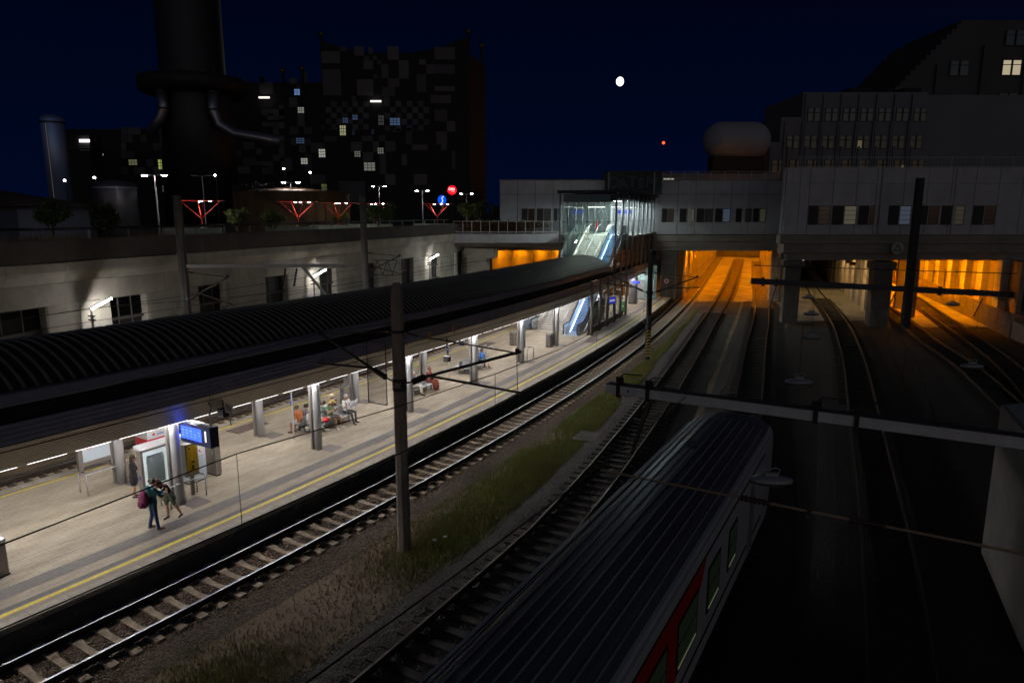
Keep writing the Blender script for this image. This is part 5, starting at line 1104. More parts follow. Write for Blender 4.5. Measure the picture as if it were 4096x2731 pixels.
# round tank
tk = thing('round_tank', 'brown round storage tank with stair in front of the chequered plant', 'tank', (-27.4, 88, 8)); M_TANK = mat('brown tank steel', (.13, .075, .032), .7, .1, .3, .3, stretch=(1, 1, .2))
MB().lathe([(6.9, 0), (6.9, 4.7), (7.05, 4.7), (7.05, 4.85), (6.8, 4.85), (0.01, 5.6)], 40).build('shell', M_TANK, tk, smooth=False)
for k in range(18): a = R(180 + k * 10); MB().box((6.95 * math.cos(a), 6.95 * math.sin(a), 2.35), (.14, .14, 4.7), a).build('stiffener', M_TANK, tk)
sp = []
for k in range(26): a = R(255 + k * 2.2); sp.append((7.5 * math.cos(a), 7.5 * math.sin(a), 5.0 - k * .19))
MB().tube(sp, .09, 6).build('stair_stringer', M_DARK, tk); MB().tube([(x, y, z + .9) for x, y, z in sp], .035, 6).build('stair_handrail', M_DARK, tk)
for k in range(0, 26, 2): x, y, z = sp[k]; MB().box((x, y, z + .05), (.7, .25, .05), R(255 + k * 2.2)).build('stair_tread', M_DARK, tk); MB().box((x, y, z + .45), (.03, .03, .9)).build('rail_post', M_DARK, tk)
for k in range(24): a = R(180 + k * 7.5); MB().box((6.9 * math.cos(a), 6.9 * math.sin(a), 5.3), (.04, .04, .9)).build('top_post', M_DARK, tk)
for k in range(3): MB().tube([(6.9 * math.cos(R(180 + q * 6)), 6.9 * math.sin(R(180 + q * 6)), 5.1 + k * .3) for q in range(31)], .025, 5).build('top_rail', M_DARK, tk)
# silver silo and small roofs at far left
sl = thing('silver_silo', 'tall silver pipe column tinted blue as if lit at far left', 'silo', (-67.3, 105, 8)); MB().lathe([(1.55, 0), (1.55, 15.7), (1.3, 16.2), (0.01, 16.5)], 24).build('shell', mat('blue tinted steel', (.30, .40, .68), .4, .6, .15, .4, stretch=(1, 1, .1)), sl, smooth=True); MB().lathe([(1.7, 15.2), (1.7, 15.4)], 24).build('band', M_DARK, sl); MB().tube([(0, -1.6, 0), (0, -1.6, 15)], .08, 6).build('ladder', M_STEEL, sl)  # blue light on the silver steel is put into its colour
st2 = thing('steel_tank', 'upright steel tank lit from below behind the left trees', 'tank', (-39.4, 70, 8)); MB().lathe([(1.9, 0), (1.9, 4.9), (1.7, 5.3), (.01, 5.6)], 24).build('shell', mat('grey tank steel', (.13, .125, .14), .4, .6, .2, 1), st2, smooth=True); MB().lathe([(2.0, 4.7), (2.0, 4.85)], 24).build('rim', M_GALV, st2)
hs = thing('low_house', 'low dark house with shallow roof at the far left edge', 'building', (-46, 62, 8)); MB().lo((-9, -4, 0), (5, 6, 2.9)).build('wall', mat('dark house plaster', (.07, .08, .115), .85, 0, .2, .3), hs)
MB().add([(-10, -5, 2.9), (6, -5, 2.9), (6, 7, 2.9), (-10, 7, 2.9), (-3, 1, 4.9)], [(0, 1, 4), (1, 2, 4), (2, 3, 4), (3, 0, 4), (3, 2, 1, 0)]).build('roof', mat('brown roof', (.05, .032, .022), .8), hs)
MB().lo((-3, -4.1, .1), (-.2, -4.01, 2.4)).build('door', M_DARK, hs); MB().lo((1, -4.1, .8), (3, -4.01, 2.0)).build('window', M_SHUT, hs)
cl = thing('control_tower', 'dark floodlit platform tower left of the chimney', 'tower', (-84.32, 140, 8)); MB().lo((-2.6, -2, 0), (2.6, 2, 17)).build('shaft', M_IDARK, cl); MB().lo((-3.1, -2.4, 14.4), (3.1, 2.4, 14.8)).build('gallery', M_DARK, cl); MB().lo((1.0, -2.55, 15.7), (2.9, -2.4, 16.2)).build('floodlight', mat('tower flood', (1, 1, 1), .3, emit=(1, .92, .9), estr=4), cl)
for k in range(3): MB().box((1.8, -2.46, 15.2 - k * .5), (1.9, .06, .12)).build('louvre', M_GALV, cl)
# plant yard lamps and pipes
for (p, lb) in [((-63.2, 100, 14.75),'floodlight beside the silver silo'),((-56.0, 95, 14.89),'floodlight above the upright steel tank'),((-46.1, 110, 15.98),'floodlight high left of the round tank'),((-36.0, 112, 17.08),'bright floodlight above the right side of the round tank'),((-31.88, 112, 16.5),'floodlight on the chequered plant right of the tank'),((-82.63, 140, 21.86),'row floodlight on the plant left of the chimney')]:
    t = thing('floodlight', lb, 'lamp', p, 0, 'floodlights of the plant yard'); MB().box((0, 0, .1), (.5, .3, .3)).build('housing', M_DARK, t); MB().ball((0, -.2, .08), .15, 10).build('lens', mat('flood lens', (1, 1, 1), .3, emit=(1, .93, 1), estr=26), t); MB().tube([(0, .1, 0), (0, .1, 8.0 - p[2])], .07, 6).build('pole', M_DARK, t)

# ------------------------------------------------------------------ office blocks at right
OF = thing('stepped_office', 'dark stepped office block with rows of paired windows behind the bridge', 'building'); M_OFF = mat('office concrete', (.17, .17, .19), .8, 0, .12, .2); OY = 120.0
for (x0, x1, z1) in ((45.0, 48.4, 26.0), (48.4, 69, 30.0), (43.3, 45.0, 22.0)): MB().lo((x0, OY, 8), (x1 - .02, OY + 18, z1)).build('wall', M_OFF, OF)
MB().prism([(64, OY + 1.5), (110, OY + 1.5), (110, OY + 20), (64, OY + 20)], 8, 29.8).build('rear_wall', M_OFF, OF)
k = 0
for (zr, xa, n) in ((25.3, 49.3, 8), (20.9, 46.1, 9), (16.9, 43.9, 10)):
    for j in range(n):
        x = xa + j * 2.95
        if x > 68: continue
        for e in (0, 1.13):
            f = MB().lo((x + e, OY - .10, zr), (x + e + 1.02, OY - .004, zr + 2.2)).build('window', M_WINFR, OF); k += 1
            lit = (k * 13) % 23 == 0
            MB().lo((x + e + .12, OY - .13, zr + .1), (x + e + .9, OY - .105, zr + 1.35)).build('pane', mat('office pane lit' if lit else 'office pane', (.05, .06, .085), .15, 0, emit=(1, .8, .4), estr=.08 if lit else 0), f); MB().lo((x + e + .12, OY - .13, zr + 1.5), (x + e + .9, OY - .105, zr + 2.1)).build('fanlight', MATS['office pane'] if 'office pane' in MATS else MATS['office pane lit'], f)
    for j in range(n + 1):
        x = xa - .52 + j * 2.95
        if x < 69: MB().lo((x, OY - .35, 8), (x + .34, OY - .005, zr + 4.4)).build('pilaster', M_OFF, OF)
for (x, w) in ((57, 3.5), (66, 3)): MB().lo((x, OY + 2, 30), (x + w, OY + 6, 31)).build('roof_plant', M_IDARK, OF)
OT = thing('office_tower', 'tall dark office tower with sloping shoulder and one lit window at the right edge', 'building')
M_TOW = mat('tower concrete', (.085, .083, .088), .85, 0, .12, .2)
for q in range(14): MB().lo((67 + q * .82, 128 + .02 * q, 8), (112, 150, 31.5 + q * .86)).build('terrace_block', M_TOW, OT)
MB().lo((80, 131, 42), (112, 149, 44)).build('roof_storey', M_TOW, OT)
for x in (74.6, 82.5, 90.0): MB().lo((x, 127.6, 8), (x + .6, 127.99, 36 + (x - 74.6) * .4)).build('pilaster', M_TOW, OT)
for k, (x, z) in enumerate([(x, z) for z in (17.5, 23, 28.5, 34.1, 39) for x in (86.2, 92.5)] + [(78, 21.5), (77.5, 27), (77, 34)]):
    lit = abs(x - 86.2) < .1 and z == 34.1
    for e in (0, 1.75):
        f = MB().lo((x + e, 127.88, z), (x + e + 1.55, 127.99, z + 2.6)).build('window', M_WINFR, OT)
        for (a, b) in ((.1, 1.7), (1.85, 2.5)): MB().lo((x + e + .12, 127.82, z + a), (x + e + 1.43, 127.87, z + b)).build('pane', mat('tower lit' if lit else 'tower pane', (.04, .045, .055), .15, emit=(1, .84, .55), estr=.42 if lit else .0), f)
ov = thing('oval_tank', 'pale capsule shaped billboard drum on the roof behind the bridge', 'tank', (35.7, 113.5, 21.6)); 
prof = [(-5.3 + 2.9 * (1 - math.cos(a)), 2.9 * math.sin(a)) for a in np.linspace(0, math.pi / 2, 8)]; mb = MB(); prof = prof + [(-x, r) for x, r in reversed(prof)]
mb2 = MB().lathe([(max(r, .01), x) for x, r in prof], 28); mb2.v = [(z, x, y) for x, y, z in mb2.v]; mb2.build('drum', mat('pale drum paint', (.30, .30, .345), .6), ov, smooth=True)
MB().lo((-4, -1.5, -5.2), (4, 1.5, -2.5)).build('cradle', M_IDARK, ov)
lf_ = thing('roof_storey', 'low roof storey with a bright window row behind the bridge', 'building', (26, 112, 8)); MB().lo((-4.3, 0, 0), (16, 10, 8.5)).build('wall', mat('dim plaster', (.16, .155, .175), .8), lf_); MB().lo((-10.2, 3, 0), (-4.4, 12, 9.0)).build('wing', mat('dim plaster', (.16, .155, .175), .8), lf_)
for q in range(6): MB().lo((-4.0 + q * .62, -.06, 6.75), (-4.0 + q * .62 + .54, -.005, 7.7)).build('window', mat('roof window lit', (.4, .4, .3), .4, emit=(1, 1, .8), estr=.45), lf_)
lt_ = thing('lift_tower', 'dark glazed lift tower with graffiti above the glass hall', 'tower', (12.2, 83.0, 8)); MB().lo((-.9, 0, 4.5), (5.6, 2.9, 7.0)).build('glass_box', mat('dark teal glazing', (.03, .06, .065), .6, 0, .3, .7), lt_); MB().lo((-1.1, -.2, 7.01), (5.8, 2.9, 7.16)).build('roof', M_DARK, lt_)
for x in (-.85, 4.5, 5.5): MB().lo((x - .07, -.1, 4.5), (x + .07, -.003, 7.0)).build('frame_post', M_FIN, lt_)
M_GRAF = mat('graffiti fill', (.065, .095, .092), .7); M_GRAFO = mat('graffiti outline', (.01, .02, .02), .7)
for q, (ch_, dx, dz, sc_, ro) in enumerate((('D', -.45, 0, 1.9, 6), ('A', .65, -.12, 1.7, -8), ('T', 1.75, .12, 1.75, 4), ('E', 2.75, -.08, 1.6, -6), ('M', 3.95, .02, 1.75, 9))):
    text_mesh('graffiti_outline', ch_, sc_, M_GRAFO, lt_, (dx + .2, -.02, 5.75 + dz), (R(90), R(ro), 0), .01, bold=.24); text_mesh('graffiti_fill', ch_, sc_, M_GRAF, lt_, (dx + .2, -.04, 5.75 + dz), (R(90), R(ro), 0), .012, bold=.12)
rm = thing('mast_light', 'small red warning light on a slim mast behind the bridge', 'mast', (55.21, 260, 35.29)); MB().tube([(0, 0, 0), (0, 0, -14)], .06, 6).build('mast', M_DARK, rm); MB().ball((0, 0, 0), .5, 10).build('red_lamp', mat('red beacon', (1, .1, .05), .4, emit=(1, .04, .01), estr=6), rm)
mo = thing('moon', 'bright waxing moon in the dark blue sky', 'moon', tuple(Vector((0, 0, 10.4)) + moon_dir * 4000)); MB().ball((0, 0, 0), 20, 32, (1, 1, 1.16)).build('disc', mat('moon', (.9, .9, .85), .9, emit=(1, .95, .86), estr=3), mo, smooth=True)

# ------------------------------------------------------------------ catenary masts, cantilevers and wires
M_WIRE = mat('copper wire', (.03, .026, .024), .55, .6)
M_INS = mat('brown insulator', (.05, .028, .022), .35)
M_ARM = mat('cantilever tube', (.075, .068, .062), .55, .5, .3, 4)
def insulator(p, q, parent, n=7, r=.11):
    p, q = Vector(p), Vector(q); pts, rs = [], []
    for k in range(n * 2 + 1): pts.append(p.lerp(q, k / (n * 2))); rs.append(r if k % 2 else r * .5)
    MB().tube(pts, rs, 10).build('insulator', M_INS, parent, smooth=True)
def cantilever(parent, dirv, reach, zlo, zup, zend, zreg, tie=True, r=.046):
    d = Vector((dirv[0], dirv[1], 0)).normalized(); P = lambda a, z: tuple(d * a + Vector((0, 0, z)))
    MB().bar(P(.18, zlo - .12), P(.18, zlo + .12), .3, .12).build('clamp', M_DARK, parent)
    MB().tube([P(.2, zlo), P(.55, zlo + .1)], .03, 8).build('bracket_foot', M_DARK, parent)
    insulator(P(.55, zlo + .1), P(1.05, zlo + .1 + (zend - zlo) * .15), parent)
    MB().tube([P(1.05, zlo + .1 + (zend - zlo) * .15), P(reach, zend)], r, 8).build('bracket_tube', M_ARM, parent)
    MB().tube([P(1.2, zlo + .15 + (zend - zlo) * .15), P(reach + .1, zreg)], r * .85, 8).build('registration_tube', M_ARM, parent)
    insulator(P(.3, zup), P(.8, zup - .05), parent, 5, .06)
    MB().tube([P(.8, zup - .05), P(reach - .25, zend - .05)], r * .5, 6).build('tie_rod', M_ARM, parent)
    MB().tube([P(reach - .15, zend - .03), P(reach - .1, zreg)], .008, 5).build('drop_wire', M_WIRE, parent)
    MB().box(P(reach - .12, zend), (.12, .12, .16)).build('wire_clamp', M_DARK, parent)
def mast(p, h, label, r=.19, m=M_BROWNPOLE, rz=0.0, stripes=False, tip=True):
    t = thing('catenary_mast', label, 'mast', (p[0], p[1], 0), rz, 'catenary masts')
    mb = MB(); n = 8; prof = [(r * 1.12, GZ - .1), (r, h - .35)] + ([(r * .95, h - .3), (r * .55, h)] if tip else [(r, h)])
    mb.lathe(prof, n); mb.build('pole', m, t); return t
o1 = (math.cos(TH(9)), -math.sin(TH(9)))
m1 = mast((-3.67, 21.82), 8.22, 'tall octagonal brown concrete catenary mast in the middle foreground', .20)
for z in (6.65, 5.05, 4.75): MB().lathe([(.235, z - .05), (.235, z + .05)], 8).build('clamp_ring', M_DARK, m1)
cantilever(m1, (-o1[0], -o1[1]), 3.55, 4.95, 6.62, 6.3, 5.2)
cantilever(m1, (o1[0] * 1.0 + .0, o1[1]), 4.55, 4.95, 6.62, 6.45, 5.22)
# safety mesh frame on the mast
fr = MB(); fx = lambda a, z: (-.35 - a * .87, .25 + a * .48, z)
cs = [fx(.15, 6.2), fx(.95, 6.2), fx(.95, 4.1), fx(.15, 4.1)]
for k in range(4): fr.bar(cs[k], cs[(k + 1) % 4], .025, .025)
fo = fr.build('mesh_frame', M_DARK, m1)
mm = MB()
for k in range(1, 22): a = .15 + .8 * k / 22; mm.bar(fx(a, 4.1), fx(a, 5.6), .005, .005)
for k in range(1, 40): z = 4.1 + 1.5 * k / 40; mm.bar(fx(.15, z), fx(.95, z), .005, .005)
w_ = mm.build('wire_mesh', M_DARK, fo); w_['kind'] = 'stuff'
m2 = mast((10.5, 52.3), 7.6, 'dark mast with yellow and black chevrons at its foot by the second track', .20, mat('dark mast steel', (.03, .03, .034), .6, .3), 0, True, False)
for k in range(9):
    for sg in (-1, 1):
        MB().bar((sg * .16, -.245, GZ + .42 + k * .24), (0, -.245, GZ + .52 + k * .24), .02, .10).build('chevron', mat('chevron yellow', (.55, .42, .02), .6), m2)
o2 = (math.cos(TH(42)), -math.sin(TH(42)))
cantilever(m2, (-o2[0], -o2[1]), 3.4, 4.4, 5.9, 5.75, 4.95); cantilever(m2, (o2[0], o2[1]), 3.6, 4.4, 5.9, 5.75, 4.95)
MB().lathe([(.24, 4.35), (.24, 4.5)], 8).build('clamp_ring', M_DARK, m2)
m3 = mast((-18.1, 38.0), 11.3, 'grey catenary mast in front of the wall at left', .24, mat('grey mast', (.085, .083, .08), .9, 0, .25, 2), 0, False, False)
m4 = mast((-11.9, 56.0), 11.7, 'grey catenary mast in front of the wall left of the brown mast', .26, mat('grey mast', (.085, .083, .08), .9), 0, False, False)
o3 = (math.cos(TH(20)), -math.sin(TH(20)))
for (m_, rch) in ((m3, 3.6), (m4, 3.6)): cantilever(m_, o3, rch, 5.7, 7.2, 7.1, 5.6)
MB().bar((.2, 0, 7.5), (8.6, 1.2, 7.45), .16, .18).build('cross_arm', M_GALV, m3)
MB().bar((6.3, .9, 7.4), (8.2, 1.0, 4.9), .13, .13).build('drop_arm', M_GALV, m3)
insulator((5.4, .75, 7.3), (5.2, .7, 6.3), m3, 6, .07); insulator((6.0, .85, 7.3), (5.8, .8, 6.3), m3, 6, .07)
lat = MB()
for (x0, x1) in ((.6, 2.6),):
    for k in range(5): lat.bar((x0 + k * .4, 0, 5.4 + (k % 2) * 1.2), (x0 + (k + 1) * .4, 0, 5.4 + ((k + 1) % 2) * 1.2), .05, .05)
    lat.bar((x0, 0, 6.6), (x1, 0, 6.6), .06, .06); lat.bar((x0, 0, 5.4), (x1, 0, 5.4), .06, .06)
lat.build('lattice_bracket', M_DARK, m4)
m5 = mast((38.7, 67.0), 13.6, 'tall dark mast in front of the right bridge block', .40, mat('black mast', (.018, .017, .017), .7), 0, False, False)
xb = MB().bar((-15.4, 0, 3.85), (10.4, 0, 2.5), .28, .55).build('cross_beam', mat('dark beam', (.05, .05, .06), .6, .3), m5)
for x in (-14.3, -13.0, 3.0): MB().box((x, -.05, 3.85 - (x + 15.4) * .052), (.16, .4, .9)).build('beam_clamp', M_DARK, xb)
insulator((-13.0, -.1, 3.2), (-13.6, -.4, 1.2), m5, 9, .09); insulator((-1.4, -.1, 2.6), (-2.2, -.4, .6), m5, 9, .09); insulator((7.3, -.1, 2.2), (6.4, -.4, .4), m5, 9, .09)
MB().tube([(-15.4, -.5, 5.4), (0, -.5, 4.9), (10, -.5, 4.6)], .045, 6).build('span_wire', M_WIRE, m5)
# large beam across the foreground
fb = thing('foreground_beam', 'long grey steel beam crossing above the tracks in the right foreground', 'beam', (2.55, 17.88, 5.8), math.atan2(13.43 - 17.88, 10.44 - 2.55))
LB = 12.5
for (z, h) in ((.0, .24),): MB().lo((0, -.11, -.125), (LB, .11, .125)).build('beam_body', mat('beam grey paint', (.68, .68, .70), .6, .2, .15, 3), fb)
MB().lo((0, -.14, .125), (LB, .14, .15)).build('top_flange', mat('beam top dark', (.06, .06, .065), .7), fb)
for x in (.35, 1.15, 5.15, 6.0, 9.4, 10.2):
    c = MB(); c.lo((x - .05, -.15, -.18), (x + .05, .15, .19)); c.lo((x - .1, -.03, .19), (x + .1, .03, .34)); c.build('clamp', M_DARK, fb)
    MB().tube([(x, 0, .33), (x + .1, .05, .42), (x + .55, .2, .40)], .02, 6).build('wire_hook', M_DARK, fb)
MB().ball((.62, -.115, 0), .03, 8, (1, .3, 1)).build('bolt_hole', M_BLACK, fb)
MB().tube([(LB - .2, 0, -7), (LB - .2, 0, 2)], .25, 8).build('carrier_mast', M_BROWNPOLE, fb)
for x in (1.2, 10.25): insulator((x, -.05, -.2), (x - .35, -.35, -1.6), fb, 10, .075)
cr_ = thing('insulated_cross_rod', 'thin rusty rod with dark insulators crossing above the train roof', 'rod', (0, 0, 0))
pa, pb = Vector((1.9, 13.95, 5.0)), Vector((10.2, 9.15, 5.0)); dd = (pb - pa)
def pp(t): return tuple(pa + dd * t)
for (t0, t1) in ((0, .30), (.36, .50), (.56, 1.0)): MB().tube([pp(t0), pp(t1)], .028, 8).build('rod', mat('rusty rod', (.40, .29, .19), .6, .4, .3, 6), cr_)
insulator(pp(.30), pp(.36), cr_, 7, .07); insulator(pp(.50), pp(.56), cr_, 7, .07)
for t_ in (.43, .80): MB().box(pp(t_), (.08, .08, .14)).build('clamp', M_DARK, cr_)
# wires: contact and messenger over each track, each its own
def wire(pts, r, label, group): 
    o = MB().tube(pts, r, 5).build('overhead_wire', M_WIRE); return tag(o, label, 'wire', group)
def catenary(path, off, s0, s1, zc, zm, nm, par=1):
    t = thing('overhead_line', 'contact and messenger wire above ' + nm, 'overhead line', (0, 0, 0), 0, 'overhead lines')
    n = 24; c = [(*path.xy(s0 + (s1 - s0) * k / n, off), zc) for k in range(n + 1)]
    mw = []
    for k in range(n + 1):
        s_ = s0 + (s1 - s0) * k / n; u = ((s_ - 9) / 33.0) % 1.0; mw.append((*path.xy(s_, off), zm - 1.0 * (1 - (2 * u - 1) ** 2) * .45))
    MB().tube(c, .013, 5).build('contact_wire', M_WIRE, t); MB().tube(mw, .012, 5).build('messenger_wire', M_WIRE, t)
    for k in range(par, n, 2): MB().tube([c[k], mw[k]], .006, 4).build('dropper', M_WIRE, t)
catenary(MP, 2.11, -9, 100, 4.97, 6.3, 'the track along the platform'); catenary(T2, 0, .2, 104.6, 4.92, 6.25, 'the track with timber sleepers', 2)
catenary(T3, 0, 8, 105, 4.95, 6.3, 'the track of the parked train'); catenary(T4, 0, 2, 80, 4.95, 6.3, 'the track into the middle tunnel'); catenary(MP, -11.45, -3, 90, 4.97, 6.3, 'the track behind the platform'); catenary(T5, 0, 0, 50, 4.95, 6.2, 'the track into the right tunnel')
for k, z in enumerate((4.55, 4.9, 5.3, 5.9)): tag(MB().tube([wp(-62, 1.6, z), wp(-40, 1.6, z - .12), wp(-18, 1.7, z), wp(2, 1.6, z - .1)], .014, 5).build('feeder_cable', M_WIRE), ['lowest', 'second lowest', 'second highest', 'highest'][k] + ' of four cables strung along the retaining wall', 'cable', 'cables along the retaining wall')

# pendant lamps hanging unlit over the dark tracks
M_PEND = mat('pendant lamp grey', (.34, .34, .37), .45, .3)
for (x, y, z, lb) in ((6.42, 16.15, 3.91, 'unlit oval pendant lamp hanging right beside the train'), (10.99, 25.65, 4.05, 'unlit oval pendant lamp hanging beyond the foreground beam'), (16.37, 37.05, 3.75, 'unlit pendant lamp over the curved rails below the middle tunnel'), (20.44, 46.55, 3.64, 'dark pendant lamp against the middle tunnel floor, lower one'), (25.06, 57.95, 3.38, 'dark pendant lamp against the middle tunnel floor, upper one'), (22.09, 32.3, 3.18, 'unlit pendant lamp hanging over the right hand rails'), (33.5, 52.0, 3.6, 'dark pendant lamp against the right tunnel glow')):
    t = thing('pendant_lamp', lb, 'lamp', (x, y, z), R(-8), 'pendant lamps over the yard')
    MB().lathe([(.01, -.16), (.35, -.15), (.50, -.08), (.53, -.02), (.50, .03), (.2, .10), (.01, .11)], 18, (0, 0, 0), 0, 1.0, .45).build('shade', M_PEND, t, smooth=True)
    MB().lathe([(.515, -.09), (.515, -.06)], 18, (0, 0, 0), 0, 1.0, .46).build('rim_band', M_DARK, t); MB().lo((-.16, -.06, .10), (.16, .06, .18)).build('terminal_box', M_PEND, t)
    MB().tube([(-.15, 0, .16), (-.2, 0, .28), (-.06, 0, .24), (.08, 0, .30), (.2, 0, .26), (.17, 0, .14)], .016, 6).build('hook', M_PEND, t)
    MB().tube([(0, 0, .25), (0, 0, 6.3 - z)], .008, 4).build('suspension_wire', M_WIRE, t)
# concrete stair wall at the right edge
ew = thing('corner_wall', 'pale concrete wall wedge at the right picture edge', 'wall', (15.9, 21.64, 0), 0)
MB().prism([(0, 0), (6, 1.5), (3.6, -8.5), (-2.6, -5.6)], GZ, 4.25).build('wall_body', M_CONC, ew); MB().prism([(.05, -.2), (6, 1.2), (3.6, -8.5), (-2.4, -5.5)], 4.25, 4.32).build('coping', M_CONC, ew)
MB().prism([(-.9, -1.95), (-.85, -1.97), (-1.6, -3.6), (-1.65, -3.58)], .2, 2.6).build('recess_panel', M_DARKCONC, ew)
# manhole in the grass, litter
mh = MB().box((0, 0, GZ + .05), (1.5, 1.5, .12)).build('inspection_cover', M_DARKCONC, None, (4.0, 33.6, 0), R(-26)); tag(mh, 'square dark inspection cover in the grass strip', 'manhole cover')
for (x, y, lb) in ((-2.35, 22.6, 'white scrap of paper right of the brown mast foot'), (-2.7, 22.35, 'small pale scrap beside the brown mast foot')): tag(MB().box((0, 0, GZ + .1), (.12, .09, .04), .5).build('paper_scrap', M_WHITE, None, (x, y, 0)), lb, 'litter', 'litter in the grass')
# weeds growing out of the platform wall
wk_ = 0
for k in range(26):
    s_ = -5 + 1.25 * k + random.uniform(-.4, .4); zz = random.uniform(-.75, -.25); big = k in (2, 7, 12, 18)
    t = thing('wall_weed', 'small green weed rooted in the dark platform wall above the track', 'weed', P3(s_, .61, zz), -TH(s_), 'weeds on the platform wall')
    leaves('leaf_tuft', t, (.08, 0, .08), (.16 if big else .09, .22 if big else .10, .2 if big else .16), 90 if big else 36, .035, 300 + k, 1); MB().tube([(0, 0, -.05), (.06, 0, .12)], .006, 5).build('stem', M_LEAF[0], t)

# ------------------------------------------------------------------ parked train
TR = thing('parked_train', 'parked railcar with dark ribbed roof, grey side and red patch in the right foreground', 'train', (7.55, 23.0, 0), R(-29.3))
M_TROOF = mat('train roof dark', (.12, .124, .15), .36, .2, .35, .8, stretch=(1, .25, 1)); M_TSIDE = mat('train side grey', (.48, .47, .50), .45, .2, .1, 1.5); M_TRED = mat('train red', (.45, .015, .012), .45)
LT = 30.0
SEC = [(1.38, .08), (1.42, .9), (1.43, 2.2), (1.43, 2.72), (1.39, 2.95), (1.27, 3.13), (1.0, 3.27), (.6, 3.37), (.2, 3.42), (-.2, 3.42), (-.6, 3.37), (-1.0, 3.27), (-1.27, 3.13), (-1.39, 2.95), (-1.43, 2.72), (-1.43, 2.2), (-1.42, .9), (-1.38, .08)]
mb = MB(); K = len(SEC); ys = [0.9, .82, .62, .2, -.4, -LT]; shr = [.88, .94, .97, .99, 1.0, 1.0]
for y, q in zip(ys, shr):
    for (x, z) in SEC: mb.v.append((x * q, y, (z - .4) * (.85 + .15 * q) + .4 if z > .4 else z))
for i in range(len(ys) - 1):
    for k in range(K - 1): a = i * K + k; mb.f.append((a, a + 1, a + K + 1, a + K)); mb.mi.append(1 if 4 < k < K - 6 else 0)
mb.f.append(tuple(range(K))); mb.mi.append(0)
body = mb.build('body', [M_TSIDE, M_TROOF], TR, smooth=False)
M_TRIB = mat('train roof rib', (.48, .48, .52), .35, .4, .3, 2)
for k in range(10):
    x = -1.12 + 2.24 * k / 9; z = float(np.interp(abs(x), [.2, .6, 1.0, 1.27], [3.42, 3.37, 3.27, 3.13]))
    MB().bar((x, -.2, z + .006), (x, -LT, z + .006), .030, .04).build('roof_rib', M_TRIB, TR)
for sg in (-1, 1):
    MB().bar((sg * 1.40, -.2, 2.97), (sg * 1.40, -LT, 2.97), .05, .05).build('rain_gutter', mat('gutter light', (.75, .75, .72), .35, .3), TR); MB().bar((sg * 1.30, -.2, 3.12), (sg * 1.30, -LT, 3.12), .10, .02).build('roof_edge_strip', mat('gutter light', (.75, .75, .72), .35, .3), TR)
MB().box((-.35, -3.4, 3.42), (.34, .34, .07)).build('roof_hatch', mat('hatch', (.13, .14, .14), .35, .3), TR)
M_TWIN = mat('train window glass', (.03, .045, .03), .08, 0, .5, 2, emit=(.55, .75, .45), estr=.006); M_TFR = M_BLACK
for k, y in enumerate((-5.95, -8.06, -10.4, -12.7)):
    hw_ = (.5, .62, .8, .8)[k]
    f = MB().lo((1.405, y - hw_, 1.12), (1.452, y + hw_, 2.28)).build('window', M_TFR, TR)
    MB().lo((1.450, y - hw_ + .09, 1.80), (1.458, y + hw_ - .09, 2.2)).build('upper_pane', M_TWIN, f); MB().lo((1.450, y - hw_ + .09, 1.2), (1.458, y + hw_ - .09, 1.74)).build('lower_pane', M_TWIN, f)
    MB().lo((1.4585, y - hw_ + .12, 1.21), (1.466, y + hw_ - .12, 1.26)).build('glint_bar', mat('painted window glint', (.1, .12, .08), .4, emit=(.6, .75, .4), estr=.10), f)  # glowing bar imitates the bright reflection along the pane
    MB().lo((1.458, y - hw_ * .7, 1.75), (1.468, y + hw_ * .7, 1.79)).build('grab_bar', M_STEEL, f)
MB().add([(1.436, -8.9, 2.70), (1.436, -15.5, 2.70), (1.436, -15.5, .92), (1.436, -11.3, .92), (1.436, -9.25, 2.25)], [(0, 1, 2, 3, 4)]).build('red_patch', M_TRED, TR)
MB().bar((1.425, -1.3, .62), (1.425, -LT, .62), .02, .04).build('side_moulding', M_DARK, TR); MB().bar((1.432, -1.3, 2.74), (1.432, -LT, 2.74), .02, .05).build('side_seam', M_DARK, TR)
MB().lo((1.40, -3.6, .2), (1.445, -2.9, 2.4)).build('door', M_GALV, TR); MB().lo((-1.0, .9, 1.35), (1.0, .93, 2.25)).build('cab_window', M_TFR, TR)
MB().lo((-1.2, -LT, -.45), (1.2, -1.5, .06)).build('underframe', M_DARK, TR)
for y in (-3.5, -6.0):
    for sg in (-1, 1): MB().tube([(sg * .70, y, -.12), (sg * .82, y, -.12)], .42, 18).build('wheel', M_RUST, TR)

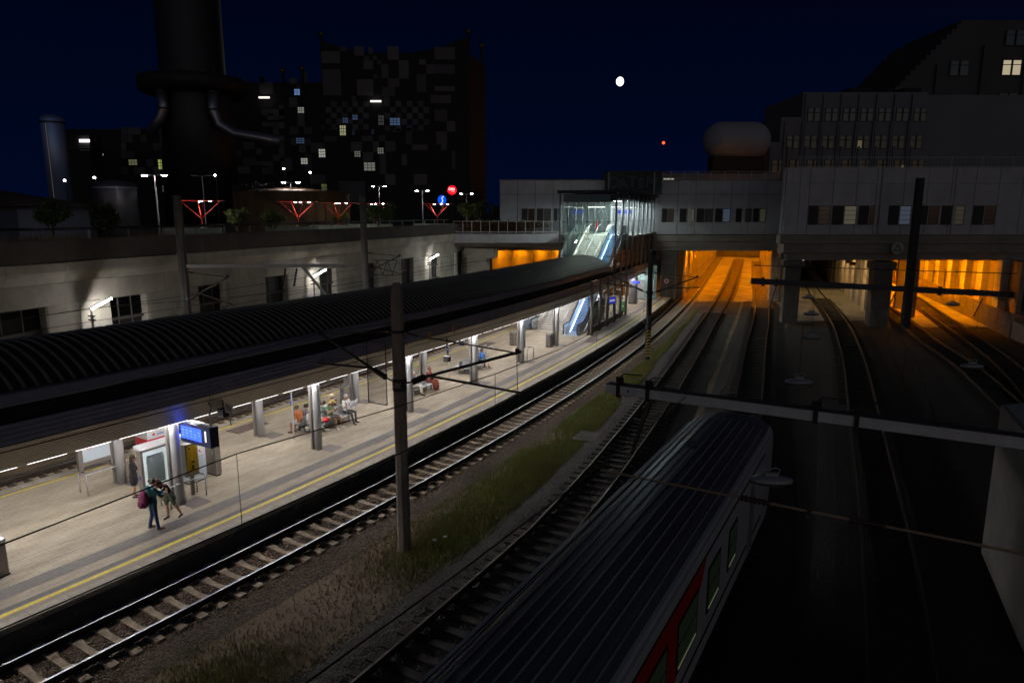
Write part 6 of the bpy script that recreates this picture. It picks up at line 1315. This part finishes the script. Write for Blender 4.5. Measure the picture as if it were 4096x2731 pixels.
# ------------------------------------------------------------------ people
def capsule(mb, p, q, r0, r1, n=10):
    p, q = Vector(p), Vector(q); d = q - p
    if d.length < 1e-4: d = Vector((0, 0, 1e-3))
    d.normalize(); pts, rs = [], []
    for a in (-1.0, -.75, -.45): pts.append(p + d * (r0 * a)); rs.append(max(1e-3, r0 * math.sqrt(max(0, 1 - a * a))) if a > -1 else 1e-3)
    pts.append(p); rs.append(r0); pts.append(q); rs.append(r1)
    for a in (.45, .75, 1.0): pts.append(q + d * (r1 * a)); rs.append(max(1e-3, r1 * math.sqrt(max(0, 1 - a * a))) if a < 1 else 1e-3)
    mb.tube(pts, rs, n)
def mirror(v, s): return (v[0] * s, v[1], v[2])
STAND = dict(head=(0, .03, 1.60), neck=(0, -.01, 1.47), chest=(0, 0, 1.28), waist=(0, 0, 1.07), pelvis=(0, 0, .94), shL=(-.185, 0, 1.41), shR=(.185, 0, 1.41), elL=(-.235, -.03, 1.13), elR=(.235, -.03, 1.13), wrL=(-.24, .06, .89), wrR=(.24, .06, .89),
             hipL=(-.09, 0, .90), hipR=(.09, 0, .90), knL=(-.10, .02, .50), knR=(.10, .02, .50), anL=(-.10, -.02, .09), anR=(.10, -.02, .09), toL=(-.12, .15, .035), toR=(.12, .15, .035))
SIT = dict(head=(0, .0, 1.25), neck=(0, -.05, 1.11), chest=(0, -.06, .93), waist=(0, -.05, .72), pelvis=(0, -.04, .58), shL=(-.185, -.05, 1.06), shR=(.185, -.05, 1.06), elL=(-.24, .02, .80), elR=(.24, .02, .80), wrL=(-.13, .24, .72), wrR=(.13, .24, .72),
           hipL=(-.09, .0, .55), hipR=(.09, .0, .55), knL=(-.13, .43, .53), knR=(.13, .43, .53), anL=(-.13, .45, .09), anR=(.13, .45, .09), toL=(-.15, .62, .035), toR=(.15, .62, .035))
SKIN = mat('skin', (.42, .235, .155), .55, 0, .1, 8); SKIN2 = mat('tanned skin', (.34, .175, .105), .55, 0, .1, 8)
HAIR = dict(brown=mat('brown hair', (.055, .030, .016), .7, 0, .4, 30), dark=mat('dark hair', (.012, .010, .010), .6, 0, .4, 30), grey=mat('grey hair', (.46, .45, .43), .7, 0, .3, 30), blonde=mat('blonde hair', (.42, .32, .19), .7, 0, .4, 30), red=mat('red hair', (.16, .05, .02), .65, 0, .4, 30))
def cloth(name, col, pat=None):
    if name in MATS: return MATS[name]
    m = mat(name, col, .85, 0, .18, 6, .25, 25)
    if pat:
        n, l = m.node_tree.nodes, m.node_tree.links; b = n['Principled BSDF']
        t = n.new('ShaderNodeTexCoord'); v = n.new('ShaderNodeTexVoronoi'); v.inputs['Scale'].default_value = 22; cr = n.new('ShaderNodeValToRGB')
        cr.color_ramp.elements[0].position = .28; cr.color_ramp.elements[0].color = (*pat, 1); cr.color_ramp.elements[1].position = .42; cr.color_ramp.elements[1].color = (*col, 1)
        l.new(t.outputs['Object'], v.inputs['Vector']); l.new(v.outputs['Distance'], cr.inputs[0]); l.new(cr.outputs[0], b.inputs['Base Color'])
    return m
def person(label, loc, rz, base, over, top, bottom, shoe, hair='brown', hairlen=0.0, sleeve=.5, legcov=1.0, skin=SKIN, sc=1.0, curl=None, skirt=0.0, bun=False, group=None, look=0.0, hands=('hang', 'hang'), loose=1.0):
    J = {k: Vector(v) for k, v in base.items()}
    for k, v in over.items(): J[k] = Vector(v)
    segs = []           # (p, q, r0, r1, region)   regions: 0 skin 1 top 2 bottom 3 shoe
    A = lambda p, q, r0, r1, g: segs.append((Vector(p), Vector(q), r0, r1, g))
    up = (J['neck'] - J['pelvis']).normalized(); side = (J['shR'] - J['shL']).normalized(); fw = up.cross(side) * -1
    fw = side.cross(up) * -1 if (side.cross(up)).y > 0 else side.cross(up)
    fwd = (up.cross(side)); fwd = fwd if fwd.y >= 0 or base is not SIT else -fwd
    if fwd.dot(Vector((0, 1, 0))) < 0: fwd = -fwd
    L = loose
    for s in (-1, 1):
        A(J['chest'] + side * .075 * s + up * .05, J['waist'] + side * .06 * s, .105 * L, .098 * L, 1)
        A(J['waist'] + side * .06 * s, J['pelvis'] + side * .07 * s, .098 * L, .108 * L, 1 if not skirt else 2)
    A(J['chest'] + fwd * .03, J['waist'] + fwd * .02, .105 * L, .10 * L, 1)
    A(J['pelvis'] + side * -.07, J['pelvis'] + side * .07, .112, .112, 2)
    A(J['shL'] * .6 + J['chest'] * .4, J['shR'] * .6 + J['chest'] * .4, .09, .09, 1); A(J['neck'] - up * .05, J['shL'], .06, .062, 1); A(J['neck'] - up * .05, J['shR'], .06, .062, 1)
    A(J['neck'] - up * .06, J['head'] - Vector((0, 0, .06)), .052, .05, 0)
    h = J['head']; ca, sa = math.cos(look), math.sin(look); face = Vector((-sa * fwd.y + ca * fwd.x * 0 + 0, 0, 0)); face = Matrix.Rotation(look, 3, 'Z') @ Vector((fwd.x, fwd.y, 0)).normalized(); fs = Vector((face.y, -face.x, 0))
    A(h + Vector((0, 0, .045)) - face * .012, h + Vector((0, 0, .0)) - face * .005, .092, .088, 0); A(h - Vector((0, 0, .055)) + face * .025, h - Vector((0, 0, .085)) + face * .032, .062, .042, 0)
    A(h + face * .082 + Vector((0, 0, .01)), h + face * .10 - Vector((0, 0, .022)), .011, .015, 0)
    for s in (-1, 1): A(h + fs * .092 * s + Vector((0, 0, .01)), h + fs * .094 * s - Vector((0, 0, .02)), .017, .012, 0)
    for S, s in (('L', -1), ('R', 1)):
        sh, el, wr = J['sh' + S], J['el' + S], J['wr' + S]
        m_ = sh.lerp(el, min(1, sleeve * 2)); A(sh, m_, .062 * L, .052 * L, 1)
        if sleeve < .5: A(m_, el, .045, .042, 0)
        if sleeve > .5: m2 = el.lerp(wr, (sleeve - .5) * 2); A(el, m2, .050 * L, .042 * L, 1); A(m2, wr, .035, .030, 0)
        else: A(el, wr, .043, .030, 0)
        d = (wr - el).normalized(); palm = wr + d * .075; A(wr, palm, .030, .034, 0); cu = hands[0 if s < 0 else 1]
        pn = d.cross(side); pn = pn.normalized() if pn.length > .1 else Vector((0, 0, -1)); pn = pn if pn.z < 0 or cu == 'hang' else -pn; lat = d.cross(pn).normalized()
        bend = {'hang': .35, 'hold': 1.1, 'flat': .1}[cu]
        for k, ln in enumerate((.062, .072, .066, .050)):
            b = palm + lat * (-.027 + .018 * k); mid_ = b + (d * math.cos(bend * .5) + pn * math.sin(bend * .5)) * ln * .55; tip = mid_ + (d * math.cos(bend * 1.4) + pn * math.sin(bend * 1.4)) * ln * .5; A(b, mid_, .0105, .0095, 0); A(mid_, tip, .0095, .008, 0)
        tb = wr + d * .03 - lat * .03; A(tb, tb - lat * .025 + d * .03 + pn * .01, .013, .011, 0); A(tb - lat * .025 + d * .03 + pn * .01, tb - lat * .025 + d * .06 + pn * .02, .011, .009, 0)
        hp, kn, an, to = J['hip' + S], J['kn' + S], J['an' + S], J['to' + S]
        lc = legcov * 2
        if lc >= 1: A(hp, kn, .088, .064, 2)
        else: m3 = hp.lerp(kn, lc); A(hp, m3, .09, .080, 2); A(m3, kn, .068, .055, 0)
        if lc > 1: m4 = kn.lerp(an, lc - 1); A(kn, m4, .062, .052, 2); A(m4, an, .040, .034, 0)
        else: c_ = kn.lerp(an, .3) - fwd * .012; A(kn, c_, .054, .056, 0); A(c_, an, .056, .035, 0)
        hl = an - (to - an).normalized() * .03; hl.z = min(hl.z, an.z - .03); A(an - Vector((0, 0, .02)), hl - Vector((0, 0, .012)), .040, .036, 3); A(hl, to, .042, .034, 3)
    if skirt:
        for S in 'LR':
            hp, kn, an = J['hip' + S], J['kn' + S], J['an' + S]
            if base is SIT:
                A(hp + Vector((0, 0, .02)), kn, .13, .12, 2)
                if skirt > .6: A(kn, kn.lerp(an, (skirt - .5) * 1.6), .115, .135, 2)
            else: A(hp, hp.lerp(kn, skirt * 1.5), .125, .135, 2)
    mb = MB(); 
    for (p, q, r0, r1, g_) in segs: capsule(mb, p, q, r0 * (1.0), r1, 8)
    tmp = mb.build('tmp_body', SKIN); md = tmp.modifiers.new('r', 'REMESH'); md.mode = 'VOXEL'; md.voxel_size = .0135; md.use_smooth_shade = True
    sm = tmp.modifiers.new('s', 'SMOOTH'); sm.factor = .5; sm.iterations = 2
    me = bpy.data.meshes.new_from_object(tmp.evaluated_get(bpy.context.evaluated_depsgraph_get())); bpy.data.objects.remove(tmp)
    n = len(me.polygons); C = np.zeros(n * 3); me.polygons.foreach_get('center', C); C = C.reshape(-1, 3)
    best = np.full(n, 1e9); reg = np.zeros(n, int)
    for (p, q, r0, r1, g_) in segs:
        p_, q_ = np.array(p), np.array(q); d = q_ - p_; L2 = max(1e-8, d @ d); t = np.clip(((C - p_) @ d) / L2, 0, 1); dist = np.linalg.norm(C - (p_ + t[:, None] * d), axis=1) - (r0 + (r1 - r0) * t)
        ok = dist < best - .001; best[ok] = dist[ok]; reg[ok] = g_
    me.materials.clear()
    for m_ in (skin, top, bottom, shoe): me.materials.append(m_)
    me.polygons.foreach_set('material_index', reg.astype(np.int32)); me.polygons.foreach_set('use_smooth', np.ones(n, bool)); me.name = 'body'
    o = link('person', me, None, loc, rz); o.scale = (sc, sc, sc); tag(o, label, 'person', group)
    # hair, eyes
    hm = MB(); rr = random.Random(len(label)); k = 14
    prof = []
    for i in range(9):
        a = math.pi * (.5 - i / 8 * .62); prof.append((max(.004, .104 * math.cos(a)), .108 * math.sin(a)))
    hm.lathe(list(reversed(prof)), 16, (0, 0, 0)); hm.v = [(x + rr.uniform(-.007, .007), y + rr.uniform(-.007, .007), z + rr.uniform(-.007, .007)) for x, y, z in hm.v]
    pos = h + Vector((0, 0, .045)) - face * .026
    if hairlen: 
        for e in (-.07, -.035, 0, .035, .07): capsule(hm, (e, -.06, .0), (e * 1.15, -.075, -hairlen + abs(e)), .045, .035, 7)
        for e in (-1, 1): capsule(hm, (e * .085, .0, .0), (e * .095, -.01, -hairlen * .7), .032, .028, 7)
    if curl: 
        for q in range(16): a = rr.random() * 6.28; hm.ball((.085 * math.cos(a), .085 * math.sin(a) - .015, rr.uniform(-.06, .09)), .038, 7)
    if bun: hm.ball((0, -.03, .135), .048, 8)
    ho = hm.build('hair', HAIR[hair], o, pos, math.atan2(-face.x, face.y), smooth=True)
    for s in (-1, 1): MB().ball(h + face * .083 + fs * .033 * s + Vector((0, 0, .018)), .0105, 6).build('eye', M_BLACK, o)
    MB().box(h + face * .088 - Vector((0, 0, .052)), (.042, .012, .009), math.atan2(-face.x, face.y)).build('mouth', mat('lip', (.30, .09, .075), .5), o)
    o['head_top'] = 0
    return o, J
def hat(parent, h, tilt, kind, col, band=None):
    m_ = cloth('hat ' + kind, col)
    if kind == 'straw': MB().lathe([(.19, -.012), (.20, .0), (.115, .018), (.105, .10), (.085, .125), (.01, .115)], 18).build('hat', m_, parent, h + Vector((0, 0, .085)), smooth=True); MB().lathe([(.118, .02), (.113, .05)], 18).build('hat_band', M_BLACK, parent, h + Vector((0, 0, .085)))
    else: MB().lathe([(.125, -.02), (.128, .06), (.10, .115), (.01, .125)], 16).build('cap', m_, parent, h + Vector((0, 0, .05)), smooth=True); MB().box((0, 0, 0), (.16, .12, .015)).build('cap_peak', m_, parent, h + Vector((0, .14, .06)))
def atso(s_, o_, z=0.0): return P3(s_, o_, z)
F_O = lambda s_: -(TH(s_) + math.pi / 2)      # facing the near track
F_NO = lambda s_: -(TH(s_) - math.pi / 2)
W_SHOE = cloth('white sneaker', (.75, .75, .75)); D_SHOE = cloth('dark shoe', (.02, .02, .022)); T_SHOE = cloth('tan shoe', (.25, .16, .10)); S_SHOE = cloth('sandal grey', (.35, .36, .33))
G1, G2 = 'people standing on the platform', 'people sitting on the benches'
# couple and phone user
o, J = person('person in teal hooded jacket and jeans with a maroon backpack, leaning to a partner', (-11.93, 21.46, 0), R(-32), STAND, dict(wrL=(-.12, .42, 1.12), elL=(-.26, .16, 1.16), wrR=(.02, .44, 1.10), elR=(.24, .18, 1.14), knL=(-.13, .03, .50), anL=(-.20, -.04, .09), toL=(-.24, .13, .035), anR=(.17, .04, .09), toR=(.20, .21, .035), head=(.02, .09, 1.585)), cloth('teal hoodie', (.012, .10, .125)), cloth('jeans', (.03, .065, .135)), T_SHOE, 'brown', .04, 1.0, 1.0, sc=1.03, group=G1, loose=1.14)
MB().ball((0, -.10, 1.42), .09, 10, (1.5, .8, .8)).build('hood', cloth('teal hoodie', (.012, .10, .125)), o, smooth=True)
bp = thing('backpack', 'maroon backpack on the back of the person in teal', 'backpack', (-11.93, 21.46, 0), R(-32)); M_BP = cloth('maroon pack', (.16, .02, .07))
MB().ball((0, -.27, 1.16), .20, 16, (1.05, .72, 1.55)).build('pack', M_BP, bp, smooth=True); MB().ball((0, -.38, 1.02), .13, 12, (1.1, .6, 1.0)).build('pocket', M_BP, bp, smooth=True)
for s in (-1, 1): MB().tube([(s * .12, -.12, 1.46), (s * .14, .06, 1.45), (s * .15, .12, 1.28), (s * .14, -.08, 1.0)], .022, 6).build('strap', M_DARK, bp)
o, J = person('person in black top and green shorts embracing the partner in teal', (-11.84, 22.36, 0), R(165), STAND, dict(chest=(0, .18, 1.24), neck=(.02, .30, 1.39), head=(.06, .42, 1.46), shL=(-.17, .26, 1.32), shR=(.19, .24, 1.33), waist=(0, .06, 1.05), elL=(-.27, .34, 1.06), wrL=(-.22, .52, .98), elR=(.25, .46, 1.16), wrR=(.12, .68, 1.18), knL=(-.14, -.08, .50), anL=(-.26, -.24, .09), toL=(-.30, -.08, .035), anR=(.06, .05, .09), toR=(.07, .23, .035)), cloth('black tank top', (.02, .018, .02)), cloth('green shorts', (.13, .17, .105), (.05, .07, .04)), D_SHOE, 'red', .10, .08, .42, sc=.97, group=G1, skirt=.28)
for s in (-1, 1): MB().tube([(s * .10, .17, 1.36), (s * .11, .31, 1.40), (s * .12, .34, 1.24)], .02, 6).build('red_strap', M_RED, o)
MB().tube([(-.13, .36, 1.30), (.02, .34, 1.16), (.15, .14, 1.0)], .012, 6).build('bag_strap', M_WHITE, o)
o, J = person('person with long dark hair in black top and skirt looking at a phone', (-14.0, 24.1, 0), R(-70), STAND, dict(elL=(-.22, .05, 1.14), wrL=(-.06, .27, 1.20), elR=(.22, .05, 1.14), wrR=(.05, .28, 1.22), head=(0, .06, 1.575)), cloth('black top', (.014, .014, .018)), cloth('black skirt', (.014, .014, .020)), D_SHOE, 'dark', .32, .95, .3, sc=.97, group=G1, skirt=.45, hands=('hold', 'hold'))
ph = thing('phone', 'pale blue phone held by the person in black', 'phone', (-14.0, 24.1, 0), R(-70)); MB().box((0, .37, 1.22), (.08, .02, .15), 0, 0, R(-25)).build('case', mat('pale phone', (.25, .42, .55), .4), ph); MB().box((-.10, .20, 1.24), (.13, .10, .09)).build('orange_wristband', mat('orange band', (.75, .22, .04), .5), ph)
# front row of the first bench
def front(s_, *a, **k): return person(a[0], atso(s_, -4.34), F_O(s_), SIT, *a[1:], group=G2, **k)
def rear(s_, *a, **k): return person(a[0], atso(s_, -4.92), F_NO(s_), SIT, *a[1:], group=G2, **k)
o, J = front(14.55, 'person with blonde hair, floral white top and pale trousers with legs crossed', dict(knR=(.02, .44, .60), anR=(-.22, .66, .36), toR=(-.28, .80, .30), knL=(-.10, .44, .55), wrL=(-.10, .26, .66), wrR=(.08, .28, .66)), cloth('floral top', (.62, .56, .54), (.35, .22, .24)), cloth('pale trousers', (.36, .38, .33)), S_SHOE, 'blonde', .10, .45, .88, sc=.98, curl=True)
o, J = front(15.85, 'person with straw hat, green shirt, tan shorts and white sneakers using a phone', dict(head=(-.04, .08, 1.21), wrR=(.02, .34, .98), elR=(.25, .10, .84), wrL=(-.06, .32, .86), elL=(-.25, .10, .80), knL=(-.20, .43, .53), anL=(-.26, .48, .09), toL=(-.33, .66, .035)), cloth('green shirt', (.12, .21, .115)), cloth('tan shorts', (.40, .27, .12)), W_SHOE, 'dark', 0, .22, .46, skin=SKIN2, hands=('hang', 'hold'))
hat(o, J['head'], 0, 'straw', (.48, .31, .07))
t = thing('phone', 'dark phone held by the person with the straw hat', 'phone', atso(15.85, -4.34), F_O(15.85)); MB().box((.03, .41, 1.02), (.075, .015, .15), 0, 0, R(-30)).build('case', M_BLACK, t); MB().box((.03, .40, 1.02), (.065, .006, .13), 0, 0, R(-30)).build('screen', mat('phone screen', (.2, .3, .5), .2, emit=(.5, .6, .8), estr=.4), t)
jk = thing('folded_jacket', 'dark checked jacket lying on the lap of the person with the straw hat', 'jacket', atso(15.95, -4.34), F_O(15.95)); MB().ball((.10, .26, .63), .17, 14, (1.6, 1.25, .42)).build('cloth', cloth('dark checked cloth', (.05, .035, .04), (.11, .08, .08)), jk, smooth=True); MB().ball((.24, .36, .50), .11, 10, (1, .8, 1.3)).build('sleeve', cloth('dark checked cloth', (.05, .035, .04)), jk, smooth=True)
rb = thing('red_bag', 'bright red bag on the bench beside the person with the straw hat', 'bag', atso(15.32, -4.25), F_O(15.3)); MB().ball((0, .06, .56), .15, 12, (1.35, .9, .75)).build('bag_body', mat('red nylon', (.62, .015, .02), .5, 0, .2, 6), rb, smooth=True); MB().tube([(-.1, .06, .64), (-.05, .06, .74), (.05, .06, .74), (.1, .06, .64)], .012, 6).build('handle', M_RED, rb)
sh_ = thing('sun_hat', 'pale pink sun hat lying on the bench beside the red bag', 'hat', atso(15.12, -4.30), F_O(15.1)); MB().lathe([(.17, 0), (.17, .012), (.10, .03), (.09, .11), (.01, .125)], 16, (0, 0, .60)).build('hat_body', cloth('pink straw', (.52, .36, .28)), sh_, smooth=True); MB().lathe([(.103, .035), (.10, .06)], 16, (0, 0, .60)).build('hat_band', M_BLACK, sh_)
o, J = front(17.0, 'person with white hair in a white shirt and dark trousers reading a newspaper', dict(wrL=(-.18, .36, .92), elL=(-.27, .06, .80), wrR=(.16, .34, .95), elR=(.27, .08, .80), knR=(.16, .44, .54), anR=(.22, .62, .09), toR=(.26, .80, .035), knL=(-.12, .44, .54), anL=(-.10, .48, .09)), cloth('white shirt', (.66, .64, .60)), cloth('dark trousers', (.055, .050, .045)), D_SHOE, 'grey', 0, .48, 1.0, sc=1.03, hands=('hold', 'hold'))
for s in (-1, 1): MB().tube([(s * .09, -.16, 1.08), (s * .10, -.02, 1.12), (s * .09, .06, .95), (s * .08, .07, .70)], .017, 6).build('suspender', M_BLACK, o)
nwp = thing('newspaper', 'open newspaper held by the person with white hair', 'newspaper', atso(17.0, -4.34), F_O(17.0)); mb = MB()
mb.add([(-.38, .36, .78), (0, .48, .74), (.38, .36, .78), (-.38, .42, 1.22), (0, .54, 1.18), (.38, .42, 1.22)], [(0, 1, 4, 3), (1, 2, 5, 4)]); mb.add([(-.38, .366, .78), (0, .486, .74), (.38, .366, .78), (-.38, .426, 1.22), (0, .546, 1.18), (.38, .426, 1.22)], [(3, 4, 1, 0), (4, 5, 2, 1)]); mb.build('pages', M_PAPER, nwp)
for q in range(7): x = -.27 + q * .09; MB().box((x, .405 + .12 * (1 - abs(x) / .38), 1.02 - .06 * (q % 3)), (.07, .03, .08), 0, 0, R(-8)).build('printed_block', mat('print grey', (.3, .3, .32), .7), nwp)
# rear row
o, J = rear(14.35, 'person in rust orange shirt and pale shorts seen from behind on the bench', dict(chest=(0, .02, .92), neck=(0, .08, 1.10), head=(.0, .16, 1.22), shL=(-.19, .07, 1.05), shR=(.19, .07, 1.05), wrR=(.1, .42, .82), elR=(.25, .22, .80)), cloth('rust shirt', (.30, .095, .025)), cloth('pale shorts', (.36, .40, .44)), D_SHOE, 'brown', 0, .3, .40, skin=SKIN2, sc=1.04, hands=('hang', 'hold'))
t = thing('phone', 'blue lit phone held by the person in rust orange', 'phone', atso(14.35, -4.92), F_NO(14.35)); MB().box((.11, .50, .90), (.075, .015, .15), 0, 0, R(-25)).build('case', mat('phone blue', (.03, .10, .4), .3, emit=(.1, .3, 1), estr=.5), t)
o, J = rear(14.88, 'person with dark curly hair in a dark patterned shirt leaning toward the person in orange', dict(chest=(.03, .06, .90), neck=(.08, .16, 1.06), head=(.14, .26, 1.16), shL=(-.13, .13, 1.03), shR=(.25, .15, 1.01)), cloth('dark patterned shirt', (.045, .042, .06), (.22, .20, .21)), cloth('dark jeans', (.03, .035, .05)), D_SHOE, 'dark', 0, .4, 1.0, curl=True)
o, J = rear(15.95, 'person with curly brown hair in a pale patterned blouse on the rear bench side', dict(head=(.02, .03, 1.18)), cloth('pale patterned blouse', (.38, .40, .36), (.16, .16, .14)), cloth('grey trousers', (.12, .12, .12)), D_SHOE, 'brown', .06, .45, 1.0, curl=True, sc=.94)
o, J = rear(16.6, 'person in dark shirt wearing a cream cap on the rear bench side', dict(), cloth('navy shirt', (.02, .022, .035)), cloth('grey trousers', (.12, .12, .12)), D_SHOE, 'brown', 0, .4, 1.0, sc=1.03)
hat(o, J['head'], 0, 'cap', (.60, .47, .34))
hb = thing('handbag', 'brown handbag on the ground under the bench beside the blonde person', 'bag', atso(14.5, -4.2)); MB().ball((0, 0, .14), .16, 12, (1.2, .7, .8)).build('bag_body', cloth('brown leather', (.06, .035, .025)), hb, smooth=True); MB().tube([(-.1, 0, .22), (0, 0, .34), (.1, 0, .22)], .012, 6).build('handle', M_BLACK, hb)
# second bench
o, J = front(22.85, 'person in a blue jacket and cream trousers with legs crossed on the second bench', dict(knR=(.06, .45, .61), anR=(.26, .62, .30), toR=(.36, .74, .25), wrL=(-.2, .2, .56)), cloth('blue jacket', (.035, .075, .135)), cloth('cream trousers', (.50, .46, .38)), D_SHOE, 'grey', 0, .95, .92, sc=1.02)
o, J = front(24.45, 'person with red hair in a bun and long red floral dress on the second bench', dict(wrL=(-.06, .30, .80), wrR=(.06, .32, .80), head=(0, .05, 1.23), anL=(-.08, .50, .09), anR=(.10, .50, .09)), cloth('red floral dress', (.16, .022, .012), (.30, .12, .07)), cloth('red floral dress', (.16, .022, .012)), T_SHOE, 'red', .04, .55, .6, skirt=1.0, bun=True, sc=.98, hands=('hold', 'hold'))
fw_ = thing('yellow_flowers', 'small yellow bunch held by the person in the red dress', 'flowers', atso(24.45, -4.34), F_O(24.45)); leaves('flower_heads', fw_, (.08, .46, .84), (.14, .08, .07), 70, .03, 77, 1); MB().tube([(0, .38, .80), (.14, .50, .86)], .01, 5).build('stems', M_LEAF[0], fw_)
pu = thing('handbag', 'dark purse on the lap of the person in the red dress', 'bag', atso(24.45, -4.34), F_O(24.45)); MB().ball((.05, .20, .70), .11, 10, (1.4, 1, .6)).build('bag_body', cloth('dark leather', (.03, .022, .02)), pu, smooth=True)
# third bench
o, J = front(31.05, 'person in a blue cardigan and teal skirt with legs crossed on the third bench', dict(knR=(.0, .44, .60), anR=(.20, .64, .28), toR=(.30, .76, .22), wrL=(-.08, .27, .72), wrR=(.10, .27, .72), head=(0, .03, 1.24)), cloth('blue cardigan', (.03, .13, .45)), cloth('teal skirt', (.18, .38, .35)), T_SHOE, 'brown', .16, .9, .3, sc=.98, skirt=.4, hands=('hold', 'hold'))
hb2 = thing('handbag', 'dark handbag on the seat beside the person in the blue cardigan', 'bag', atso(30.65, -4.3), F_O(30.6)); MB().ball((0, .05, .58), .15, 12, (1.1, .7, .9)).build('bag_body', cloth('dark leather', (.03, .022, .02)), hb2, smooth=True); MB().tube([(-.1, .05, .68), (0, .05, .80), (.1, .05, .68)], .012, 6).build('handle', M_BLACK, hb2)
